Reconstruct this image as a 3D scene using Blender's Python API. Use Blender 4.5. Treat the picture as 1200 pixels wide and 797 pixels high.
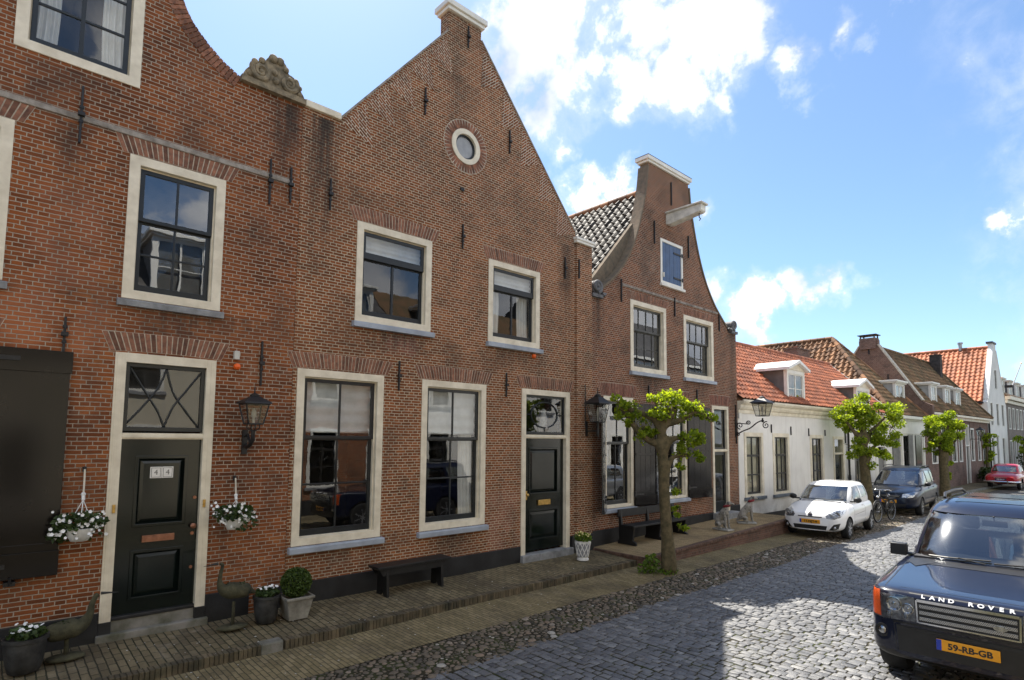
import bpy, bmesh, math, random
from mathutils import Vector, Matrix
from mathutils.geometry import tessellate_polygon
from mathutils.bvhtree import BVHTree

for _o in list(bpy.data.objects): bpy.data.objects.remove(_o)
SC = bpy.context.scene
COL = SC.collection
R = math.radians
random.seed(7)

# ------------------------------------------------------------------ camera
cam = bpy.data.objects.new('camera', bpy.data.cameras.new('camera'))
COL.objects.link(cam); SC.camera = cam
cam.data.sensor_width = 36.0; cam.data.lens = 20.4; cam.data.shift_y = 0.05105
cam.data.clip_start = 0.05; cam.data.clip_end = 2000
_y, _p, _r = R(42.501), R(4.574), R(0.540)
_f = Vector((math.sin(_y)*math.cos(_p), math.cos(_y)*math.cos(_p), math.sin(_p)))
_rt = Vector((math.cos(_y), -math.sin(_y), 0)); _u = _rt.cross(_f)
_r2 = _rt*math.cos(_r)+_u*math.sin(_r); _u2 = -_rt*math.sin(_r)+_u*math.cos(_r)
cam.matrix_world = Matrix(((_r2.x,_u2.x,-_f.x,0),(_r2.y,_u2.y,-_f.y,-8.6),(_r2.z,_u2.z,-_f.z,2.65),(0,0,0,1)))

# ------------------------------------------------------------------ light
SUN_DIR = Vector((.21, .575, 1.0)).normalized()          # towards the sun: behind the brick houses
SUN_EL = math.asin(SUN_DIR.z); SUN_AZ = math.atan2(SUN_DIR.x, SUN_DIR.y)
sun = bpy.data.objects.new('sun', bpy.data.lights.new('sun', 'SUN'))
COL.objects.link(sun); sun.data.energy = 3.6; sun.data.angle = R(.53); sun.data.color = (1, .94, .84)
sun.rotation_euler = (-SUN_DIR).to_track_quat('-Z', 'Y').to_euler()
sun.location = (5, 20, 40)
SC.view_settings.view_transform = 'Standard'; SC.view_settings.look = 'None'
SC.view_settings.gamma = 1; SC.view_settings.exposure = 1.66
SC.view_settings.use_curve_mapping = False
SC.render.engine = 'CYCLES'
SC.cycles.max_bounces = 8; SC.cycles.transparent_max_bounces = 12; SC.cycles.diffuse_bounces = 4

class NT:
    """small helper for building node trees"""
    def __init__(s, tree): s.t = tree; s.n = tree.nodes; s.l = tree.links
    def new(s, typ, **kw):
        n = s.n.new(typ)
        for k, v in kw.items(): setattr(n, k, v)
        return n
    def put(s, sock, v):
        if hasattr(v, 'is_output') or isinstance(v, bpy.types.NodeSocket): s.l.new(v, sock)
        elif v is not None: sock.default_value = v
    def math(s, op, a, b=None, c=None, clamp=False):
        n = s.new('ShaderNodeMath', operation=op, use_clamp=clamp)
        s.put(n.inputs[0], a)
        if b is not None: s.put(n.inputs[1], b)
        if c is not None: s.put(n.inputs[2], c)
        return n.outputs[0]
    def vmath(s, op, a, b=None):
        n = s.new('ShaderNodeVectorMath', operation=op); s.put(n.inputs[0], a)
        if b is not None: s.put(n.inputs[1], b)
        return n.outputs['Value'] if op in ('DOT_PRODUCT', 'LENGTH') else n.outputs[0]
    def comb(s, x, y, z):
        n = s.new('ShaderNodeCombineXYZ')
        for i, v in enumerate((x, y, z)): s.put(n.inputs[i], v)
        return n.outputs[0]
    def sep(s, v):
        n = s.new('ShaderNodeSeparateXYZ'); s.put(n.inputs[0], v); return n.outputs
    def noise(s, vec, scale=5., detail=4., rough=.55, dist=0.):
        n = s.new('ShaderNodeTexNoise'); s.put(n.inputs['Vector'], vec)
        n.inputs['Scale'].default_value = scale; n.inputs['Detail'].default_value = detail
        n.inputs['Roughness'].default_value = rough; n.inputs['Distortion'].default_value = dist
        return n.outputs['Fac']
    def smooth(s, v, a, b, lo=0., hi=1., kind='SMOOTHSTEP'):
        n = s.new('ShaderNodeMapRange', interpolation_type=kind); s.put(n.inputs['Value'], v)
        s.put(n.inputs['From Min'], a); s.put(n.inputs['From Max'], b); s.put(n.inputs['To Min'], lo); s.put(n.inputs['To Max'], hi)
        return n.outputs[0]
    def mix(s, f, a, b, blend='MIX'):
        n = s.new('ShaderNodeMix', data_type='RGBA', blend_type=blend)
        s.put(n.inputs[0], f); s.put(n.inputs[6], a if not isinstance(a, tuple) else rgba(a)); s.put(n.inputs[7], b if not isinstance(b, tuple) else rgba(b))
        return n.outputs[2]
    def ramp(s, f, stops, interp='LINEAR'):
        n = s.new('ShaderNodeValToRGB'); cr = n.color_ramp; cr.interpolation = interp
        while len(cr.elements) < len(stops): cr.elements.new(.5)
        for e, (p, c) in zip(cr.elements, stops): e.position = p; e.color = rgba(c)
        s.put(n.inputs[0], f); return n.outputs[0]
    def bump(s, h, strength=.5, dist=.01, normal=None):
        n = s.new('ShaderNodeBump'); n.inputs['Strength'].default_value = strength; n.inputs['Distance'].default_value = dist
        s.put(n.inputs['Height'], h)
        if normal is not None: s.put(n.inputs['Normal'], normal)
        return n.outputs[0]

def rgba(c): return (c[0], c[1], c[2], 1.0)

# ------------------------------------------------------------------ sky with clouds
world = bpy.data.worlds.new('World'); SC.world = world; world.use_nodes = True
W = NT(world.node_tree); W.n.clear()
sky = W.new('ShaderNodeTexSky', sky_type='NISHITA'); sky.sun_disc = False
sky.sun_elevation = SUN_EL; sky.sun_rotation = SUN_AZ; sky.altitude = 10; sky.air_density = 1.0; sky.dust_density = .6; sky.ozone_density = 2.0
dirv = W.new('ShaderNodeTexCoord').outputs['Generated']
CLOUDS = [(0.550,0.607,0.574,0.122,0.90), (0.577,0.563,0.591,0.144,0.95), (0.618,0.566,0.545,0.130,0.95), (0.603,0.616,0.507,0.126,0.85), (0.618,0.516,0.593,0.067,0.60), (0.528,0.659,0.535,0.080,0.80), (0.675,0.453,0.582,0.113,0.90), (0.722,0.400,0.564,0.124,0.95), (0.734,0.435,0.522,0.113,0.90), (0.694,0.497,0.520,0.086,0.75), (0.742,0.359,0.565,0.083,0.80), (0.769,0.414,0.487,0.057,0.60), (0.796,0.307,0.521,0.056,0.75), (0.816,0.310,0.487,0.042,0.55), (0.802,0.233,0.551,0.047,0.70), (0.821,0.204,0.534,0.033,0.55), (0.810,0.246,0.533,0.030,0.55), (0.652,0.616,0.441,0.056,0.75), (0.707,0.592,0.387,0.066,0.85), (0.743,0.542,0.392,0.064,0.85), (0.810,0.461,0.363,0.044,0.65), (0.854,0.458,0.248,0.049,0.70), (0.890,0.399,0.223,0.074,0.95), (0.905,0.353,0.237,0.063,0.95), (0.922,0.310,0.232,0.057,0.85), (0.934,0.273,0.231,0.041,0.65), (0.893,0.408,0.191,0.058,0.60), (0.949,0.105,0.298,0.034,0.80), (0.952,0.085,0.293,0.038,0.80), (0.989,0.106,0.099,0.039,0.80), (0.820,0.176,0.545,0.025,0.50)]
_wn = W.new('ShaderNodeTexNoise'); W.put(_wn.inputs['Vector'], dirv); _wn.inputs['Scale'].default_value = 9; _wn.inputs['Detail'].default_value = 7; _wn.inputs['Roughness'].default_value = .6
_wv = W.vmath('MULTIPLY', W.vmath('SUBTRACT', _wn.outputs['Color'], (.5, .5, .5)), (.17, .17, .17))
warp = W.vmath('ADD', dirv, _wv)
acc = None
for (dx, dy, dz, rad, wgt) in CLOUDS:
    n = W.new('ShaderNodeVectorMath', operation='DISTANCE'); W.put(n.inputs[0], warp); n.inputs[1].default_value = (dx, dy, dz)
    b = W.smooth(n.outputs['Value'], 0.0, rad, wgt, 0.0)
    acc = b if acc is None else W.math('MAXIMUM', acc, b)
nz = W.noise(dirv, 9.5, 10, .60, .5); nz2 = W.noise(dirv, 30, 6, .6, .3)
gen = W.noise(dirv, 2.2, 5, .55, .3)
_dz = W.sep(dirv)[2]
other = W.math('MULTIPLY', W.smooth(gen, .40, .58), W.smooth(W.sep(dirv)[1], .25, -.1))     # clouds added on the mostly unseen half of the sky, for reflections and fill
acc = W.math('MAXIMUM', acc, W.math('MULTIPLY', other, .85))
fld = W.math('ADD', acc, W.math('ADD', W.math('MULTIPLY', W.math('SUBTRACT', nz, .5), 1.5), W.math('MULTIPLY', W.math('SUBTRACT', nz2, .5), .6)))
dens = W.math('MULTIPLY', W.smooth(fld, .34, .80), W.smooth(acc, .05, .22))
thin = W.math('MULTIPLY', W.smooth(fld, .05, .7), .30)
dens = W.math('MAXIMUM', dens, W.math('MULTIPLY', thin, W.smooth(acc, .03, .3)))
shade = W.ramp(W.noise(dirv, 9, 4, .5), [(0.34, (.50, .56, .66)), (.60, (1, 1, 1))])
skyc = W.mix(1.0, sky.outputs[0], (.79, .885, .95), 'MULTIPLY')
cloudc = W.mix(1.0, shade, (6.6, 6.6, 6.7), 'MULTIPLY')
bg = W.new('ShaderNodeBackground'); W.put(bg.inputs[0], W.mix(dens, skyc, cloudc)); bg.inputs[1].default_value = .071
out = W.new('ShaderNodeOutputWorld'); W.l.new(bg.outputs[0], out.inputs[0])

# ------------------------------------------------------------------ materials
def new_mat(name):
    m = bpy.data.materials.new(name); m.use_nodes = True
    t = NT(m.node_tree); t.n.clear()
    o = t.new('ShaderNodeOutputMaterial'); b = t.new('ShaderNodeBsdfPrincipled'); t.l.new(b.outputs[0], o.inputs[0])
    t.b = b; t.o = o
    t.pos = t.new('ShaderNodeTexCoord').outputs['Object']
    return m, t
MATS = {}
def paint(name, col, rough=.5, var=.12, scale=6., bump=.0, metal=0., coat=0., spec=.5, col2=None, tint=0., bscale=60, rvar=0.):
    """plain surface: colour wanders a little, optional bump; tint = random per-face strength from the mesh"""
    m, t = new_mat(name)
    n = t.noise(t.pos, scale, 6, .6)
    c2 = col2 or tuple(max(0, c*(1-2.2*var)) for c in col)
    c1 = tuple(min(1, c*(1+var*.8)) for c in col)
    c = t.ramp(n, [(.3, c2), (.65, c1)])
    if tint:
        a = t.new('ShaderNodeAttribute', attribute_name='tint').outputs['Fac']
        c = t.mix(1., c, t.ramp(a, [(0, (1-tint,)*3), (1, (1+tint*.6,)*3)]), 'MULTIPLY')
    t.put(t.b.inputs['Base Color'], c)
    if rvar: t.put(t.b.inputs['Roughness'], t.smooth(t.noise(t.pos, scale*1.7, 5), .3, .7, max(.02, rough-rvar), min(1, rough+rvar)))
    else: t.b.inputs['Roughness'].default_value = rough
    t.b.inputs['Metallic'].default_value = metal; t.b.inputs['Specular IOR Level'].default_value = spec
    if coat: t.b.inputs['Coat Weight'].default_value = coat; t.b.inputs['Coat Roughness'].default_value = .03
    if bump: t.put(t.b.inputs['Normal'], t.bump(t.noise(t.pos, bscale, 5), bump, .01))
    MATS[name] = m; return m

def brickmat(name, stops, mortar, w=.19, h=.0475, j=.010, axis='wall', cross=True, stain=None, rough=.85, bump=.6, wob=.004, patch=.35, mscale=.6, redpatch=None):
    """individual bricks in cross bond: every brick its own colour from the stops"""
    m, t = new_mat(name)
    p = t.sep(t.pos)
    if axis == 'wall': u0, v0 = t.math('ADD', p[0], p[1]), p[2]
    elif axis == 'floor': u0, v0 = p[1], p[0]      # rows run across the street
    else: u0, v0 = p[0], p[1]
    wb = t.noise(t.pos, 3.1, 3); wb2 = t.noise(t.pos, 21, 2)
    u = t.math('ADD', u0, t.math('MULTIPLY', t.math('SUBTRACT', wb2, .5), wob*2))
    v = t.math('ADD', v0, t.math('ADD', t.math('MULTIPLY', t.math('SUBTRACT', wb, .5), wob*4), t.math('MULTIPLY', t.math('SUBTRACT', wb2, .5), wob)))
    vr = t.math('DIVIDE', v, h); row = t.math('FLOOR', vr); rf = t.math('SUBTRACT', vr, row)
    par = t.math('FLOORED_MODULO', row, 2)
    if cross:
        wid = t.math('MULTIPLY', t.math('SUBTRACT', 1, t.math('MULTIPLY', par, .5)), w)
        half = t.math('FLOORED_MODULO', t.math('FLOOR', t.math('DIVIDE', row, 2)), 2)
        off = t.math('ADD', t.math('MULTIPLY', half, w*.5), t.math('MULTIPLY', par, w*.25))
    else:
        wid = w; off = t.math('MULTIPLY', t.new('ShaderNodeTexWhiteNoise', noise_dimensions='1D').outputs[0], 0)
        wn = t.new('ShaderNodeTexWhiteNoise', noise_dimensions='1D'); t.put(wn.inputs['W'], row)
        off = t.math('MULTIPLY', t.math('ADD', t.math('MULTIPLY', par, .5), t.math('MULTIPLY', wn.outputs[0], .2)), w)
    ur = t.math('DIVIDE', t.math('ADD', u, off), wid); colm = t.math('FLOOR', ur); cf = t.math('SUBTRACT', ur, colm)
    du = t.math('MULTIPLY', t.math('MINIMUM', cf, t.math('SUBTRACT', 1, cf)), wid)
    dv = t.math('MULTIPLY', t.math('MINIMUM', rf, t.math('SUBTRACT', 1, rf)), h)
    d = t.math('MINIMUM', du, dv)
    fine = t.noise(t.pos, 90, 4)
    d = t.math('ADD', d, t.math('MULTIPLY', t.math('SUBTRACT', fine, .5), j*.7))
    mask = t.smooth(d, j*.32, j*.75)
    wn = t.new('ShaderNodeTexWhiteNoise', noise_dimensions='3D'); t.put(wn.inputs['Vector'], t.comb(colm, row, par))
    big = t.noise(t.pos, mscale, 4, .6)
    f = t.math('ADD', t.math('MULTIPLY', wn.outputs[0], 1-patch), t.math('MULTIPLY', t.smooth(big, .3, .7), patch))
    bc = t.ramp(f, stops)
    bc = t.mix(.45, bc, t.ramp(fine, [(.3, (.35, .35, .35)), (.75, (.8, .8, .8))]), 'OVERLAY')
    if redpatch:       # repaired area with fresher bricks (x0, x1, z0, z1, colour)
        for (x0, x1, z0, z1, cc) in redpatch:
            q = t.math('MULTIPLY', t.math('MULTIPLY', t.smooth(p[0], x0-.1, x0+.1), t.smooth(p[0], x1+.1, x1-.1)), t.math('MULTIPLY', t.smooth(p[2], z0-.15, z0+.15), t.smooth(p[2], z1+.15, z1-.15)))
            q = t.math('MULTIPLY', q, t.smooth(t.noise(t.pos, 2.2, 5), .38, .56))
            bc = t.mix(t.math('MULTIPLY', q, .75), bc, cc)
    mc = t.mix(t.noise(t.pos, 14, 4), tuple(x*.62 for x in mortar), tuple(min(1, x*1.25) for x in mortar))
    c = t.mix(mask, mc, bc)
    st = t.smooth(t.noise(t.pos, 1.3, 6, .65), .42, .72)
    c = t.mix(t.math('MULTIPLY', st, .5), c, (.048, .038, .031))
    blm = t.math('MULTIPLY', t.smooth(t.noise(t.pos, .75, 7, .7), .56, .74), t.smooth(t.noise(t.pos, 6, 4), .35, .7)); c = t.mix(t.math('MULTIPLY', blm, .30), c, (.42, .37, .31))
    if stain:          # dirt streaks below a ledge: (x centre, half width, z top, z bottom, strength)
        for (xc, hw, zt, zb, s) in stain:
            q = t.math('MULTIPLY', t.smooth(t.math('ABSOLUTE', t.math('SUBTRACT', p[0], xc)), hw, hw*.1), t.math('MULTIPLY', t.smooth(p[2], zb, zt), t.math('LESS_THAN', p[2], zt+.02)))
            q = t.math('MULTIPLY', q, t.smooth(t.noise(t.vmath('MULTIPLY', t.pos, (9, 9, .7)), 1, 4), .25, .6))
            c = t.mix(t.math('MULTIPLY', q, s), c, (.03, .027, .024))
    t.put(t.b.inputs['Base Color'], c)
    t.b.inputs['Roughness'].default_value = rough; t.b.inputs['Specular IOR Level'].default_value = .25
    hgt = t.math('ADD', t.math('MULTIPLY', mask, t.math('ADD', .75, t.math('MULTIPLY', wn.outputs[0], .5))), t.math('MULTIPLY', fine, .35))
    t.put(t.b.inputs['Normal'], t.bump(hgt, bump, .008))
    MATS[name] = m; return m

def leafmat(name, c1, c2, trans=.45, rough=.45):
    m, t = new_mat(name)
    a = t.new('ShaderNodeAttribute', attribute_name='tint').outputs['Fac']
    c = t.ramp(a, [(0, c1), (1, c2)])
    t.put(t.b.inputs['Base Color'], c); t.b.inputs['Roughness'].default_value = rough; t.b.inputs['Specular IOR Level'].default_value = .3
    tr = t.new('ShaderNodeBsdfTranslucent'); t.put(tr.inputs[0], t.mix(1., c, (2.3, 2.15, .7), 'MULTIPLY'))
    mx = t.new('ShaderNodeMixShader'); mx.inputs[0].default_value = trans
    t.l.new(t.b.outputs[0], mx.inputs[1]); t.l.new(tr.outputs[0], mx.inputs[2]); t.l.new(mx.outputs[0], t.o.inputs[0])
    MATS[name] = m; return m

def glassmat(name, tint=(.75, .8, .78), refl=.12, wavy=.0, rough=.0):
    m, t = new_mat(name); t.n.remove(t.b)
    tr = t.new('ShaderNodeBsdfTransparent'); tr.inputs[0].default_value = rgba(tint)
    gl = t.new('ShaderNodeBsdfGlossy'); gl.inputs[0].default_value = (.95, .97, 1, 1); gl.inputs['Roughness'].default_value = rough
    fr = t.new('ShaderNodeFresnel'); bf = t.new('ShaderNodeNewGeometry').outputs['Backfacing']; t.put(fr.inputs[0], t.math('ADD', t.math('MULTIPLY', bf, 1/1.52-1.52), 1.52))
    mx = t.new('ShaderNodeMixShader'); t.put(mx.inputs[0], t.math('ADD', t.math('MULTIPLY', fr.outputs[0], 1.15), refl, clamp=True))
    if wavy:
        b = t.bump(t.noise(t.pos, 2.3, 2), wavy, .02); t.l.new(b, gl.inputs['Normal'])
    t.l.new(tr.outputs[0], mx.inputs[1]); t.l.new(gl.outputs[0], mx.inputs[2]); t.l.new(mx.outputs[0], t.o.inputs[0])
    MATS[name] = m; return m

# ------------------------------------------------------------------ mesh builder
class MB:
    def __init__(s): s.v = []; s.f = []; s.m = []; s.t = []
    def add(s, verts, faces, mi=0, tint=None):
        o = len(s.v); s.v.extend(tuple(p) for p in verts)
        for f in faces: s.f.append(tuple(i+o for i in f)); s.m.append(mi); s.t.append(random.random() if tint is None else tint)
        return s
    def box(s, x0, x1, y0, y1, z0, z1, mi=0, tint=None):
        if tint is None: tint = random.random()
        return s.add([(x0,y0,z0),(x1,y0,z0),(x1,y1,z0),(x0,y1,z0),(x0,y0,z1),(x1,y0,z1),(x1,y1,z1),(x0,y1,z1)],
                     [(3,2,1,0),(4,5,6,7),(0,1,5,4),(1,2,6,5),(2,3,7,6),(3,0,4,7)], mi, tint)
    def obox(s, c, size, rot=None, mi=0, tint=None):
        hx, hy, hz = (k/2 for k in size); M = rot or Matrix.Identity(3); c = Vector(c)
        if tint is None: tint = random.random()
        vs = [c + M @ Vector(p) for p in ((-hx,-hy,-hz),(hx,-hy,-hz),(hx,hy,-hz),(-hx,hy,-hz),(-hx,-hy,hz),(hx,-hy,hz),(hx,hy,hz),(-hx,hy,hz))]
        return s.add(vs, [(3,2,1,0),(4,5,6,7),(0,1,5,4),(1,2,6,5),(2,3,7,6),(3,0,4,7)], mi, tint)
    def beam(s, a, b, w, h, mi=0):
        """box from a to b"""
        a, b = Vector(a), Vector(b); d = b-a; q = d.to_track_quat('X', 'Z').to_matrix()
        return s.obox((a+b)/2, (d.length, w, h), q, mi)
    def tube(s, pts, r, n=8, mi=0, caps=True):
        pts = [Vector(p) for p in pts]; k = len(pts)
        rs = r if isinstance(r, (list, tuple)) else [r]*k
        vs = []; up = None
        for i, p in enumerate(pts):
            d = (pts[min(i+1, k-1)]-pts[max(i-1, 0)]).normalized()
            if up is None: up = d.orthogonal().normalized()
            up = (up - d*up.dot(d)); up = up.normalized() if up.length > 1e-6 else d.orthogonal().normalized()
            sd = d.cross(up)
            for a in range(n):
                an = 2*math.pi*a/n; vs.append(p + (up*math.cos(an)+sd*math.sin(an))*rs[i])
        fs = [(i*n+a, i*n+(a+1) % n, (i+1)*n+(a+1) % n, (i+1)*n+a) for i in range(k-1) for a in range(n)]
        if caps: fs += [tuple(reversed(range(n))), tuple((k-1)*n+a for a in range(n))]
        return s.add(vs, fs, mi, random.random())
    def lathe(s, prof, c=(0,0,0), n=20, mi=0, M=None, sx=1., sy=1.):
        c = Vector(c); vs = []; M = M or Matrix.Identity(3)
        for (r, z) in prof:
            for a in range(n):
                an = 2*math.pi*a/n; vs.append(c + M @ Vector((r*math.cos(an)*sx, r*math.sin(an)*sy, z)))
        k = len(prof)
        fs = [(i*n+a, i*n+(a+1) % n, (i+1)*n+(a+1) % n, (i+1)*n+a) for i in range(k-1) for a in range(n)]
        fs += [tuple(reversed(range(n))), tuple((k-1)*n+a for a in range(n))]
        return s.add(vs, fs, mi, random.random())
    def ball(s, c, r, nu=12, nv=8, mi=0, sq=(1,1,1), jit=0., tint=None):
        vs = []; c = Vector(c); 
        for i in range(nv+1):
            th = math.pi*i/nv
            for a in range(nu):
                ph = 2*math.pi*a/nu; k = 1+random.uniform(-jit, jit)
                vs.append(c+Vector((r*sq[0]*k*math.sin(th)*math.cos(ph), r*sq[1]*k*math.sin(th)*math.sin(ph), -r*sq[2]*k*math.cos(th))))
        fs = [(i*nu+a, i*nu+(a+1) % nu, (i+1)*nu+(a+1) % nu, (i+1)*nu+a) for i in range(nv) for a in range(nu)]
        return s.add(vs, fs, mi, random.random() if tint is None else tint)
    def prism(s, poly, y0, y1, mi=0, holes=(), side=None, axis='y'):
        """polygon in (x,z) pulled along y (axis 'y'), in (y,z) along x (axis 'x') or in (x,y) along z; with holes"""
        if axis == 'y': P = lambda a, b, w: (a, w, b)
        elif axis == 'x': P = lambda a, b, w: (w, a, b)
        else: P = lambda a, b, w: (a, b, w)
        loops = [list(poly)]+[list(h) for h in holes]
        tris = tessellate_polygon([[Vector((a, b, 0)) for a, b in l] for l in loops])
        flat = [p for l in loops for p in l]; n = len(flat)
        vs = [P(a, b, y0) for a, b in flat]+[P(a, b, y1) for a, b in flat]
        s.add(vs, [tuple(t) for t in tris]+[tuple(i+n for i in reversed(t)) for t in tris], mi)
        fs = []; o = 0
        for l in loops:
            k = len(l); fs += [(o+i, o+(i+1) % k, o+(i+1) % k+n, o+i+n) for i in range(k)]; o += k
        return s.add(vs, fs, mi if side is None else side)
    def grid(s, fn, nu, nv, mi=0, tints=None):
        vs = [fn(i/nu, j/nv) for j in range(nv+1) for i in range(nu+1)]
        o = len(s.v); s.v.extend(tuple(p) for p in vs)
        for j in range(nv):
            for i in range(nu):
                a = o+j*(nu+1)+i
                s.f.append((a, a+1, a+nu+2, a+nu+1)); s.m.append(mi); s.t.append(tints(i, j) if tints else .5)
        return s
    def build(s, name, mats, parent=None, smooth=None, bevel=0, sub=0, local=False, seg=2):
        me = bpy.data.meshes.new(name); me.from_pydata(s.v, [], s.f)
        for mt in (mats if isinstance(mats, (list, tuple)) else [mats]): me.materials.append(MATS[mt] if isinstance(mt, str) else mt)
        me.polygons.foreach_set('material_index', s.m)
        at = me.attributes.new('tint', 'FLOAT', 'FACE'); at.data.foreach_set('value', s.t)
        bm = bmesh.new(); bm.from_mesh(me)
        bmesh.ops.remove_doubles(bm, verts=bm.verts, dist=1e-5)
        bmesh.ops.recalc_face_normals(bm, faces=bm.faces); bm.to_mesh(me); bm.free()
        return link(name, me, parent, smooth, bevel, sub, local, seg)

def link(name, me, parent=None, smooth=None, bevel=0, sub=0, local=False, seg=2):
    o = bpy.data.objects.new(name, me); COL.objects.link(o)
    if smooth is not None:
        me.polygons.foreach_set('use_smooth', [True]*len(me.polygons))
        if smooth < 180: me.set_sharp_from_angle(angle=R(smooth))
    if sub:
        md = o.modifiers.new('sub', 'SUBSURF'); md.levels = md.render_levels = sub
    if bevel:
        md = o.modifiers.new('bevel', 'BEVEL'); md.width = bevel; md.segments = seg; md.limit_method = 'ANGLE'; md.angle_limit = R(40)
    if parent is not None:
        o.parent = parent
        if not local: o.matrix_parent_inverse = wmat(parent).inverted()
    return o
def wmat(o):
    m = Matrix.LocRotScale(o.location, o.rotation_euler, o.scale)
    return (wmat(o.parent) @ o.matrix_parent_inverse @ m) if o.parent else m
def tag(o, label=None, cat=None, group=None, kind=None):
    if label: o['label'] = label
    if cat: o['category'] = cat
    if group: o['group'] = group
    if kind: o['kind'] = kind
    return o
def thing(name, label, cat, loc=(0,0,0), rz=0., group=None):
    o = bpy.data.objects.new(name, None); COL.objects.link(o); o.empty_display_size = .2
    o.location = loc; o.rotation_euler = (0, 0, rz)
    return tag(o, label, cat, group)
def clone(o, parent=None):
    c = o.copy(); COL.objects.link(c)
    if parent is not None: c.parent = parent
    for ch in [k for k in bpy.data.objects if k.parent == o]: clone(ch, c)
    return c
def struct(o): o['kind'] = 'structure'; return o
def evaluated(o, remove=True):
    dg = bpy.context.evaluated_depsgraph_get(); dg.update()
    me = bpy.data.meshes.new_from_object(o.evaluated_get(dg), depsgraph=dg)
    if remove: bpy.data.objects.remove(o)
    return me
def skin(name, pts, edges, mat, parent=None, sub=2, local=True, root=0):
    """one continuous surface grown round a skeleton of (x,y,z,radius) joints"""
    me = bpy.data.meshes.new(name); me.from_pydata([p[:3] for p in pts], edges, [])
    o = bpy.data.objects.new(name, me); COL.objects.link(o)
    md = o.modifiers.new('skin', 'SKIN'); md.use_smooth_shade = True
    for i, p in enumerate(pts):
        d = me.skin_vertices[0].data[i]; d.radius = (p[3], p[4] if len(p) > 4 else p[3]); d.use_root = (i == root)
    if sub: m2 = o.modifiers.new('sub', 'SUBSURF'); m2.levels = m2.render_levels = sub
    me2 = evaluated(o); me2.materials.clear(); me2.materials.append(MATS[mat])
    return link(name, me2, parent, 180, local=local)
def text(name, body, size, mat, parent, M, ext=.002, align='CENTER', spacing=1., local=True, bold=0.):
    cu = bpy.data.curves.new(name, 'FONT'); cu.body = body; cu.size = size; cu.extrude = ext; cu.align_x = align; cu.align_y = 'CENTER'
    cu.space_character = spacing; cu.resolution_u = 3; cu.offset = bold
    o = bpy.data.objects.new(name, cu); COL.objects.link(o)
    me = evaluated(o); me.name = name; me.transform(M); me.materials.clear(); me.materials.append(MATS[mat])
    return link(name, me, parent, local=local)
def leaves(mb, centre, rad, n, size, mi=0, flat=1., lo=0., hi=1., droop=.3, shell=.35):
    """n separate leaf blades through an ellipsoid volume"""
    c = Vector(centre)
    for _ in range(n):
        d = Vector((random.gauss(0,1), random.gauss(0,1), random.gauss(0,1))).normalized()
        k = random.uniform(shell, 1)**.6
        p = c + Vector((d.x*rad[0], d.y*rad[1], d.z*rad[2]))*k
        ax = (d*.5+Vector((random.uniform(-1,1), random.uniform(-1,1), random.uniform(-.6,.9)-droop))).normalized()
        sd = ax.cross(Vector((random.uniform(-1,1), random.uniform(-1,1), random.uniform(-.3,1)))).normalized()
        nn = ax.cross(sd); L = size*random.uniform(.6, 1.25); w = L*.42*flat
        mb.add([p-ax*L*.5, p-sd*w+nn*L*.10, p+ax*L*.5-nn*L*.12, p+sd*w+nn*L*.10, p-nn*L*.03],
               [(0, 1, 4), (1, 2, 4), (2, 3, 4), (3, 0, 4)], mi, random.uniform(lo, hi))
def circle(cx, cz, r, n=28, rz=None, ph=0.):
    rz = rz or r
    return [(cx+r*math.cos(2*math.pi*i/n+ph), cz+rz*math.sin(2*math.pi*i/n+ph)) for i in range(n)]
def rect(x0, x1, z0, z1): return [(x0, z0), (x1, z0), (x1, z1), (x0, z1)]
def catmull(pts, n=8):
    out = []; P = [pts[0]]+list(pts)+[pts[-1]]
    for i in range(1, len(P)-2):
        a, b, c, d = (Vector(q) for q in P[i-1:i+3])
        for k in range(n):
            t = k/n; out.append(tuple(.5*((2*b)+(c-a)*t+(2*a-5*b+4*c-d)*t*t+(3*b-a-3*c+d)*t**3)))
    out.append(tuple(P[-1])); return out

# ------------------------------------------------------------------ material set
BK1 = [(0, (0.076,0.025,0.010)), (.25, (0.141,0.042,0.013)), (.5, (0.208,0.063,0.020)), (.75, (0.275,0.084,0.024)), (.90, (0.328,0.112,0.034)), (1, (0.089,0.037,0.018))]
BK2 = [(0, (0.092,0.033,0.013)), (.3, (0.157,0.053,0.018)), (.6, (0.217,0.069,0.023)), (.85, (0.270,0.089,0.028)), (1, (0.315,0.112,0.038))]
BK3 = [(0, (0.077,0.027,0.013)), (.3, (0.132,0.041,0.017)), (.6, (0.187,0.057,0.021)), (.85, (0.231,0.073,0.025)), (1, (0.265,0.097,0.038))]
BK6 = [(0, (.10,.055,.042)), (.5, (.16,.083,.062)), (1, (.21,.115,.088))]
brickmat('brick_orange', BK1, (.42,.355,.275), w=.205, h=.0525, j=.0095, stain=[(1.79,.62,4.26,3.2,.5),(-.4,.6,4.26,3.2,.5),(.65,.7,7.05,6.6,.5),(.65,.25,6.4,5.2,.6),(2.4,1.2,4.3,3.9,.5),(3.2,.35,7.7,5.6,.8),(1.8,.8,.9,.15,.6)], patch=.5, redpatch=[(-.2,1.1,3.6,4.4,(.42,.14,.055)),(.3,1.0,4.0,5.6,(.30,.10,.045))])
brickmat('brick_brown', BK2, (.56,.475,.345), w=.19, h=.0478, j=.0102, stain=[(5.13,.85,4.42,3.95,.6),(7.93,.8,4.42,3.95,.6),(4.22,.8,.92,.3,.5),(6.46,.8,.92,.3,.5),(3.75,.42,7.7,4.6,.9),(9.5,.35,7.0,3.5,.6),(5.1,.9,4.5,3.9,.3)], redpatch=[(7.3,8.1,.5,1.6,(.30,.12,.075)),(5.0,5.6,4.0,4.4,(.30,.11,.08))])
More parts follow.
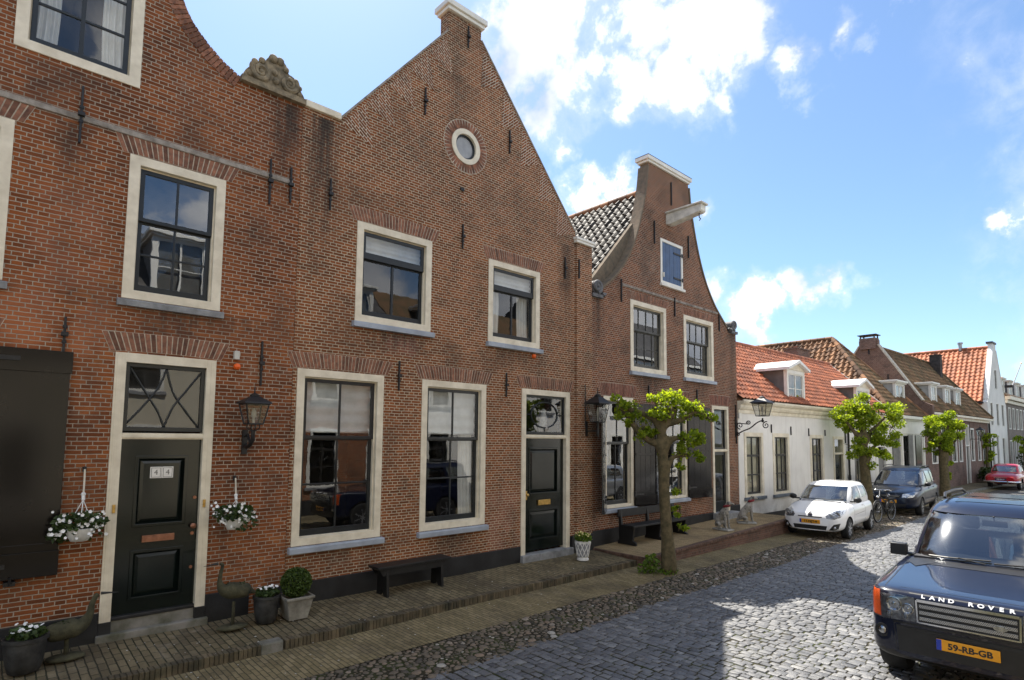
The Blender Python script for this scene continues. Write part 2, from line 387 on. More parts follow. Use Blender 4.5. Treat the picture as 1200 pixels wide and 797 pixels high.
brickmat('brick_plum', BK3, (.44,.37,.285), w=.19, h=.0478, j=.0105, stain=[(12.68,.9,4.25,3.6,.6),(15.2,.9,4.28,3.6,.6),(17.2,.3,6.0,3.5,.6),(10.6,.3,6.2,4.0,.7),(13.6,.8,8.4,7.2,.3)])
brickmat('brick_far', BK6, (.30,.26,.22), w=.21, h=.055, j=.009)
brickmat('brick_grey', [(0,(.15,.12,.10)),(1,(.24,.20,.175))], (.32,.29,.26), w=.21, h=.055, j=.009)
brickmat('brick_tumble', BK2, (.60,.51,.40), w=.19, h=.0478, j=.0125)
brickmat('paver_grey', [(0,(.10,.078,.045)),(.5,(.165,.132,.075)),(1,(.23,.185,.11))], (.03,.033,.017), w=.20, h=.085, j=.012, axis='floor', cross=False, bump=.9, wob=.006, mscale=1.2)
brickmat('paver_yellow', [(0,(.15,.118,.06)),(.5,(.225,.178,.092)),(1,(.30,.24,.135))], (.06,.058,.035), w=.19, h=.062, j=.009, axis='floor', cross=False, bump=.8, wob=.006, mscale=1.)
brickmat('paver_ochre', [(0,(.24,.175,.09)),(.5,(.315,.23,.12)),(1,(.38,.285,.155))], (.15,.12,.075), w=.19, h=.06, j=.007, axis='floor', cross=False, bump=.6, wob=.004)
brickmat('brick_kerb', [(0,(.10,.055,.042)),(.5,(.155,.08,.058)),(1,(.2,.105,.075))], (.18,.155,.125), w=.2, h=.055, j=.008)
paint('kerb_upright', (.115,.088,.052), .9, .3, 5, bump=.6, tint=.4, col2=(.045,.042,.024))
paint('kerb_red', (.15,.088,.062), .9, .25, 6, bump=.5, tint=.35)
def stuccomat(name, col, dirt=(.42,.40,.36), low=.6):
    m, t = new_mat(name); p = t.sep(t.pos)
    n = t.noise(t.pos, 1.1, 6, .6); n2 = t.noise(t.vmath('MULTIPLY', t.pos, (5, 5, .6)), 1., 5, .6)
    c = t.mix(t.smooth(n, .35, .75), col, tuple(x*.88 for x in col))
    c = t.mix(t.math('MULTIPLY', t.smooth(n2, .5, .75), .3), c, dirt)
    c = t.mix(t.math('MULTIPLY', t.smooth(p[2], low+.5, low-.3), t.smooth(n, .3, .6)), c, dirt)
    t.put(t.b.inputs['Base Color'], c); t.b.inputs['Roughness'].default_value = .85; t.b.inputs['Specular IOR Level'].default_value = .2
    t.put(t.b.inputs['Normal'], t.bump(t.noise(t.pos, 18, 5), .35, .012)); MATS[name] = m
stuccomat('stucco_white', (.82,.80,.75), dirt=(.5,.47,.42))
stuccomat('stucco_cream', (.62,.56,.43))
paint('cream_paint', (.77,.70,.555), .45, .07, 4, bump=.16, bscale=25, col2=(.60,.53,.40))
paint('white_paint', (.78,.76,.69), .45, .05, 3, bump=.1, bscale=25)
paint('stone_cap', (.52,.47,.38), .8, .2, 9, bump=.5, bscale=30)
paint('black_green', (.005,.0092,.0075), .16, .2, 4, bump=.02, bscale=9, spec=.5)
paint('sash_black', (.010,.014,.017), .32, .2, 5)
paint('plinth_black', (.015,.0155,.017), .55, .35, 2.5, bump=.3, bscale=30)
paint('sill_blue', (.34,.38,.44), .55, .12, 4, bump=.15)
paint('sill_grey', (.26,.265,.27), .7, .2, 6, bump=.3)
paint('stone_grey', (.20,.19,.17), .85, .3, 4, bump=.6, col2=(.09,.09,.06))
paint('stone_carved', (.23,.185,.12), .9, .35, 8, bump=.8, bscale=35, col2=(.075,.065,.045))
paint('stone_band', (.30,.27,.235), .9, .3, 7, bump=.6, col2=(.13,.11,.09))
paint('iron_black', (.012,.012,.013), .5, .2, 12, bump=.15)
paint('shutter_brown', (.009,.007,.0065), .15, .25, 3, spec=.32)
paint('shutter_black', (.017,.018,.021), .25, .25, 4, coat=.3, bump=.04, bscale=8, rvar=.1)
paint('shutter_blue', (.033,.088,.20), .45, .12, 4, bump=.1)
paint('shutter_grey', (.17,.165,.155), .5, .2, 4)
paint('zinc', (.42,.43,.43), .45, .15, 5, metal=.6)
paint('white_metal', (.82,.82,.80), .5, .06, 4)
paint('brass', (.55,.36,.12), .3, .15, 20, metal=1.)
paint('copper', (.33,.15,.09), .4, .2, 15, metal=.6)
paint('ivory', (.62,.60,.54), .5, .08)
paint('tile_white', (.78,.76,.72), .25, .05, 20)
paint('grey_letter', (.16,.15,.14), .5)
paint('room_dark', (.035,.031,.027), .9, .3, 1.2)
paint('curtain', (.72,.71,.68), .9, .06, 5)
paint('blind', (.60,.60,.585), .9, .07, 5)
paint('cord', (.68,.62,.50), .9)
paint('rope_white', (.8,.8,.78), .6)
paint('orange_plastic', (.85,.13,.015), .35, .05)
paint('bench_black', (.009,.009,.009), .5, .3, 6, bump=.25, bscale=20)
paint('terracotta_dark', (.032,.032,.031), .6, .4, 7, bump=.5, bscale=40)
paint('zinc_planter', (.25,.24,.21), .6, .35, 5, bump=.3, col2=(.11,.10,.08))
paint('pot_white', (.74,.73,.70), .5, .08, 8, bump=.15)
paint('pot_grey', (.28,.29,.31), .6, .15, 8)
paint('moss_stone', (.06,.056,.03), .95, .4, 9, bump=1., bscale=30, col2=(.022,.022,.012))
paint('statue_stone', (.43,.415,.385), .85, .25, 9, bump=.5, bscale=40)
paint('collar_red', (.22,.016,.022), .7)
paint('concrete', (.33,.32,.29), .85, .15, 6, bump=.3)
paint('bark', (.115,.088,.045), .95, .35, 10, bump=1., bscale=22, col2=(.05,.045,.02))
paint('soil', (.03,.022,.015), .95)
paint('tile_orange', (.40,.13,.058), .75, .2, 2., tint=.34, bump=.2, col2=(.21,.078,.045))
paint('tile_bright', (.45,.15,.065), .75, .2, 1.2, tint=.28, bump=.2)
paint('tile_mottled', (.26,.125,.055), .85, .3, 1.3, tint=.6, bump=.3, col2=(.10,.058,.035))
paint('tile_mossy', (.155,.082,.038), .9, .3, 1.6, tint=.35, bump=.5, col2=(.075,.062,.025))
paint('tile_dark', (.060,.054,.044), .62, .35, 5, tint=.5, bump=.4, spec=.22)
paint('pole_grey', (.25,.25,.26), .5)
paint('lead', (.09,.095,.10), .6, .2, 5)
paint('dormer_grey', (.16,.155,.15), .7, .15, 3)
paint('wood_brown', (.14,.085,.05), .7, .2, 8)
paint('flower_white', (.82,.82,.80), .6, .03)
paint('flower_yellow', (.72,.62,.25), .6, .05)
paint('debris', (.55,.53,.49), .9, .1)
paint('pale_panel', (.33,.34,.35), .35, .08, 8)
paint('coping_old', (.155,.12,.082), .95, .35, 9, bump=.8, bscale=30, col2=(.11,.095,.07))
paint('scroll_grey', (.13,.13,.135), .7, .25, 10, bump=.3)
paint('sash_green', (.05,.05,.042), .4, .2, 6)
paint('beam_paint', (.68,.66,.58), .6, .15, 5, bump=.2)
paint('brick_arch_red', (.20,.072,.045), .85, .25, 14, bump=.5, tint=.4, col2=(.11,.045,.03))
paint('dormer_pale', (.40,.40,.38), .7, .12, 3)
paint('chimney_dark', (.055,.045,.04), .9, .3, 6, bump=.4)
paint('sill_dark', (.11,.135,.165), .5, .15, 4)
paint('tile_dark_plain', (.06,.055,.05), .6, .3, 3)
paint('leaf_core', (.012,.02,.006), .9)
paint('statue_ear', (.09,.085,.08), .85, .2, 9)
m, t = new_mat('statue_spots')
vv = t.new('ShaderNodeTexVoronoi', feature='F1'); t.put(vv.inputs['Vector'], t.pos); vv.inputs['Scale'].default_value = 13
nn_ = t.noise(t.pos, 9, 5); sp = t.smooth(t.math('ADD', vv.outputs['Distance'], t.math('MULTIPLY', nn_, .5)), .32, .66)
t.put(t.b.inputs['Base Color'], t.mix(sp, (.11,.10,.085), t.ramp(nn_, [(.3,(.21,.195,.165)), (.7,(.36,.34,.305))]))); t.b.inputs['Roughness'].default_value = .8
t.put(t.b.inputs['Normal'], t.bump(t.noise(t.pos, 45, 4), .4, .01)); MATS['statue_spots'] = m
glassmat('window_glass', (.88,.90,.89), .045, wavy=.05)
glassmat('old_glass', (.86,.88,.86), .13, wavy=.035)
glassmat('lamp_glass', (.78,.78,.75), .04)
leafmat('lime_leaf', (.07,.125,.013), (.30,.37,.036), .54)
leafmat('box_leaf', (.025,.05,.010), (.075,.115,.022), .15)
leafmat('basket_leaf', (.022,.042,.012), (.06,.095,.028), .2)
leafmat('weed_leaf', (.05,.10,.015), (.13,.20,.03), .35)
leafmat('dark_leaf', (.018,.032,.010), (.05,.075,.018), .15)

# sett surface: dark basalt-grey blocks, each its own shade
def settmat(name, stops, rough, bs, bump=.5):
    m, t = new_mat(name)
    a = t.new('ShaderNodeAttribute', attribute_name='tint').outputs['Fac']
    c = t.ramp(a, stops); f = t.noise(t.pos, bs, 6, .65); g = t.noise(t.pos, 4, 4)
    c = t.mix(.5, c, t.ramp(f, [(.3, (.3,.3,.3)), (.7, (.75,.75,.75))]), 'OVERLAY')
    c = t.mix(t.math('MULTIPLY', t.smooth(g, .55, .75), .35), c, (.075,.07,.045))
    t.put(t.b.inputs['Base Color'], c); t.put(t.b.inputs['Roughness'], t.smooth(f, .3, .7, rough-.1, rough+.15)); t.b.inputs['Specular IOR Level'].default_value = .45
    t.put(t.b.inputs['Normal'], t.bump(t.math('ADD', f, t.math('MULTIPLY', t.noise(t.pos, bs*.25, 3), 1.5)), bump, .012)); MATS[name] = m
settmat('sett', [(0,(.09,.091,.095)),(.4,(.13,.131,.135)),(.8,(.168,.168,.169)),(1,(.215,.214,.21))], .5, 45)
settmat('fieldstone', [(0,(.055,.046,.034)),(.3,(.105,.085,.06)),(.6,(.155,.122,.085)),(.85,(.20,.145,.10)),(.97,(.26,.225,.18)),(1,(.36,.33,.28))], .65, 35)
m, t = new_mat('joint_soil')
c = t.ramp(t.noise(t.pos, 3, 6, .6), [(.35,(.028,.024,.017)), (.5,(.05,.045,.028)), (.62,(.045,.055,.018)), (.75,(.085,.078,.05))])
t.put(t.b.inputs['Base Color'], c); t.b.inputs['Roughness'].default_value = .95; t.b.inputs['Specular IOR Level'].default_value = .1
t.put(t.b.inputs['Normal'], t.bump(t.noise(t.pos, 70, 5), .8, .02)); MATS['joint_soil'] = m
brickmat('sett_far', [(0,(.085,.084,.082)),(.5,(.125,.123,.119)),(1,(.18,.176,.168))], (.045,.042,.03), w=.20, h=.125, j=.02, axis='floor', cross=False, bump=.9, wob=.012)
brickmat('fieldstone_far', [(0,(.07,.062,.05)),(.5,(.13,.11,.085)),(1,(.22,.18,.14))], (.04,.036,.026), w=.12, h=.10, j=.025, axis='floor', cross=False, bump=1., wob=.03)

# ------------------------------------------------------------------ ground
TH = R(-2.0); P0 = Vector((17.45, 0, 0)); TV = Vector((math.cos(TH), math.sin(TH), 0)); NV = Vector((-math.sin(TH), math.cos(TH), 0))
def fs(s, off, z): return P0+TV*s+NV*off+Vector((0, 0, z))      # point by distance along the far terrace of houses
g = MB(); g.add([(-400,-400,-.06),(400,-400,-.06),(400,400,-.06),(-400,400,-.06)], [(0,1,2,3)])
struct(g.build('ground', 'joint_soil'))

def strip(name, mat, y0, y1, z, x0, x1, thick=.0):
    mb = MB(); mb.add([(x0,y0,z),(x1,y0,z),(x1,y1,z),(x0,y1,z)], [(0,1,2,3)]); return struct(mb.build(name, mat))
# road of setts: individual blocks near, one sheet far
rng = random.Random(3)
mb = MB(); x = 1.2
YA, YB = -6.75, -3.12
while x < 27:
    w = rng.uniform(.088, .122); y = YA+rng.uniform(-.12, .02); ph = rng.uniform(0, 6); lim = YB+.035*math.sin(x*1.7)+.02*math.sin(x*5)
    while y < lim:
        L = rng.uniform(.095, .175)
        if y+L > lim+.09: L = max(.08, lim-y)
        g = rng.uniform(.003, .007); hz = rng.uniform(-.004, .004)+.012*math.sin(y*1.3+x*.7)*.5; b = rng.uniform(.006, .013)
        wob = .010*math.sin(y*3+ph); tl = [rng.uniform(-.004, .004) for _ in range(4)]
        xa, xb, ya, yb = x+g+wob, x+w-g+wob+rng.uniform(-.004, .004), y+g, y+L-g
        J = lambda k=.007: rng.uniform(-k, k)
        bot = [(xa,ya),(xb,ya),(xb,yb),(xa,yb)]
        bot = [(p+J(), q+J()) for p, q in bot]; cx, cy = (xa+xb)/2, (ya+yb)/2
        mid = [(p+(cx-p)*.03, q+(cy-q)*.03) for p, q in bot]
        top = [(p+(b if p < cx else -b), q+(b if q < cy else -b)) for p, q in bot]
        vs = [(p,q,-.055) for p,q in bot]+[(p,q,hz-.005+tl[i]) for i,(p,q) in enumerate(mid)]+[(p,q,hz+tl[i]+.002) for i,(p,q) in enumerate(top)]+[(cx,cy,hz+.003)]
        fsx = [(i,(i+1)%4,4+(i+1)%4,4+i) for i in range(4)]+[(4+i,4+(i+1)%4,8+(i+1)%4,8+i) for i in range(4)]+[(8+i,8+(i+1)%4,12) for i in range(4)]
        mb.add(vs, fsx, 0, min(1, max(0, rng.gauss(.45, .24))))
        y += L
    x += w
struct(mb.build('road', 'sett', smooth=50))
strip('road_base', 'joint_soil', -9.6, -1.2, -.012, -12, 27.05)
mb = MB(); mb.add([(27,-6.8,-.004),(150,-11.5,-.004),(150,-7,-.004),(27,-3.1,-.004)], [(0,1,2,3)]); struct(mb.build('road_far', 'sett_far'))
strip('road_near_end', 'sett_far', -6.8, -3.1, -.006, -14, 1.2)
# strips of rounded fieldstones beside the setts
def cobbles(name, y0, y1, x0, x1, seed):
    rg = random.Random(seed); mb = MB(); cell = {}
    def free(x, y, r):
        ci, cj = int(x/.15), int(y/.15)
        for i in (-1,0,1):
            for j in (-1,0,1):
                for (a, b, q) in cell.get((ci+i, cj+j), ()):
                    if (a-x)**2+(b-y)**2 < (.84*(q+r))**2: return False
        return True
    n = 0
    for R0, R1, tries in ((.055, .075, 600), (.038, .054, 7000), (.026, .038, 26000), (.016, .026, 30000)):
        for _ in range(int(tries*(x1-x0)*(y1-y0)/22)):
            x = x0+(x1-x0)*rg.random()**1.15; y = rg.uniform(y0, y1); r = rg.uniform(R0, R1)
            if not free(x, y, r): continue
            cell.setdefault((int(x/.15), int(y/.15)), []).append((x, y, r)); n += 1
            a = rg.uniform(0, 3.14); ex = rg.uniform(.85, 1.15); z0 = -.022; h = .020+r*rg.uniform(.12, .34)
            N = 9; vs = []; jit = [rg.uniform(.84, 1.12) for _ in range(N)]
            for k, (kr, kz) in enumerate(((1, -.02), (.93, .45), (.66, .85))):
                for i in range(N):
                    t = 2*math.pi*i/N; px = r*kr*ex*math.cos(t)*jit[i]; py = r*kr/ex*math.sin(t)*jit[i]
                    vs.append((x+px*math.cos(a)-py*math.sin(a), y+px*math.sin(a)+py*math.cos(a), z0+h*kz+rg.uniform(-.002,.002)))
            vs.append((x, y, z0+h))
            f = [(k*N+i, k*N+(i+1)%N, (k+1)*N+(i+1)%N, (k+1)*N+i) for k in (0,1) for i in range(N)]+[(2*N+i, 2*N+(i+1)%N, 3*N) for i in range(N)]
            mb.add(vs, f, 0, min(1, max(0, rg.gauss(.48, .28))))
    return struct(mb.build(name, 'fieldstone', smooth=180))
strip('cobble_bed', 'joint_soil', -3.13, -2.2, -.003, -12, 26.5)
cobbles('cobble_strip', -3.12, -2.2, 1.6, 26, 5)
cobbles('far_cobble_strip', -7.7, -6.72, 4.5, 12.5, 9)
mb = MB(); mb.add([(26,-3.12,-.008),(150,-7.2,-.008),(150,-6.2,-.008),(26,-2.2,-.008)], [(0,1,2,3)]); struct(mb.build('cobble_strip_far', 'fieldstone_far'))
strip('opposite_pavement', 'paver_grey', -10.2, -7.68, .004, -14, 60)
# yellow brick gutter strip
mb = MB(); mb.grid(lambda a, b: (-8+a*35, -2.21+b*1.0+.012*math.sin(a*90), .004+.018*b+.004*math.sin(a*60+b*3)), 160, 6); struct(mb.build('gutter', 'paver_yellow', smooth=180))
mb = MB(); mb.add([(27,-2.2,.0),(150,-6.2,.0),(150,-5.3,.0),(27,-1.2,.0)], [(0,1,2,3)]); struct(mb.build('gutter_far', 'paver_yellow'))
# pavement in front of the first two houses with its kerb of upright bricks
mb = MB(); mb.grid(lambda a, b: (-8+a*18.3, -1.13+b*1.16, .135+.05*b+.005*math.sin(a*50+b*2)+.004*math.sin(a*21)), 120, 8); struct(mb.build('pavement', 'paver_grey', smooth=180))
mb = MB(); x = -8.
while x < 10.3:
    if 2.66 < x < 2.94: x += .29; continue
    w = rng.uniform(.048, .060); d = rng.uniform(-.008, .008); zt = .14+rng.uniform(-.006, .004)
    yf = -1.265+.012*math.sin(x*1.3)
    mb.box(x+.003, x+w-.003, yf+d, -1.12, -.02, zt); x += w
struct(mb.build('kerb', 'kerb_upright', bevel=.006, seg=1))
mb = MB(); mb.obox((2.80, -1.19, .065), (.27, .17, .17), Matrix.Rotation(.03, 3, 'Z')); struct(mb.build('kerb_stone', 'stone_grey', bevel=.02))
# raised terrace before the third house
def tz(x): return .215+.045*max(0, x-10.35)*.62
mb = MB(); mb.grid(lambda a, b: (10.36+a*7.55, -1.42+b*1.46, tz(10.36+a*7.55)+.012*b), 40, 4); struct(mb.build('terrace', 'paver_ochre'))
mb = MB(); mb.grid(lambda a, b: (10.36+a*7.55, -1.47, -.02+b*(tz(10.36+a*7.55)+.02-.062)), 40, 2)
mb.grid(lambda a, b: (10.35, -1.47+a*1.45, -.02+b*(tz(10.36)-.04)), 4, 2); mb.grid(lambda a, b: (17.91, -1.47+a*1.45, -.02+b*(tz(17.91)-.03)), 4, 2)
struct(mb.build('terrace_wall', 'brick_kerb'))
mb = MB(); x = 10.34
while x < 17.9:
    w = rng.uniform(.095, .105); z = tz(x); mb.obox((x+w/2, -1.445, z-.026), (w-.006, .13, .062), Matrix.Rotation(-.028, 3, 'Y')); x += w
for k in range(12): mb.box(10.325, 10.375, -1.38+k*.115, -1.38+k*.115+.109, tz(10.35)-.055, tz(10.35)+.006)
struct(mb.build('terrace_edge', 'kerb_red', bevel=.006, seg=1))
# pavement and kerb along the far row
mb = MB(); A = lambda s, o, z: tuple(fs(s, o, z))
for s0, s1 in ((.5, 130),):
    mb.add([A(s0,-1.25,.10), A(s1,-1.25,.10), A(s1,0.02,.115), A(s0,0.02,.115)], [(0,1,2,3)])
struct(mb.build('far_pavement', 'paver_grey'))
mb = MB(); s = .5
while s < 60: mb.add([A(s,-1.36,-.02),A(s+.97,-1.36,-.02),A(s+.97,-1.24,-.02),A(s,-1.24,-.02),A(s,-1.36,.105),A(s+.97,-1.36,.105),A(s+.97,-1.24,.105),A(s,-1.24,.105)], [(4,5,6,7),(0,1,5,4),(1,2,6,5),(3,0,4,7)]); s += 1.
struct(mb.build('far_kerb', 'stone_grey'))

# ------------------------------------------------------------------ building parts
def part(name, parent, mb, mats, **kw):
    return mb.build(name, mats, parent, **kw)
def xf(mb, fn):
    mb.v = [fn(p) for p in mb.v]; return mb
IDF = lambda p: p
def onfar(p): return tuple(fs(p[0], p[1], p[2]))       # house coordinates -> the far, slightly turned row

def sheet(g, xa, xb, y, za, zb): g.add([(xa,y,za),(xb,y,za),(xb,y,zb),(xa,y,zb)], [(0,1,2,3)])
def window(house, x0, x1, z0, z1, fw=.11, sash='sash_black', frame='cream_paint', upper=.36, cols=2, lrows=2, urows=1, ucols=None, sill='sill_blue', sillh=.10,
           blind=0., curt=0, casement=False, T=IDF, glass='window_glass', fwb=None, deep=.085, bar=.028, room=True, sash_w=.055, name='window', silldep=.09, transom=None):
    """frame = the part; sash, panes, sill, curtain, room behind = its sub-parts"""
    fwb = fw if fwb is None else fwb
    f = MB()
    f.prism(rect(x0-.004, x1+.004, z0, z1+.004), -.018, .16, holes=[rect(x0+fw, x1-fw, z0+fwb, z1-fw)])
    a0, a1, b0, b1 = x0+fw, x1-fw, z0+fwb, z1-fw
    f.prism(rect(a0-.002, a1+.002, b0-.002, b1+.002), .05, .16, holes=[rect(a0+.018, a1-.018, b0+.01, b1-.018)])    # inner bead
    w = part(name, house, xf(f, T), frame, bevel=.006)
    a0 += .016; a1 -= .016; b0 += .008; b1 -= .016
    zm = b1-(b1-b0)*upper
    s = MB(); g = MB()
    def sashes(za, zb, y, c, r, sw, bt):
        s.prism(rect(a0, a1, za, zb), y, y+.045, holes=[rect(a0+sw, a1-sw, za+bt, zb-sw)])
        for i in range(1, c):
            xc = a0+(a1-a0)*i/c; bw = bar if not casement else .045
            s.box(xc-bw/2, xc+bw/2, y+.004, y+.040, za+bt-.002, zb-sw+.002)
        for i in range(1, r):
            zc = za+bt+(zb-sw-za-bt)*i/r; s.box(a0+sw-.002, a1-sw+.002, y+.006, y+.036, zc-bar/2, zc+bar/2)
        sheet(g, a0+sw-.004, a1-sw+.004, y+.02, za+bt-.004, zb-sw+.004)
    if upper > 0:
        sashes(zm-.03, b1, deep-.02, ucols or cols, urows, sash_w, transom or sash_w*.9)
        sashes(b0, zm+.005, deep+.03, cols, lrows, sash_w, sash_w*1.7)
    else: sashes(b0, b1, deep, cols, lrows, sash_w, sash_w*1.3)
    part('sash', w, xf(s, T), sash, bevel=.004)
    part('pane', w, xf(g, T), glass)
    if sill:
        q = MB(); q.prism([(-silldep, z0-sillh), (-silldep, z0-.028), (-silldep+.012, z0-.012), (.14, z0), (.14, z0-sillh)], x0-.05, x1+.05, axis='x')
        part('sill', w, xf(q, T), sill, bevel=.004)
    if blind:
        q = MB(); zb = b1-(b1-b0)*blind
        q.grid(lambda a, b: (a0+.01+a*(a1-a0-.02), deep+.10+.008*math.sin(b*25), zb+b*(b1-zb)), 2, 40)
        q.box(a0+.01, a1-.01, deep+.09, deep+.115, zb-.03, zb+.012)
        part('blind', w, xf(q, T), 'blind', smooth=180)
    if curt:
        q = MB(); wd = (a1-a0)*.26
        for sd in ((1,) if curt == 1 else (0, 1) if curt == 2 else (0,)):
            base = a1-wd if sd else a0
            q.grid(lambda a, b: (base+(a*wd if sd else a*wd)+(.10*wd*math.sin(b*3.) if sd == 0 else -.10*wd*math.sin(b*3.)), deep+.16+.03*math.sin(a*22), b0-.02+b*(b1-b0)), 44, 8)
        part('curtain', w, xf(q, T), 'curtain', smooth=180)
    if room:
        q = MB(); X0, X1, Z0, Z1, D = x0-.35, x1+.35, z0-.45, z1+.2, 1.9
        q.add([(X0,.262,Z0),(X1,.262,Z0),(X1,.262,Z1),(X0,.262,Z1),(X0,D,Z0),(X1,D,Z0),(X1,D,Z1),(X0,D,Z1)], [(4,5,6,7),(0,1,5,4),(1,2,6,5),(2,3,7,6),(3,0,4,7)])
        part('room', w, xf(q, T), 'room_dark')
    return w

def facade(house, outline, holes, mats, th=.26, T=IDF, name='wall', sides=None, back=9., eave=None, bx=None):
    """street wall with real openings, plus plain side and back walls"""
    f = MB(); f.prism(outline, 0., th, 0, holes=holes, side=1)
    if bx:
        X0, X1 = bx
        f.box(X0, X0+.24, th-.002, back, -.05, eave); f.box(X1-.24, X1, th-.002, back, -.05, eave); f.box(X0+.24, X1-.24, back-.24, back, -.05, eave)
    return part(name, house, xf(f, T), mats)

def gable_roof(house, X0, X1, ze, xc, zr, y0, y1, mat, T=IDF, thick=.16, name='roof'):
    f = MB()
    for (xa, za) in ((X0, ze), (X1, ze)):
        f.prism([(xa, za), (xc, zr), (xc, zr-thick), (xa, za-thick)], y0, y1)
    return part(name, house, xf(f, T), mat)

def pantiles(name, parent, mat, origin, ud, vd, ulen, vlen, tw=.225, th=.27, amp=.045, clip=None, nrm=None, seed=1, T=IDF, step=.03, jitter=.006):
    rg = random.Random(seed); o, ud, vd = Vector(origin), Vector(ud).normalized(), Vector(vd).normalized()
    n = nrm or ud.cross(vd); n = n if n.z > 0 else -n
    nu = max(1, int(round(ulen/tw))); nv = max(1, int(round(vlen/th))); tw = ulen/nu; th = vlen/nv
    prof = [(0, 0), (.2, -.25), (.4, -.18), (.58, .25), (.72, .95), (.86, .95)]
    us = [((i+p)*tw, h*amp, i) for i in range(nu) for p, h in prof]+[(nu*tw, 0, nu-1)]
    rows = []
    for j in range(nv): rows += [(j*th, step, j), ((j+1)*th-.0015, 0, j)]
    tint = [[min(1, max(0, rg.gauss(.5, .25))) for _ in range(nu)] for _ in range(nv)]
    jit = [[rg.uniform(-jitter, jitter) for _ in range(nu)] for _ in range(nv)]
    mb = MB(); vs = []; cols = len(us)
    for (v, st, j) in rows:
        for (u, h, i) in us: vs.append(T(o+ud*u+vd*v+n*(h+st+jit[j][min(i, nu-1)])))
    mb.v = [tuple(p) for p in vs]
    for r in range(len(rows)-1):
        j = rows[r][2]
        for c in range(cols-1):
            if clip:
                m = o+ud*(us[c][0]+.5*tw/6)+vd*((rows[r][0]+rows[r+1][0])/2)
                if not clip(m): continue
            mb.f.append((r*cols+c, r*cols+c+1, (r+1)*cols+c+1, (r+1)*cols+c)); mb.m.append(0); mb.t.append(tint[j][us[c][2]])
    return part(name, parent, mb, mat, smooth=60)

def arch(house, x0, x1, z, h=.23, splay=.10, mats=('brick_arch', 'arch_mortar'), rise=.02, y=-.006, pitch=.056, T=IDF):
    """soldier course of upright bricks over an opening"""
    mb = MB(); n = max(3, int(round((x1-x0)/pitch))); xm = (x0+x1)/2; rg = random.Random(int(x0*100)); R_ = (x1-x0)
    def pt(t, k):
        x = x0+(x1-x0)*t+(t-.5)*2*splay*k; q = (t-.5)*2
        return x, z+h*k+rise*(1-q*q)
    mb.prism([pt(i/12, 0) for i in range(13)]+[pt(i/12, 1) for i in range(12, -1, -1)], y+.004, .02, 1)
    g = .11
    for i in range(n):
        ta, tb = (i+g)/n, (i+1-g)/n
        q = [pt(ta, .02), pt(tb, .02), pt(tb, .98), pt(ta, .98)]
        yy = y+rg.uniform(-.003, .002)
        mb.add([(a, yy, b) for a, b in q]+[(a, .02, b) for a, b in q], [(0,1,2,3),(4,5,1,0),(5,6,2,1),(6,7,3,2),(7,4,0,3)], 0, rg.random())
    return part('brick_arch', house, xf(mb, T), mats)
paint('brick_arch', (.24,.105,.06), .85, .3, 14, bump=.5, tint=.45, col2=(.12,.055,.036))
paint('arch_mortar', (.54,.47,.37), .9, .2, 12)

def anchor(house, x, z0, z1, T=IDF, bulge=True, w=.028):
    mb = MB(); mb.box(x-w/2, x+w/2, -.045, -.008, z0, z1)
    zc = (z0+z1)/2
    if bulge: mb.obox((x, -.05, zc), (.07, .05, .05)); mb.obox((x, -.035, zc+.09), (.045, .03, .035)); mb.obox((x, -.035, zc-.09), (.045, .03, .035))
    return part('wall_anchor', house, xf(mb, T), 'iron_black', bevel=.004, seg=1)

def coping(house, path, y0, y1, mat, th=.05, out=.03, T=IDF, name='coping'):
    """strip that follows a gable edge given as (x,z) points"""
    mb = MB(); n = len(path); P = [Vector((a, 0, b)) for a, b in path]
    off = []
    for i in range(n):
        d = (P[min(i+1, n-1)]-P[max(i-1, 0)]).normalized(); off.append(Vector((-d.z, 0, d.x)) if d.x > 0 or (abs(d.x) < 1e-6 and d.z > 0) else Vector((d.z, 0, -d.x)))
    vs = []
    for i in range(n):
        q = P[i]+off[i]*th
        vs += [(P[i].x, y0-out, P[i].z), (q.x, y0-out, q.z), (q.x, y1+out, q.z), (P[i].x, y1+out, P[i].z)]
    fsx = [(i*4+k, i*4+(k+1) % 4, (i+1)*4+(k+1) % 4, (i+1)*4+k) for i in range(n-1) for k in range(4)]+[(0,1,2,3), tuple((n-1)*4+k for k in (3,2,1,0))]
    mb.add(vs, fsx); return part(name, house, xf(mb, T), mat)

def spiral(c, r0, turns, n=34, y=0., sgn=1, ph=0., shrink=.12):
    return [(c[0]+sgn*math.cos(ph+2*math.pi*turns*i/n)*r0*(1-(1-shrink)*i/n), y, c[1]+math.sin(ph+2*math.pi*turns*i/n)*r0*(1-(1-shrink)*i/n)) for i in range(n+1)]

def door_frame(house, x0, x1, z0, z1, zt, fw=.10, frame='cream_paint', base=True, T=IDF, name='door', step=None, leaf='black_green', rail=.06):
    f = MB()
    # jambs, head and transom rail as one frame with two lights
    zb = z0+(.16 if base else 0)
    f.box(x0-.004, x0+fw, -.022, .16, zb, z1); f.box(x1-fw, x1+.004, -.022, .16, zb, z1); f.box(x0+fw-.001, x1-fw+.001, -.020, .16, z1-fw, z1+.002)
    f.box(x0+fw-.001, x1-fw+.001, .0, .14, zt-rail, zt+rail*.3); f.box(x0+fw-.001, x1-fw+.001, -.018, .14, zt-rail*.7, zt-rail*.1)
    for xx in (x0+.018, x1-fw+.055): f.box(xx, xx+fw*.32, -.026, -.02, zb, z1-.03)
    d = part(name, house, xf(f, T), frame, bevel=.006)
    if base:
        for xa, xb in ((x0-.012, x0+fw+.004), (x1-fw-.004, x1+.012)): q = MB(); q.box(xa, xb, -.035, .15, z0-.02, zb); part('plinth_block', d, xf(q, T), 'plinth_black', bevel=.005)
    return d

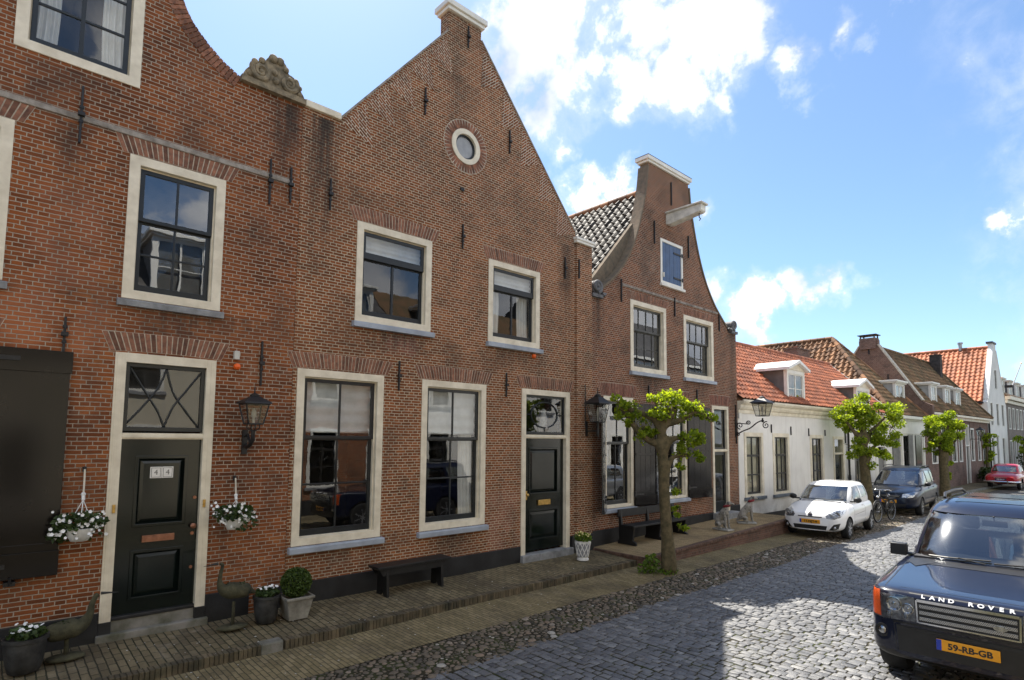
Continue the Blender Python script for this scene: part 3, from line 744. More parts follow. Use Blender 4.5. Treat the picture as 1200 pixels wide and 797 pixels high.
# ------------------------------------------------------------------ house with the scrolled gable (far left)
def hole(x0, x1, z0, z1): return rect(x0+.02, x1-.02, z0+.02, z1-.02)
def edge_bricks(house, path, mats, inward=.20, pitch=.056, y0=-.014, y1=.27, proud=.012, name='brick_edging'):
    mb = MB(); rg = random.Random(4); P = [Vector((a, 0, b)) for a, b in path]
    L = [0.]
    for a, b in zip(P, P[1:]): L.append(L[-1]+(b-a).length)
    s = 0.
    while s < L[-1]-pitch*.5:
        i = max(k for k in range(len(P)-1) if L[k] <= s+1e-6); d = (P[i+1]-P[i]).normalized(); p = P[i]+d*(s-L[i]+pitch/2)
        n = Vector((-d.z, 0, d.x)); n = n if n.z > 0 or (abs(n.z) < .05) else -n
        c = p+n*(proud-inward/2); M = Matrix((d, (0, 1, 0), n)).transposed()
        mb.obox((c.x, (y0+y1)/2+rg.uniform(-.003, .003), c.z), (pitch-.009, y1-y0, inward+rg.uniform(-.006, .006)), M, 0); s += pitch
    return part(name, house, mb, mats)
H1 = thing('brick_house', 'orange red brick house with dark green door and carved stone scroll on its gable shoulder', 'house', (.65, 0, 0))
curve = catmull([(2.53,7.80),(2.25,7.95),(2.0,8.15),(1.79,8.40),(1.66,8.72),(1.56,9.3),(1.50,10.0),(1.47,10.7)], 5)
mir = [(1.30-a, b) for a, b in curve]
out1 = [(-2.12,-.05),(3.415,-.05),(3.415,7.765),(2.53,7.765)]+curve+[(1.47,11.0),(-.17,11.0)]+mir[::-1]+[(-1.23,7.765),(-2.12,7.765)]
w1 = [(1.22,2.36,4.37,6.235),(-1.06,.09,4.37,6.235)]
holes1 = [hole(*q) for q in w1]+[hole(.03,1.27,7.13,8.85),(hole(-1.15,-.05,1.05,3.68)),rect(1.22,2.33,.20,3.66)]
facade(H1, out1, holes1, ['brick_orange','brick_orange'], bx=(-2.12, 3.415), eave=6.3)
gable_roof(H1, -2.12, 3.40, 6.25, .65, 9.05, .275, 9, 'tile_mottled')
for q in w1: window(H1, *q, fw=.115, upper=.41, lrows=2, sill='sill_grey', sillh=.10, silldep=.06, deep=.07, glass='old_glass', name='window')
window(H1, .03, 1.27, 7.13, 8.85, fw=.12, upper=.0, cols=2, lrows=3, casement=True, sill=None, curt=2, deep=.03, bar=.03)
window(H1, -1.15, -.05, 1.05, 3.68, fw=.115, upper=.35, lrows=2, blind=.3)
for q in ((1.14,2.44,6.24),(-1.14,.17,6.24)): arch(H1, *q, h=.24)
arch(H1, 1.14, 2.42, 3.69, h=.24); arch(H1, -1.25, .05, 3.69, h=.26)
edge_bricks(H1, curve[1:], 'brick_arch', name='gable_coping'); edge_bricks(H1, mir[1:], 'brick_arch', name='gable_coping')
mb = MB()
for xa, xb in ((-2.1,3.30),): mb.box(xa, xb, -.022, .05, 6.47, 6.545)
o = part('string_course', H1, mb, 'stone_band', bevel=.01)
mb = MB(); mb.box(-2.12, 1.19, -.03, .05, -.02, .52); mb.box(2.36, 2.92, -.03, .05, -.02, .54); part('plinth', H1, mb, 'plinth_black', bevel=.008)
for x, a, b in ((.69,6.18,6.90),(2.96,6.07,6.76),(3.265,6.18,6.73),(.68,3.62,4.04),(2.95,3.38,4.02)): anchor(H1, x, a, b, w=.024)
# carved scroll on the gable shoulder
G = MB()
base = catmull([(2.50,7.86),(2.54,7.96),(2.62,8.06),(2.70,8.16),(2.78,8.17),(2.82,8.24),(2.90,8.335),(3.04,8.33),(3.13,8.25),(3.155,8.16),(3.22,8.14),(3.29,8.09),(3.33,8.02),(3.355,7.96),(3.40,7.90),(3.41,7.85)], 3)
G.prism(base+[(3.41,7.845),(2.50,7.845)], -.05, .22)
G.box(2.48, 3.43, -.09, .25, 7.765, 7.85)
def volute(c, r, sgn, ph, turns=1.9):
    p = spiral(c, r, turns, 40, -.075, sgn, ph); G.tube(p, [.042*(1-.45*i/40) for i in range(41)], 7); G.ball((c[0], -.075, c[1]), .035, 8, 6)
volute((2.745,8.005), .135, 1, 2.6); volute((3.165,7.985), .12, -1, 2.6)
for a in (( 2.66,8.13,.05),(2.76,8.19,.05),(2.92,8.29,.07),(3.02,8.29,.065),(3.11,8.20,.05),(3.27,8.08,.045),(3.33,8.0,.04),(2.95,8.08,.05),(2.97,7.96,.055),(2.60,7.93,.05),(3.33,7.90,.04)): G.ball((a[0], -.05, a[1]), a[2], 9, 7, sq=(1,.8,1))
part('gable_ornament', H1, G, 'stone_carved', smooth=50)
# front door, number 44
D = door_frame(H1, 1.20, 2.35, .24, 3.68, 2.66, fw=.115)
mb = MB(); mb.prism(rect(1.318,2.232,2.70,3.562), .03, .075, holes=[rect(1.365,2.185,2.755,3.515)])
part('transom_sash', D, mb, 'sash_black', bevel=.004)
mb = MB()
for pts in ([(1.365,3.515),(1.55,3.2),(1.70,2.95),(1.775,2.755)], [(1.775,3.515),(1.69,3.27),(1.54,3.03),(1.365,2.80)], [(1.775,3.515),(1.86,3.22),(2.0,3.0),(2.185,2.755)], [(2.185,3.50),(2.02,3.25),(1.87,3.02),(1.775,2.755)]):
    mb.tube([(a, .052, b) for a, b in catmull(pts, 6)], .013, 6)
part('tracery', D, mb, 'sash_black', smooth=180)
mb = MB(); sheet(mb,1.36,2.19,.06,2.75,3.52); part('transom_pane', D, mb, 'window_glass')
mb = MB(); mb.box(1.32,2.23,.10,.112,2.74,3.53); part('transom_backing', D, mb, 'room_dark')
L = MB(); x0, x1, z0, z1 = 1.316, 2.234, .43, 2.625
L.prism(rect(x0,x1,z0,z1), .06, .11, holes=[rect(1.515,2.055,1.52,2.36), rect(1.515,2.055,.62,1.18)])
for (a,b,c,d) in ((1.515,2.055,1.52,2.36),(1.515,2.055,.62,1.18)):
    L.prism(rect(a-.03,b+.03,c-.03,d+.03), .048, .064, holes=[rect(a+.012,b-.012,c+.012,d-.012)])
    L.add([(a,.10,c),(b,.10,c),(b,.10,d),(a,.10,d),(a+.07,.072,c+.07),(b-.07,.072,c+.07),(b-.07,.072,d-.07),(a+.07,.072,d-.07)], [(0,1,5,4),(1,2,6,5),(2,3,7,6),(3,0,4,7),(4,5,6,7)])
part('door_leaf', D, L, 'black_green', bevel=.006)
mb = MB(); mb.box(1.60,1.965,.028,.056,1.30,1.385); mb.box(1.64,1.925,.024,.030,1.325,1.362); part('letter_slot', D, mb, 'copper', bevel=.004)
mb = MB(); mb.box(1.655,1.785,.058,.071,2.10,2.245); mb.box(1.788,1.918,.058,.071,2.10,2.245); part('number_plate', D, mb, 'tile_white', bevel=.003)
MX = lambda x, y, z: Matrix.Translation((x, y, z)) @ Matrix.Rotation(R(90), 4, 'X')
for xx in (1.720, 1.853): text('house_number', '4', .095, 'grey_letter', D, MX(xx, .056, 2.172), .001, local=False)
mb = MB()
for a,b,c,d in ((1.655,1.785,2.10,2.245),(1.788,1.918,2.10,2.245)): mb.prism(rect(a+.012,b-.012,c+.012,d-.012), .0555, .059, holes=[rect(a+.017,b-.017,c+.017,d-.017)])
part('number_border', D, mb, 'grey_letter')
RX = Matrix.Rotation(R(90), 3, 'X')
mb = MB(); mb.lathe([(.012,0),(.014,.03),(.034,.045),(.036,.06),(.02,.075)], (2.175,.06,1.46), 14, M=RX); mb.lathe([(.022,0),(.022,.012)], (2.175,.055,1.36), 12, M=RX); part('door_knob', D, mb, 'copper', smooth=50)
mb = MB(); mb.lathe([(.022,0),(.022,.012)], (2.185,.055,1.83), 12, M=RX); mb.lathe([(.02,0),(.02,.012)], (2.18,.055,.92), 12, M=RX); part('door_lock', D, mb, 'copper', smooth=50)
for x in (1.275, 2.285):
    mb = MB(); mb.box(x-.016, x+.016, -.04, -.02, 1.70, 1.80); mb.box(x-.008, x+.008, -.046, -.03, 1.735, 1.765); part('bell_push', D, mb, 'brass', bevel=.003)
mb = MB(); mb.box(1.17,2.39,-.085,.14,.10,.262); mb.box(1.30,2.25,.015,.12,.25,.40); part('doorstep', H1, mb, 'stone_grey', bevel=.015)
mb = MB(); mb.box(1.30,2.25,.0,.10,.395,.44); part('threshold', D, mb, 'plinth_black', bevel=.01)
# brown shutter leaf standing open against the wall
mb = MB(); mb.box(-.10,.755,-.075,-.03,1.32,3.62); mb.box(-.12,.775,-.085,-.03,3.36,3.62); mb.box(-.12,.765,-.095,-.03,1.05,1.33); mb.box(-.10,.755,-.082,-.074,1.33,1.42)
sh = part('shutter', H1, mb, 'shutter_brown', bevel=.008); sh['label'] = 'dark glossy closed-looking shutter leaf beside the planter'
mb = MB()
for zz in (1.2, 3.5): mb.box(-.15,.3,-.105,-.09,zz-.025,zz+.025)
part('shutter_hinge', sh, mb, 'iron_black')
mb = MB(); mb.box(.30,.40,-.12,0,.985,1.03); mb.tube([(.35,-.12,1.0),(.35,-.14,1.08)], .015, 6); part('shutter_stay', H1, mb, 'iron_black')

# ------------------------------------------------------------------ wide brown brick house with the pointed gable
H2 = thing('brick_house', 'wide brown brick house with tall pointed gable and small round attic window', 'house', (6.6, 0, 0))
out2 = [(3.422,-.05),(9.80,-.05),(9.80,7.36),(6.95,10.60),(6.95,10.82),(6.15,10.82),(6.15,10.40),(4.01,7.775),(3.422,7.775)]
G1, G2 = (3.49,4.955,1.03,3.68), (5.725,7.19,1.03,3.68); U1, U2 = (4.395,5.865,4.54,6.205), (7.225,8.645,4.545,6.19)
OC = (6.61, 8.265)
holes2 = [hole(*q) for q in (G1,G2,U1,U2)]+[circle(OC[0],OC[1],.33,36), rect(8.17,9.58,.20,3.66)]
facade(H2, out2, holes2, ['brick_brown','brick_brown'], bx=(3.422, 10.33), eave=7.0)
gable_roof(H2, 3.43, 10.30, 6.85, 6.6, 10.15, .275, 9, 'tile_mottled')
mb = MB(); mb.box(9.80,10.335,-.045,.26,-.05,7.13); part('pier', H2, mb, 'brick_brown')
mb = MB(); mb.box(9.76,10.38,-.09,.30,7.13,7.19); mb.box(9.74,10.40,-.11,.32,7.19,7.25); part('pier_cap', H2, mb, 'white_paint', bevel=.01)
mb = MB(); mb.box(3.43,4.03,-.06,.30,7.775,7.885); part('ledge_cap', H2, mb, 'cream_paint', bevel=.012)
mb = MB(); mb.box(6.10,7.00,-.06,.32,10.82,10.89); mb.box(6.06,7.04,-.10,.36,10.89,11.0); part('gable_cap', H2, mb, 'white_paint', bevel=.01)
coping(H2, [(4.01,7.775),(6.15,10.40)], 0, .26, 'stone_band', th=.03, out=.012); coping(H2, [(6.95,10.60),(9.80,7.36)], 0, .26, 'stone_band', th=.03, out=.012)
window(H2, *G1, fw=.115, upper=.375, lrows=2, blind=.335, deep=.075); window(H2, *G2, fw=.115, upper=.375, lrows=2, blind=.335, curt=1, deep=.075)
window(H2, *U1, fw=.115, upper=.30, ucols=1, lrows=1, casement=True, blind=.27, deep=.06, bar=.05, transom=.11); window(H2, *U2, fw=.115, upper=.30, ucols=1, lrows=1, casement=True, blind=.27, curt=2, deep=.06, bar=.05, transom=.11)
for a, b, z in ((3.42,5.03,3.69),(5.66,7.26,3.69),(4.32,5.94,6.21),(7.16,8.71,6.195),(8.09,9.68,3.70)): arch(H2, a, b, z, h=.235)
mb = MB(); mb.box(3.02,8.13,-.028,.05,-.02,.50); mb.box(9.63,10.36,-.075,.05,-.02,.55); part('plinth', H2, mb, 'plinth_black', bevel=.008)
for x, a, b in ((3.90,6.24,6.76),(5.645,8.52,9.04),(6.61,10.27,10.72),(7.73,8.52,9.02),(6.555,6.23,6.71),(5.24,3.45,3.96),(7.705,3.48,3.96),(9.435,6.21,6.71)): anchor(H2, x, a, b, w=.022)
mb = MB(); mb.box(9.85,9.875,-.085,-.05,6.3,6.74); part('wall_anchor', H2, mb, 'iron_black')
mb = MB(); mb.box(6.49,6.57,-.03,0,7.36,7.42); part('iron_hook', H2, mb, 'iron_black')
# round attic window with its ring of bricks
mb = MB(); mb.prism(circle(*OC,.345,40), -.02, .12, holes=[circle(*OC,.245,40)]); ov = part('round_window', H2, mb, 'cream_paint', bevel=.008)
mb = MB(); mb.prism(circle(*OC,.25,36), .03, .08, holes=[circle(*OC,.205,36)]); part('sash', ov, mb, 'sash_black')
mb = MB(); mb.prism(circle(*OC,.21,32), .05, .06); part('pane', ov, mb, 'pale_panel')
mb = MB(); nb = 44
for i in range(nb):
    a = 2*math.pi*i/nb; d = Vector((math.cos(a), 0, math.sin(a))); tt = Vector((-d.z, 0, d.x)); c = Vector((OC[0], 0, OC[1]))+d*.43
    mb.obox((c.x, .01, c.z), (.165, .034, 2*math.pi*.43/nb-.010), Matrix((d, (0,1,0), tt)).transposed())
part('brick_ring', H2, mb, 'brick_arch')
mb = MB(); mb.prism(circle(*OC,.525,44), -.003, .02, holes=[circle(*OC,.34,44)]); part('ring_mortar', H2, mb, 'arch_mortar')
# tumbled brick triangles along both slopes
for A, B, sg in (((4.08,7.76),(6.13,10.27),1),((9.74,7.33),(6.99,10.45),-1)):
    a, b = Vector((A[0],0,A[1])), Vector((B[0],0,B[1])); d = (b-a).normalized(); n = Vector((d.z,0,-d.x)); n = n if n.z < 0 else -n; L = (b-a).length
    mb = MB(); k = 5
    for i in range(k):
        z0, z1 = L*i/k, L*(i+.97)/k
        mb.add([(0,-.006,z0),(0,-.006,z1),(.56,-.006,z0+(z1-z0)*.30)], [(0,1,2)]) 
    me = bpy.data.meshes.new('brick_tumbling'); me.from_pydata(mb.v, [], mb.f); me.materials.append(MATS['brick_tumble'])
    bm = bmesh.new(); bm.from_mesh(me); r_ = bmesh.ops.extrude_face_region(bm, geom=bm.faces[:]); bmesh.ops.translate(bm, verts=[v for v in r_['geom'] if isinstance(v, bmesh.types.BMVert)], vec=(0,.012,0)); bm.to_mesh(me); bm.free()
    q = link('brick_tumbling', me); ang = math.atan2(n.z, n.x)
    # rotate local x onto the inward normal, local z follows the slope
    q.location = a; q.rotation_euler = (0, -ang, 0)
    if (Matrix.Rotation(-ang, 3, 'Y') @ Vector((0,0,1))).dot(d) < 0:
        for v in me.vertices: v.co.z *= -1
        me.flip_normals()
    q.parent = H2; q.matrix_parent_inverse = wmat(H2).inverted()
# front door
D = door_frame(H2, 8.15, 9.60, .20, 3.68, 2.72, fw=.115, base=False)
mb = MB(); mb.prism(rect(8.268,9.482,2.75,3.562), .03, .075, holes=[rect(8.315,9.435,2.80,3.515)]); part('transom_sash', D, mb, 'sash_black', bevel=.004)
mb = MB(); mb.tube([(8.875+.40*math.cos(2*math.pi*i/36), .05, 3.16+.27*math.sin(2*math.pi*i/36)) for i in range(37)], .016, 6, caps=False)
for a, b in (((8.875,2.80),(8.875,2.89)),((8.875,3.43),(8.875,3.515)),((8.315,3.16),(8.475,3.16)),((9.275,3.16),(9.435,3.16))): mb.tube([(a[0],.05,a[1]),(b[0],.05,b[1])], .012, 6)
part('tracery', D, mb, 'sash_black', smooth=180)
mb = MB(); sheet(mb,8.31,9.44,.06,2.79,3.52); part('transom_pane', D, mb, 'window_glass')
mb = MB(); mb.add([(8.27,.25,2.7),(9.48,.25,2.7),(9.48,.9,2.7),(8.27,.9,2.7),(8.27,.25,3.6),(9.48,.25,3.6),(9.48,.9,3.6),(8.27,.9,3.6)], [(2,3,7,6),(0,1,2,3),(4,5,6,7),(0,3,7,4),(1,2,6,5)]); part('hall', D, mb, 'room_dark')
mb = MB(); mb.lathe([(.10,2.82),(.11,2.9),(.07,3.0),(.09,3.1),(.05,3.2),(.055,3.26),(.02,3.30)], (8.93,.14,0), 12); part('figurine', D, mb, 'statue_stone', smooth=180)
L = MB(); L.prism(rect(8.266,9.484,.36,2.69), .07, .12, holes=[rect(8.46,9.29,1.52,2.44), rect(8.46,9.29,.58,1.16)])
for (a,b,c,d) in ((8.46,9.29,1.52,2.44),(8.46,9.29,.58,1.16)):
    L.prism(rect(a-.03,b+.03,c-.03,d+.03), .058, .074, holes=[rect(a+.012,b-.012,c+.012,d-.012)])
    L.add([(a,.11,c),(b,.11,c),(b,.11,d),(a,.11,d),(a+.08,.085,c+.08),(b-.08,.085,c+.08),(b-.08,.085,d-.08),(a+.08,.085,d-.08)], [(0,1,5,4),(1,2,6,5),(2,3,7,6),(3,0,4,7),(4,5,6,7)])
part('door_leaf', D, L, 'black_green', bevel=.006)
mb = MB(); mb.box(8.69,9.06,.04,.066,1.27,1.38); part('letter_slot', D, mb, 'brass', bevel=.004)
mb = MB(); mb.lathe([(.014,0),(.014,.03),(.035,.045),(.037,.06),(.02,.075)], (8.36,.07,1.50), 14, M=RX); mb.box(8.335,8.385,.06,.072,1.40,1.58); part('door_knob', D, mb, 'brass', smooth=50)
mb = MB(); mb.box(8.12,9.64,-.11,.14,.05,.32); part('doorstep', H2, mb, 'sill_grey', bevel=.012)

# ------------------------------------------------------------------ brick house with the bell shaped gable
H3 = thing('brick_house', 'plum brick house with curved bell gable, hoist beam and blue attic hatch', 'house', (13.6, 0, 0))
c3 = catmull([(16.84,6.13),(16.52,6.36),(16.05,6.75),(15.55,7.38),(15.15,8.22),(14.84,9.25),(14.72,10.04)], 5)
m3 = [(27.46-a, b) for a, b in c3]
out3 = [(10.345,-.05),(17.44,-.05),(17.44,6.0),(16.95,6.0)]+c3+m3[::-1]+[(10.345,6.0)]
A3, B3 = (11.88,13.475,4.37,6.18), (14.37,16.00,4.40,6.165)
W3a, W3b = (10.80,11.96,1.04,3.68), (13.28,14.44,1.10,3.68)
holes3 = [hole(*q) for q in (A3,B3,W3a,W3b,(13.27,14.34,6.84,8.09))]+[rect(15.87,16.80,.30,3.66)]
facade(H3, out3, holes3, ['brick_plum','coping_old'], bx=(10.345, 17.44), eave=6.05)
pantiles('roof', H3, 'tile_dark', (10.36, 8.6, 6.13), (0,-1,0), (3.24,0,3.57), 8.3, 4.8, tw=.24, th=.30, amp=.055, seed=2, step=.035)
mb = MB(); mb.prism([(10.36,6.03),(13.6,9.60),(13.6,9.45),(10.36,5.9)], .27, 8.9); mb.prism([(13.6,9.72),(17.4,6.1),(17.4,5.95),(13.6,9.45)], .27, 8.9)
part('roof_deck', H3, mb, 'tile_mottled')
mb = MB()
for k in range(26): mb.tube([(13.6,.30+k*.33,9.70),(13.6,.30+k*.33+.32,9.715)], [.12,.105], 10)
part('ridge_tiles', H3, mb, 'tile_mottled', smooth=60)
rl = lambda x: 6.20+(x-10.36)*1.102
fill = [p for p in m3 if p[1] < rl(p[0])-.03]
mb = MB(); mb.prism(fill+[(fill[-1][0]+.02, rl(fill[-1][0])), (fill[0][0]-.04, rl(fill[0][0]-.04)), (fill[0][0]-.04, fill[0][1])], .20, .34); part('verge_mortar', H3, mb, 'coping_old')
coping(H3, m3[:-1], 0, .26, 'coping_old', th=.05, out=.03, name='gable_coping'); coping(H3, c3[:-1], 0, .26, 'coping_old', th=.05, out=.03, name='gable_coping')
mb = MB(); mb.box(12.66,14.76,-.05,.30,10.04,10.10); mb.box(12.61,14.80,-.09,.34,10.10,10.20); part('gable_cap', H3, mb, 'white_paint', bevel=.01)
mb = MB(); mb.box(12.61,14.80,-.09,.34,10.20,10.215); part('cap_lead', H3, mb, 'lead')
for cx, sg in ((10.52,1),(17.22,-1)):
    mb = MB(); mb.box(cx-.19, cx+.19, -.09, .30, 5.98, 6.06)
    mb.tube(spiral((cx, 6.24), .15, 1.8, 36, -.06, sg, -1.57), [.055*(1-.4*i/36) for i in range(37)], 8); mb.lathe([(.15,-.02),(.15,.30)], (cx, .0, 6.24), 18, M=Matrix.Rotation(R(-90), 3, 'X'))
    mb.tube([(cx+sg*.16,-.06,6.10),(cx+sg*.24,-.06,6.07),(cx+sg*.33,-.05,6.12)], [.05,.05,.03], 7)
    part('gable_scroll', H3, mb, 'scroll_grey', smooth=50)
window(H3, *A3, fw=.12, upper=.38, cols=4, lrows=2, glass='old_glass', deep=.09, bar=.022, sash='sash_green'); window(H3, *B3, fw=.12, upper=.38, cols=4, lrows=2, glass='old_glass', deep=.09, bar=.022, sash='sash_green')
window(H3, *W3a, fw=.10, upper=.40, cols=2, lrows=1, glass='old_glass', deep=.06, bar=.022, fwb=.06); window(H3, *W3b, fw=.10, upper=.40, cols=2, lrows=1, glass='old_glass', deep=.06, bar=.022, fwb=.06)
for a, b, z in ((10.72,12.04,3.69),(13.2,14.52,3.69),(15.78,16.9,3.69)): arch(H3, a, b, z, h=.30, mats=('brick_arch_red','arch_mortar'))
for a, b, z in ((11.8,13.55,6.19),(14.3,16.07,6.175)): arch(H3, a, b, z, h=.20)
mb = MB(); mb.box(11.55,16.30,-.02,.05,6.465,6.525); part('string_course', H3, mb, 'stone_band', bevel=.01)
mb = MB(); mb.box(10.38,15.84,-.03,.05,-.02,.58); mb.box(16.85,17.44,-.03,.05,-.02,.70); part('plinth', H3, mb, 'plinth_black', bevel=.008)
for x, a, b in ((13.8,9.15,9.81),(12.955,7.86,8.49),(14.66,7.84,8.49),(11.495,6.04,6.62),(13.9,6.04,6.56),(16.36,5.96,6.46),(17.30,2.56,3.76),(12.62,3.62,4.05),(15.0,3.72,4.1)): anchor(H3, x, a, b, bulge=False, w=.03)
# attic hatch
mb = MB(); mb.prism(rect(13.25,14.355,6.86,8.10), -.02, .12, holes=[rect(13.33,14.275,6.94,8.02)]); mb.box(13.22,14.40,-.07,.10,6.79,6.862); ht = part('attic_hatch', H3, mb, 'white_paint', bevel=.006)
mb = MB()
for k in range(5): mb.box(13.335+k*.1872, 13.335+(k+1)*.1872-.004, .0, .04, 6.945, 8.015)
part('hatch_boards', ht, mb, 'shutter_blue', bevel=.004)
mb = MB()
for zz in (7.12, 7.82): mb.box(13.9,14.30,-.014,.0,zz-.025,zz+.025); mb.obox((14.31,-.02,zz), (.06,.04,.10))
part('hatch_hinge', ht, mb, 'iron_black')
mb = MB(); mb.obox((13.345,-.03,7.10), (.05,.05,.12)); part('hatch_stay', ht, mb, 'ivory')
# hoist beam
mb = MB(); mb.prism([(.05,8.55),(-.12,8.53),(-.85,8.62),(-1.02,8.64),(-1.05,8.68),(-1.05,8.84),(.05,8.84)], 13.55, 13.80, axis='x'); mb.box(13.50,13.85,-1.10,.05,8.84,8.89); part('hoist_beam', H3, mb, 'beam_paint', bevel=.012)
mb = MB(); mb.tube([(13.67,-.93,8.66),(13.67,-.93,8.52),(13.67,-.97,8.47),(13.67,-.93,8.43)], .014, 6); part('hoist_hook', H3, mb, 'iron_black')
# shutters
def shutter(x, w, z0, z1, ang, sg, mat, base=None):
    """leaf hinged at x, opening away from the window; sg -1 hangs to the left"""
    mb = MB(); n = 4
    for k in range(n): mb.box(sg*(w*k/n), sg*(w*(k+1)/n-.004), -.030, .006, z0, z1)
    for zz in (z0+.28, (z0+z1)/2, z1-.28): mb.box(sg*.02, sg*(w-.02), -.045, -.029, zz-.03, zz+.03)
    mb.box(sg*-.01, sg*w, -.055, -.028, z0-.01, z0+.24)
    M = Matrix.Translation((x, -.03, 0)) @ Matrix.Rotation(ang, 4, 'Z'); mb.v = [tuple(M @ Vector(p)) for p in mb.v]
    s = part('shutter', H3, mb, mat, bevel=.004)
    mb = MB()
    for zz in (z0+.28, z1-.28): mb.obox((0,-.03,zz), (.05,.05,.14)); mb.box(0, sg*.3, -.052, -.044, zz-.02, zz+.02)
    mb.v = [tuple(M @ Vector(p)) for p in mb.v]; part('shutter_hinge', s, mb, 'iron_black'); return s
shutter(10.80, .62, 1.0, 3.60, R(33), -1, 'shutter_black'); shutter(11.97, .74, 1.04, 3.55, R(-7), 1, 'shutter_brown')
shutter(13.27, .52, 1.04, 3.55, R(9), -1, 'shutter_black'); shutter(14.45, .95, 1.08, 3.58, R(-10), 1, 'shutter_brown')
D = door_frame(H3, 15.85, 16.82, .52, 3.68, 2.38, fw=.10, base=False)
mb = MB(); mb.prism(rect(15.952,16.718,.60,2.33), .05, .10, holes=[rect(16.06,16.61,.86,2.22)]); mb.prism(rect(15.952,16.718,2.40,3.578), .05, .10, holes=[rect(16.0,16.67,2.45,3.53)]); mb.box(15.952,16.718,.05,.1,.52,.602); part('door_leaf', D, mb, 'sash_black', bevel=.004)
mb = MB(); sheet(mb,16.05,16.62,.07,.85,2.23); sheet(mb,15.99,16.68,.07,2.44,3.54); part('pane', D, mb, 'window_glass')
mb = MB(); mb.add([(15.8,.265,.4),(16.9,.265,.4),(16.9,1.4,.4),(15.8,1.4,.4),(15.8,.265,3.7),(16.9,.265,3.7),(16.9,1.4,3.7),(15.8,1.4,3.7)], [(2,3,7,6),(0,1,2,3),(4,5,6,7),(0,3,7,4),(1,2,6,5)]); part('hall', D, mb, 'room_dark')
mb = MB(); mb.grid(lambda a,b: (16.0+.22*a*(1-b*.7), .12+.02*math.sin(a*14), 2.55+b*.95), 20, 4); part('curtain', D, mb, 'curtain', smooth=180)
mb = MB(); mb.box(15.78,16.90,-.34,.14,.30,.56); part('doorstep', H3, mb, 'sill_grey', bevel=.012)

# ------------------------------------------------------------------ low white house with the red roof (turned two degrees, like everything further on)
def froot(name, label, cat, s): 
    p = fs(s, 0, 0); return thing(name, label, cat, tuple(p))
def simple_window(house, x0, x1, z0, z1, cols=2, rows=3, fw=.10, frame='white_paint', sash='sash_dark', sill=None, T=onfar, glass='window_glass', curt=False, shades=False, back='room_dark', name='window', y=0.):
    f = MB(); f.prism(rect(x0, x1, z0, z1), y-.02, y+.14, holes=[rect(x0+fw, x1-fw, z0+fw*.6, z1-fw)]); w = part(name, house, xf(f, T), frame)
    s = MB(); a0, a1, b0, b1 = x0+fw-.004, x1-fw+.004, z0+fw*.6-.004, z1-fw+.004
    s.prism(rect(a0, a1, b0, b1), y+.05, y+.10, holes=[rect(a0+.05, a1-.05, b0+.07, b1-.05)])
    for i in range(1, cols): xc = a0+(a1-a0)*i/cols; s.box(xc-.02, xc+.02, y+.055, y+.095, b0+.06, b1-.04)
    for j in range(1, rows): zc = b0+(b1-b0)*j/rows; bw = .035 if (j == rows-1 and rows > 2) else .02; s.box(a0+.04, a1-.04, y+.052, y+.097, zc-bw, zc+bw)
    part('sash', w, xf(s, T), sash)
    g = MB(); sheet(g, a0+.045, a1-.045, y+.07, b0+.065, b1-.045); part('pane', w, xf(g, T), glass)
    if sill: q = MB(); q.box(x0-.06, x1+.06, y-.08, y+.12, z0-.10, z0-.002); part('sill', w, xf(q, T), sill, bevel=.006)
    if curt:
        q = MB(); q.grid(lambda a, b: (a0+a*(a1-a0), y+.16+.02*math.sin(a*40), b0+b*(b1-b0)), 40, 1); part('curtain', w, xf(q, T), 'curtain_tan', smooth=180)
    q = MB(); X0, X1, Z0, Z1, Ya, Yb = x0-.1, x1+.1, z0-.1, z1+.1, y+.262, y+1.3
    q.add([(X0,Ya,Z0),(X1,Ya,Z0),(X1,Ya,Z1),(X0,Ya,Z1),(X0,Yb,Z0),(X1,Yb,Z0),(X1,Yb,Z1),(X0,Yb,Z1)], [(4,5,6,7),(0,1,5,4),(1,2,6,5),(2,3,7,6),(3,0,4,7)])
    part('room', w, xf(q, T), back); return w
paint('sash_dark', (.028,.026,.024), .5, .2, 5)
paint('curtain_tan', (.62,.56,.43), .9, .12, 3)

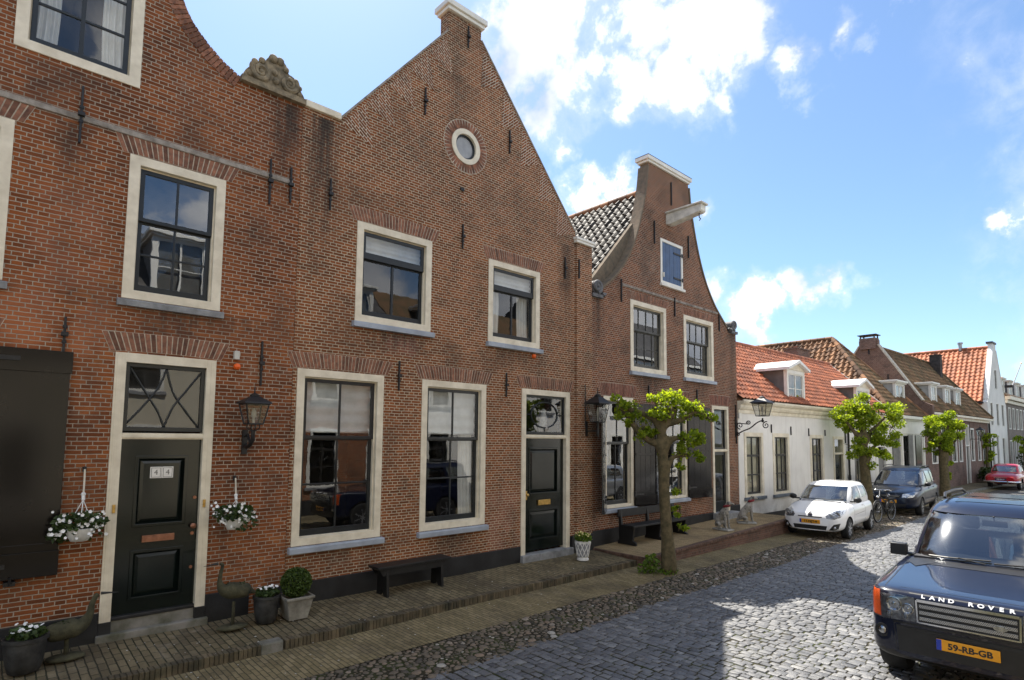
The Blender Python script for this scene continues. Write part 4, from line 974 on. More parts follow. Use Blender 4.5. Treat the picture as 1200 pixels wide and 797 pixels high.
def dormer(house, s0, s1, z0, z1, off, depth, style='gable', T=onfar, cheek='dormer_grey', cols=2, rows=2, wide=.10, ins=.12):
    """roof window: cheeks as the part; roof, frame, sash, pane under it"""
    m = MB(); m.box(s0+.04, s1-.04, off+.13, off+depth, z0-.05, z1-.02); d = part('dormer', house, xf(m, T), cheek)
    f = MB(); f.prism(rect(s0, s1, z0, z1), off, off+.12, holes=[rect(s0+ins, s1-ins, z0+.08, z1-.14)]); part('window_frame', d, xf(f, T), 'white_paint')
    a0, a1, b0, b1 = s0+ins-.003, s1-ins+.003, z0+.077, z1-.137
    w = MB(); w.prism(rect(a0, a1, b0, b1), off+.03, off+.07, holes=[rect(a0+.04, a1-.04, b0+.04, b1-.04)])
    for i in range(1, cols): xc = a0+(a1-a0)*i/cols; w.box(xc-.03, xc+.03, off+.028, off+.068, b0+.03, b1-.03)
    for j in range(1, rows): zc = b0+(b1-b0)*j/rows; w.box(a0+.03, a1-.03, off+.032, off+.066, zc-.013, zc+.013)
    part('sash', d, xf(w, T), 'white_paint')
    g = MB(); sheet(g, a0+.035, a1-.035, off+.045, b0+.035, b1-.035); part('pane', d, xf(g, T), 'window_glass')
    r = MB(); sm = (s0+s1)/2; ap = z1+(s1-s0)*.19
    if style == 'gable':
        r.prism([(s0-.14, z1-.03), (s0-.14, z1+.07), (sm, ap+.10), (s1+.14, z1+.07), (s1+.14, z1-.03), (sm, ap-.01)], off-.16, off+depth+.6)
        part('dormer_roof', d, xf(r, T), 'white_metal')
        q = MB(); q.prism([(s0-.02, z1-.002), (s1+.02, z1-.002), (sm, ap-.012)], off-.02, off+.11); part('pediment', d, xf(q, T), 'cream_paint')
    else:
        r.box(s0-.12, s1+.12, off-.14, off+depth+.35, z1, z1+.10); r.box(s0-.07, s1+.07, off-.08, off+depth+.3, z1-.06, z1+.002)
        part('dormer_roof', d, xf(r, T), 'white_paint', bevel=.01)
    return d

H4 = froot('low_house', 'low white rendered house with red tiled roof and two white topped dormers', 'house', 7)
wins4 = [(.36,1.60,.88,2.92),(2.28,3.50,.87,2.92),(5.22,6.42,.88,2.90)]
ho = [hole(*q) for q in wins4]+[rect(7.34,8.40,.12,2.86), hole(9.55,10.65,.9,2.9), rect(11.95,13.60,.12,2.80)]
facade(H4, [(.02,-.05),(14.0,-.05),(14.0,3.60),(.02,3.60)], ho, ['stucco_white','stucco_white'], T=onfar, bx=(.02,14.0), eave=3.6, back=5.2)
for i, q in enumerate(wins4): simple_window(H4, *q, cols=3 if i else 2, rows=3, fw=.13, frame='cream_paint', sill='sill_dark' if i < 2 else None, curt=True, sash='sash_dark')
simple_window(H4, 9.55,10.65,.9,2.9, frame='shutter_grey', cols=2, rows=2)
d = door_frame(H4, 7.34, 8.40, .12, 2.86, 2.20, fw=.12, base=False, T=onfar, leaf='black_green')
mb = MB(); mb.box(7.45,8.29,.06,.11,.12,2.16); part('door_leaf', d, xf(mb, onfar), 'black_green'); mb = MB(); mb.box(7.45,8.29,.07,.075,2.2,2.75); part('pane', d, xf(mb, onfar), 'window_glass'); mb = MB(); mb.box(7.4,8.35,.27,.30,.1,2.85); part('hall', d, xf(mb, onfar), 'room_dark')
d = door_frame(H4, 11.95, 13.60, .12, 2.80, 2.20, fw=.36, base=False, T=onfar, frame='white_paint')
mb = MB(); mb.box(12.30,13.25,.06,.11,.12,2.16); part('door_leaf', d, xf(mb, onfar), 'shutter_grey'); mb = MB(); mb.box(12.3,13.25,.07,.075,2.2,2.5); part('pane', d, xf(mb, onfar), 'window_glass'); mb = MB(); mb.box(12,13.5,.27,.30,.1,2.75); part('hall', d, xf(mb, onfar), 'room_dark')
mb = MB(); mb.box(.02,7.33,-.03,.05,-.03,.31); mb.box(8.41,11.94,-.03,.05,-.03,.31); part('plinth', H4, xf(mb, onfar), 'plinth_black')
mb = MB(); mb.prism([(-.005,3.52),(-.035,3.52),(-.04,3.62),(-.09,3.66),(-.11,3.72),(-.11,3.78),(-.20,3.83),(-.23,3.88),(-.23,3.94),(-.18,3.94),(-.18,3.90),(.05,3.90),(.05,3.52)], .0, 14.02, axis='x'); part('cornice', H4, xf(mb, onfar), 'cream_paint')
mb = MB()
for s_ in (8.72,): mb.tube([(s_,-.08,.15),(s_,-.08,3.55)], .045, 8); mb.tube([(s_,-.08,.15),(s_,-.08,1.3)], .06, 8)
part('drainpipe', H4, xf(mb, onfar), 'iron_black')
for a, z0, z1 in ((2.18,2.93,3.21),(3.64,2.87,3.17),(5.10,2.85,3.13),(6.56,2.87,3.10),(8.55,2.6,3.1)): anchor(H4, a, z0, z1, T=onfar, bulge=False, w=.03)
RZ4, RY4 = 6.55, 2.6
vlen = math.hypot(RY4+.16, RZ4-3.97)
pantiles('roof', H4, 'tile_orange', tuple(fs(.0,-.16,3.97)), TV, NV*(RY4+.16)+Vector((0,0,RZ4-3.97)), 14.0, vlen, tw=.215, th=.25, amp=.042, seed=5, step=.035)
mb = MB(); mb.prism([(-.10,3.90),(RY4,RZ4-.03),(5.3,3.95),(5.3,3.8),(RY4,RZ4-.2),(-.05,3.75)], .03, 13.97, axis='x'); part('roof_deck', H4, xf(mb, onfar), 'tile_mottled')
mb = MB()
for k in range(38): mb.tube([(.02+k*.37,RY4,RZ4+.0),(.02+k*.37+.36,RY4,RZ4+.015)], [.11,.10], 8)
part('ridge_tiles', H4, xf(mb, onfar), 'tile_orange', smooth=60)
mb = MB(); mb.prism([(-.22,3.86),(-.22,4.02),(RY4,RZ4+.08),(RY4,RZ4-.09)], 13.98, 14.05, axis='x'); part('verge_board', H4, xf(mb, onfar), 'white_paint')
mb = MB(); mb.box(11.3,12.7,2.95,3.6,5.2,7.12); mb.box(11.26,12.74,2.91,3.64,7.12,7.18); ch = part('chimney', H4, xf(mb, onfar), 'brick_far')
mb = MB(); mb.tube([(11.7,3.2,7.15),(11.7,3.2,7.28)], .1, 8); part('chimney_pot', ch, xf(mb, onfar), 'tile_orange')
mb = MB(); mb.tube([(3.6,RY4,RZ4),(3.6,RY4,RZ4+.35)], .06, 8); part('vent_pipe', H4, xf(mb, onfar), 'lead')
dormer(H4, 3.62, 5.06, 3.93, 5.22, .05, 1.6); dormer(H4, 10.18, 11.72, 3.93, 5.02, .05, 1.5)
mb = MB(); mb.box(.02,.16,-.05,.02,3.35,3.52); part('gutter_end', H4, xf(mb, onfar), 'white_paint')

# ------------------------------------------------------------------ white house with the hipped mossy roof
H5 = froot('hipped_house', 'white fronted house with grey shutters under a steep mossy hipped roof', 'house', 16.7)
ho = [hole(14.12,15.5,.55,3.04), hole(15.74,17.25,.55,3.04), hole(17.62,18.95,.55,3.04)]
facade(H5, [(14.03,-.05),(19.38,-.05),(19.38,3.90),(14.03,3.90)], ho, ['stucco_white','stucco_white'], T=onfar, bx=(14.03,19.38), eave=3.9, back=8.5)
simple_window(H5, 14.12,15.5,.55,3.04, fw=.06, cols=1, rows=2); simple_window(H5, 15.74,17.25,.55,3.04, fw=.06, cols=2, rows=3); simple_window(H5, 17.62,18.95,.55,3.04, fw=.06, cols=2, rows=3)
mb = MB()
for a, b in ((14.2,15.15),(16.55,17.2)): mb.box(a,b,-.06,-.02,.55,3.02)
part('shutter', H5, xf(mb, onfar), 'shutter_grey'); mb = MB()
for a in (17.68,): mb.box(a,a+.85,-.06,-.02,.6,3.02)
part('shutter', H5, xf(mb, onfar), 'black_green')
mb = MB(); mb.box(14.02,19.4,-.05,.03,3.06,3.75); mb.box(13.98,19.44,-.12,.03,3.72,3.80); mb.box(13.95,19.48,-.24,.03,3.80,3.95); part('cornice', H5, xf(mb, onfar), 'white_paint', bevel=.01)
for a in (15.55,17.30,19.05): 
    mb = MB(); mb.box(a,a+.2,-.05,.03,.1,3.06); part('pilaster', H5, xf(mb, onfar), 'white_paint')
v3 = lambda s, o, z: fs(s, o, z)
L5, R5, A5 = v3(13.85,-.20,3.96), v3(19.46,-.20,3.96), v3(16.7,3.38,8.28)
# left slope in pantiles, clipped along the hip
ld = (v3(16.7,9,8.28)-v3(13.85,9,3.96)); hipd = A5-L5
def clipL(p):
    q = p-P0; s = q.dot(TV); o = q.dot(NV); t = (s-13.85)/(16.7-13.85); return o > -.20+t*(3.58)
pantiles('roof', H5, 'tile_mottled', tuple(v3(13.85,8.6,3.96)), -NV, ld, 8.8, ld.length, tw=.27, th=.31, amp=.06, seed=8, clip=clipL, step=.04, jitter=.012)
fd = v3(16.7,3.38,8.28)-v3(16.7,-.2,3.96)
def clipF(p):
    q = p-P0; s = q.dot(TV); o = q.dot(NV); t = (o+.2)/3.58; return 13.85+2.85*t < s < 19.46-2.76*t
pantiles('roof', H5, 'tile_mossy', tuple(v3(13.85,-.2,3.96)), TV, fd, 5.61, fd.length, tw=.25, th=.30, amp=.045, seed=9, clip=clipF, step=.035)
mb = MB(); B = [L5, R5, A5, v3(16.7,8.5,8.28), v3(13.85,8.5,3.96), v3(19.46,8.5,3.96)]
dn = Vector((0,0,-.07)); mb.add([tuple(p+dn) for p in B], [(0,1,2),(0,2,3,4),(1,5,3,2),(4,3,5),(0,4,5,1)]); part('roof_deck', H5, mb, 'tile_mossy')
mb = MB()
for p, q in ((L5, A5), (R5, A5), (A5, v3(16.7,8.6,8.28))):
    n = int((q-p).length/.36)
    for k in range(n): mb.tube([p.lerp(q, k/n)+Vector((0,0,.02)), p.lerp(q, (k+.97)/n)+Vector((0,0,.035))], [.12,.10], 8)
part('ridge_tiles', H5, mb, 'tile_mottled', smooth=60)
dormer(H5, 17.0, 18.5, 4.45, 5.75, .55, 1.3, style='flat', cheek='dormer_pale', cols=2, rows=2)

# ------------------------------------------------------------------ long brown brick house with the side gable and chimneys
H6 = froot('long_brick_house', 'long brown brick house, its bare side gable topped by a capped chimney', 'house', 27)
wl = [(20.6,21.7,1.5,3.65),(22.6,23.7,1.5,3.65),(24.7,25.8,1.5,3.65),(26.25,27.05,1.5,3.65),(29.2,30.1,1.5,3.6),(31.0,31.85,1.48,3.55),(32.4,33.2,1.46,3.5)]
ho = [hole(*q) for q in wl]+[rect(27.85,28.85,.15,3.80)]
facade(H6, [(19.45,-.05),(34.25,-.05),(34.25,4.3),(19.45,4.3)], ho, ['brick_far','brick_far'], T=onfar, bx=(19.75,34.25), eave=4.3, back=5.1)
for q in wl: simple_window(H6, *q, cols=2, rows=3, fw=.10)
d = door_frame(H6, 27.85, 28.85, .15, 3.80, 2.5, fw=.12, base=False, T=onfar, frame='white_paint')
mb = MB(); mb.box(27.96,28.74,.06,.11,.15,2.46); part('door_leaf', d, xf(mb, onfar), 'black_green'); mb = MB(); mb.box(27.96,28.74,.07,.075,2.5,3.7); part('pane', d, xf(mb, onfar), 'window_glass'); mb = MB(); mb.box(27.8,28.9,.27,.30,.1,3.8); part('hall', d, xf(mb, onfar), 'room_dark')
mb = MB(); g6 = [(-.02,-.05),(5.05,-.05),(5.05,4.75),(2.95,8.05),(2.95,8.40),(2.0,8.40),(2.0,8.06),(.05,4.85),(-.42,4.62),(-.42,4.0),(-.02,3.9)]
mb.prism(g6, 19.40, 19.74, axis='x'); part('gable_wall', H6, xf(mb, onfar), 'brick_far')
mb = MB(); mb.beam((19.57,.02,4.90),(19.57,2.0,8.13), .42, .07); mb.beam((19.57,5.05,4.80),(19.57,2.95,8.12), .42, .07); part('gable_coping', H6, xf(mb, onfar), 'stone_cap')
mb = MB(); mb.box(19.25,19.9,2.08,2.88,7.9,8.52); c6 = part('chimney', H6, xf(mb, onfar), 'brick_far')
mb = MB(); mb.box(19.2,19.95,2.0,2.96,8.68,8.72)
for a in (19.3,19.85):
    for b in (2.13,2.83): mb.box(a-.03,a+.03,b-.03,b+.03,8.5,8.71)
part('chimney_cap', c6, xf(mb, onfar), 'iron_black')
for b, z in ((1.55,5.9),(3.3,5.9),(2.45,7.6)): mb = MB(); mb.box(19.36,19.41,b-.03,b+.03,z,z+.5); part('wall_anchor', H6, xf(mb, onfar), 'iron_black')
fd = v3(20,2.48,8.15)-v3(20,-.25,4.32)
def clip6(p):
    q = p-P0; s = q.dot(TV); o = q.dot(NV); t = (o+.25)/2.73; return s < 34.35-2.9*t
pantiles('roof', H6, 'tile_mossy', tuple(v3(19.75,-.25,4.32)), TV, fd, 14.6, fd.length, tw=.25, th=.31, amp=.04, seed=11, clip=clip6, step=.03)
mb = MB(); B = [v3(19.7,-.2,4.25), v3(34.3,-.2,4.25), v3(31.4,2.48,8.08), v3(19.7,2.48,8.08), v3(19.7,5.2,4.25), v3(34.3,5.2,4.25)]
mb.add([tuple(p) for p in B], [(0,1,2,3),(1,5,2),(3,2,5,4),(0,3,4),(0,4,5,1)]); part('roof_deck', H6, mb, 'tile_mossy')
mb = MB()
for p, q in ((v3(19.75,2.48,8.17), v3(31.4,2.48,8.17)), (v3(34.35,-.25,4.36), v3(31.4,2.48,8.17))):
    n = int((q-p).length/.4)
    for k in range(n): mb.tube([p.lerp(q, k/n), p.lerp(q, (k+.97)/n)+Vector((0,0,.015))], [.12,.105], 7)
part('ridge_tiles', H6, mb, 'tile_mossy', smooth=60)
mb = MB(); mb.box(19.8,34.36,-.30,-.02,4.18,4.30); mb.box(19.8,34.34,-.12,.02,4.02,4.18); part('gutter', H6, xf(mb, onfar), 'cream_paint')
for s0 in (21.75, 24.6, 27.0): dormer(H6, s0, s0+1.15, 4.78, 5.95, .18, 1.4, style='flat', cheek='dormer_pale', cols=2, rows=2)
mb = MB(); mb.box(30.5,31.05,1.7,2.3,6.5,8.60); mb.box(30.46,31.09,1.66,2.34,8.60,8.67); c6 = part('chimney', H6, xf(mb, onfar), 'chimney_dark')
for a in (30.64,30.92): mb = MB(); mb.tube([(a,2.0,8.65),(a,2.0,8.80)], .08, 8); part('chimney_pot', c6, xf(mb, onfar), 'tile_orange')
mb = MB(); mb.tube([(34.22,-.09,.1),(34.22,-.09,4.1)], .05, 8); part('drainpipe', H6, xf(mb, onfar), 'iron_black')

# ------------------------------------------------------------------ white gabled house with the bright orange roof
H7 = froot('gabled_house', 'tall white gabled house with a bright orange pantile roof', 'house', 37.6)
g7 = [(34.5,-.05),(40.75,-.05),(40.75,5.55),(40.45,5.75),(38.15,9.55),(38.15,9.98),(37.1,9.98),(37.1,9.55),(34.8,5.75),(34.5,5.55)]
wl = [(35.15,36.0,.5,3.1),(36.7,37.5,.15,3.2),(38.7,39.6,.5,3.1),(35.3,36.15,3.9,5.6),(37.2,38.05,3.9,5.6),(39.0,39.85,3.9,5.6),(37.15,38.0,6.6,8.1)]
facade(H7, g7, [hole(*q) for q in wl], ['stucco_white','stucco_white'], T=onfar, bx=(34.5,40.75), eave=5.5, back=9.)
for q in wl: simple_window(H7, *q, cols=2, rows=3, fw=.09)
ld = v3(37.62,.2,9.75)-v3(34.35,.2,5.6)
pantiles('roof', H7, 'tile_bright', tuple(v3(34.35,8.9,5.6)), -NV, ld, 8.62, ld.length, tw=.30, th=.36, amp=.06, seed=12, step=.035)
mb = MB(); mb.prism([(34.4,5.5),(37.62,9.66),(40.85,5.5),(40.85,5.35),(37.62,9.4),(34.4,5.35)], .27, 8.9); part('roof_deck', H7, xf(mb, onfar), 'tile_bright')
mb = MB()
for k in range(24): mb.tube([(37.62,.3+k*.36,9.76),(37.62,.3+k*.36+.35,9.775)], [.13,.115], 8)
part('ridge_tiles', H7, xf(mb, onfar), 'tile_bright', smooth=60)
mb = MB(); mb.box(37.0,38.25,-.05,.35,9.98,10.12); part('gable_cap', H7, xf(mb, onfar), 'lead')
coping(H7, [(34.8,5.75),(37.1,9.55)], 0, .26, 'white_paint', th=.05, out=.03, T=onfar); coping(H7, [(38.15,9.55),(40.45,5.75)], 0, .26, 'white_paint', th=.05, out=.03, T=onfar)
mb = MB(); mb.box(34.25,34.45,.2,9.,5.42,5.56); part('gutter', H7, xf(mb, onfar), 'iron_black')
mb = MB(); mb.tube([(37.6,2.0,9.7),(37.6,2.0,10.2)], .12, 9); mb.tube([(37.6,2.0,10.2),(37.6,2.0,10.32)], .18, 9); part('flue', H7, xf(mb, onfar), 'zinc', smooth=60)

# ------------------------------------------------------------------ long grey brick house at the right edge
H8 = froot('town_house', 'long grey brick house with pale cornice and white boxed dormers at right edge', 'house', 48)
wl = [(41.5+k*1.55, 42.35+k*1.55, 3.75, 5.45) for k in range(9)]+[(41.5+k*1.55, 42.35+k*1.55, .7, 2.9) for k in range(9)]
facade(H8, [(40.77,-.05),(56,-.05),(56,6.1),(40.77,6.1)], [hole(*q) for q in wl], ['brick_grey','brick_grey'], T=onfar, bx=(40.77,56), eave=6.1, back=8)
for q in wl: simple_window(H8, *q, cols=2, rows=3, fw=.09)
mb = MB(); mb.box(40.7,56.1,-.32,.02,6.02,6.28); mb.box(40.75,56.1,-.12,.02,5.75,6.02); part('cornice', H8, xf(mb, onfar), 'cream_paint')
mb = MB(); mb.prism([(-.25,6.25),(3.2,8.6),(8,6.2),(8,6.0),(-.2,6.0)], 40.78, 56, axis='x'); part('roof', H8, xf(mb, onfar), 'tile_mossy')
for s0 in (41.6, 44.6, 47.6, 50.6): dormer(H8, s0, s0+1.3, 6.45, 7.75, .35, 1.6, style='flat', cheek='dormer_grey')
mb = MB(); mb.tube([(41.3,3.0,8.2),(41.3,3.0,9.3)], .25, 4); part('chimney', H8, xf(mb, onfar), 'brick_far')
H9 = froot('town_house', 'last pale house of the row far down the street', 'house', 63)
wl = [(57+k*1.8, 58+k*1.8, z, z+1.8) for k in range(7) for z in (.8, 3.7)]
facade(H9, [(56.03,-.05),(70,-.05),(70,6.4),(56.03,6.4)], [hole(*q) for q in wl], ['stucco_cream','stucco_cream'], T=onfar, bx=(56.03,70), eave=6.4, back=8)
for q in wl: simple_window(H9, *q, cols=2, rows=2, fw=.09)
mb = MB(); mb.prism([(-.25,6.4),(3.2,9.0),(8,6.4),(8,6.2),(-.2,6.2)], 56.03, 70, axis='x'); part('roof', H9, xf(mb, onfar), 'tile_orange')
p = fs(42.9, -.12, 7.2); fp = thing('flagpole', 'thin slanting flagpole rising from the grey house cornice', 'flagpole', tuple(p))
mb = MB(); mb.tube([(0,0,0),(4.4,-.15,2.2)], [.05,.03], 7); part('pole', fp, mb, 'pole_grey', local=True); mb = MB(); mb.ball((4.4,-.15,2.22), .06, 8, 6); part('finial', fp, mb, 'brass', local=True); mb = MB(); mb.box(-.08,.08,-.04,.6,-.12,.08); part('bracket', fp, mb, 'iron_black', local=True)

# ------------------------------------------------------------------ houses across the street (behind the photographer; seen in the window panes)
def opposite(name, label, x0, x1, h, mat, roof, frame, seed):
    rg = random.Random(seed); T = lambda p: (p[0], -10.25-p[1], p[2]); Hh = thing(name, label, 'house', ((x0+x1)/2, -10.25, 0)); n = max(2, int((x1-x0)/2.3)); st = (x1-x0)/n
    wl = []
    for k in range(n):
        c = x0+st*(k+.5); wl.append((c-.55, c+.55, .95, 2.95))
        if h > 5: wl.append((c-.5, c+.5, 3.9, 5.5))
    facade(Hh, [(x0,-.05),(x1,-.05),(x1,h),(x0,h)], [hole(*q) for q in wl], [mat, mat], T=T, bx=(x0,x1), eave=h, back=7.5)
    for q in wl: simple_window(Hh, *q, cols=2, rows=3, fw=.11, T=T, sill='sill_grey')
    mb = MB(); mb.box(x0,x1,-.26,.02,h-.02,h+.12); mb.box(x0,x1,-.10,.02,h-.3,h-.021); part('cornice', Hh, xf(mb, T), 'white_paint')
    mb = MB(); mb.prism([(-.26,h+.1),(3.3,h+3.1),(7.5,h),(7.5,h-.15),(-.2,h-.1)], x0, x1, axis='x'); part('roof', Hh, xf(mb, T), roof)
    if seed != 3:
        for k in range(1): dormer(Hh, x0+1.5, x0+3.0, h+.45, h+2.3, .35, 1.6, style='flat', T=T)
    mb = MB(); mb.box(x0+.05,x1-.05,-.03,.03,-.03,.5); part('plinth', Hh, xf(mb, T), 'plinth_black')
opposite('stucco_house', 'cream plastered house across the street behind the photographer', -13, 1.9, 5.0, 'stucco_cream', 'tile_mossy', 'white_paint', 1)
opposite('stucco_house', 'taller cream plastered house across the street opposite the pointed gable', 1.95, 7.6, 6.3, 'stucco_cream', 'tile_dark_plain', 'white_paint', 2)
opposite('brick_house', 'red brick house across the street between two plastered ones', 7.65, 12.0, 5.9, 'brick_orange', 'tile_dark_plain', 'white_paint', 6)
opposite('stucco_house', 'white plastered house across the street opposite the bell gable', 12.05, 21, 5.9, 'stucco_white', 'tile_mossy', 'white_paint', 4)
opposite('stucco_house', 'second white plastered house across the street, beyond the first one', 21.05, 34, 7.2, 'stucco_white', 'tile_dark_plain', 'white_paint', 5)
H0 = thing('brick_house', 'plain brick neighbour left of the house with the scrolled gable', 'house', (-6,0,0))
wl = [(-8+k*2.2,-6.9+k*2.2,z,z+2.0) for k in range(3) for z in (1.0,4.2)]
facade(H0, [(-9.5,-.05),(-2.13,-.05),(-2.13,6.9),(-9.5,6.9)], [hole(*q) for q in wl], ['brick_brown','brick_brown'], bx=(-9.5,-2.13), eave=6.9)
for q in wl: simple_window(H0, *q, T=IDF, sill='sill_grey')
mb = MB(); mb.prism([(-.2,6.9),(4,10.2),(9,6.9),(9,6.7),(-.1,6.7)], -9.5, -2.13, axis='x'); part('roof', H0, mb, 'tile_mottled')

# ------------------------------------------------------------------ lanterns
def lantern(label, loc, zarm, reach, w, hgt, style, rz=0., group='wall lanterns of the street'):
    """black four sided lantern; local origin on the wall at street level"""
    t = thing('wall_lantern', label, 'lantern', loc, rz, group); y = -reach; z = zarm+(.12 if style != 'scroll' else .10)
    b = MB()
    if style == 'short':
        b.box(-.035,.035,-.03,.0,zarm-.22,zarm+.12); b.tube([(0,-.02,zarm-.10),(0,-.12,zarm-.12),(0,y*.7,zarm-.09),(0,y,zarm-.02),(0,y,z)], [.028,.03,.03,.028,.024], 8); b.tube([(0,-.02,zarm+.03),(0,-.14,zarm+.05),(0,y*.75,zarm-.08)], .018, 7)
        for a in (0, 1.57, 3.14, 4.71): b.tube([(.02*math.cos(a), y+.02*math.sin(a), z-.02),(.085*math.cos(a), y+.085*math.sin(a), z+.02),(.08*math.cos(a), y+.08*math.sin(a), z+.075)], .009, 5)
    elif style == 'long':
        b.box(-.025,.025,-.03,.0,zarm-.12,zarm+.22); b.tube([(0,0,zarm),(0,y,zarm)], .016, 7); b.tube([(0,y,zarm-.14),(0,y,zarm-.10),(0,y,zarm+.04),(0,y,z+.10)], [.012,.03,.028,.022], 8); b.ball((0,y,zarm-.05), .034, 8, 6); b.tube([(-.06,-.03,zarm+.1),(-.06,-.03,zarm+1.05)], .012, 6)
    else:
        b.box(-.025,.025,-.03,.0,zarm-.45,zarm+.15)
        P = catmull([(0,-.02,zarm-.40),(0,-.22,zarm-.28),(0,y*.55,zarm-.18),(0,y*.8,zarm-.02),(0,y,zarm+.05)], 6); b.tube(P, .020, 7)
        def sp(cy, cz, r, sg, ph, tn=1.5): b.tube([(0, q[0], q[2]) for q in spiral((cy, cz), r, tn, 26, 0, sg, ph)], [.017*(1-.3*i/26) for i in range(27)], 6)
        sp(-.16, zarm-.10, .11, 1, -1.6); sp(y-.10, zarm-.10, .11, -1, 1.3); sp(y*.5, zarm-.02, .07, 1, -.4); b.tube([(0,-.02,zarm-.02),(0,y*.5,zarm-.06)], .014, 6); sp(-.10, zarm-.36, .06, -1, 1.6)
        b.tube([(0,y,zarm+.03),(0,y,zarm+.12)], [.03,.02], 8); b.ball((0,y,zarm+.03), .045, 8, 6)
    part('bracket', t, b, 'iron_black', local=True, smooth=50)
    z += .08; r0, r1 = w*.32, w*.5; n = 4 if style != 'six' else 6; ph = math.pi/4
    P4 = lambda r, zz: [(r*1.414*math.cos(ph+2*math.pi*i/4), y+r*1.414*math.sin(ph+2*math.pi*i/4), zz) for i in range(4)]
    f = MB(); A, B = P4(r0, z), P4(r1, z+hgt)
    for i in range(4):
        f.beam(A[i], B[i], .014, .014); f.beam(A[i], A[(i+1)%4], .014, .018); f.beam(B[i], B[(i+1)%4], .018, .022)
    f.add(P4(r0, z-.012)+P4(r0, z+.004), [(0,1,2,3),(4,5,6,7)]+[(i,(i+1)%4,4+(i+1)%4,4+i) for i in range(4)])
    o = part('lantern_frame', t, f, 'iron_black', local=True)
    c = MB(); E = P4(r1*1.22, z+hgt+.005); E2 = P4(r1*1.18, z+hgt+.025); T2 = P4(r1*.45, z+hgt+hgt*.36); T3 = P4(r1*.34, z+hgt+hgt*.40)
    c.add(E+E2+T2+T3, [(0,1,2,3)]+[(k*4+i,k*4+(i+1)%4,k*4+4+(i+1)%4,k*4+4+i) for k in range(3) for i in range(4)]+[(12,13,14,15)])
    c.lathe([(r1*.42,z+hgt*1.40),(r1*.44,z+hgt*1.47),(r1*.24,z+hgt*1.53),(.010,z+hgt*1.58),(.008,z+hgt*1.85),(.002,z+hgt*1.9)], (0,y,0), 10)
    part('lantern_roof', t, c, 'iron_black', local=True)
    g = MB()
    for i in range(4): g.add([A[i],A[(i+1)%4],B[(i+1)%4],B[i]], [(0,1,2,3)])
    part('lantern_glass', t, g, 'lamp_glass', local=True)
    l = MB(); l.lathe([(.018,z),(.018,z+hgt*.3),(.03,z+hgt*.36),(.034,z+hgt*.55),(.012,z+hgt*.8)], (0,y,0), 10); part('bulb', t, l, 'ivory', local=True, smooth=60)
    return t
lantern('small black wall lantern on a short curled arm beside door 44', (2.77, 0, 0), 2.62, .34, .30, .27, 'short')
lantern('tall black lantern on a straight arm at the brick pier left of the shutters', (10.12, -.045, 0), 2.84, .34, .36, .40, 'long')
lantern('black street lantern on a scrolled iron bracket where brick meets white house', (17.28, 0, 0), 3.22, .86, .44, .38, 'scroll')
p = fs(29.0, 0, 0); lantern('distant dark lantern on the long brown brick house', tuple(p), 2.9, .55, .36, .36, 'long', TH)
# ------------------------------------------------------------------ alarm lights
def alarm(label, x, z, box=True):
    t = thing('alarm_light', label, 'alarm light', (x, 0, z), 0, 'orange alarm lights on the fronts')
    b = MB(); b.lathe([(.035,0),(.035,.02)], (0,0,0), 14, M=RX); part('base', t, b, 'ivory', local=True)
    b = MB(); b.lathe([(.046,.02),(.047,.05),(.04,.075),(.022,.092),(.004,.098)], (0,0,0), 14, M=RX); part('orange_dome', t, b, 'orange_plastic', local=True, smooth=180)
    if box: b = MB(); b.box(-.045,.025,-.06,0,.10,.22); part('siren_box', t, b, 'ivory', local=True, bevel=.006)
alarm('orange alarm light under a small white box above the lantern', 2.615, 3.62)
alarm('lone orange alarm light below the right upper window', 8.45, 4.37, False)
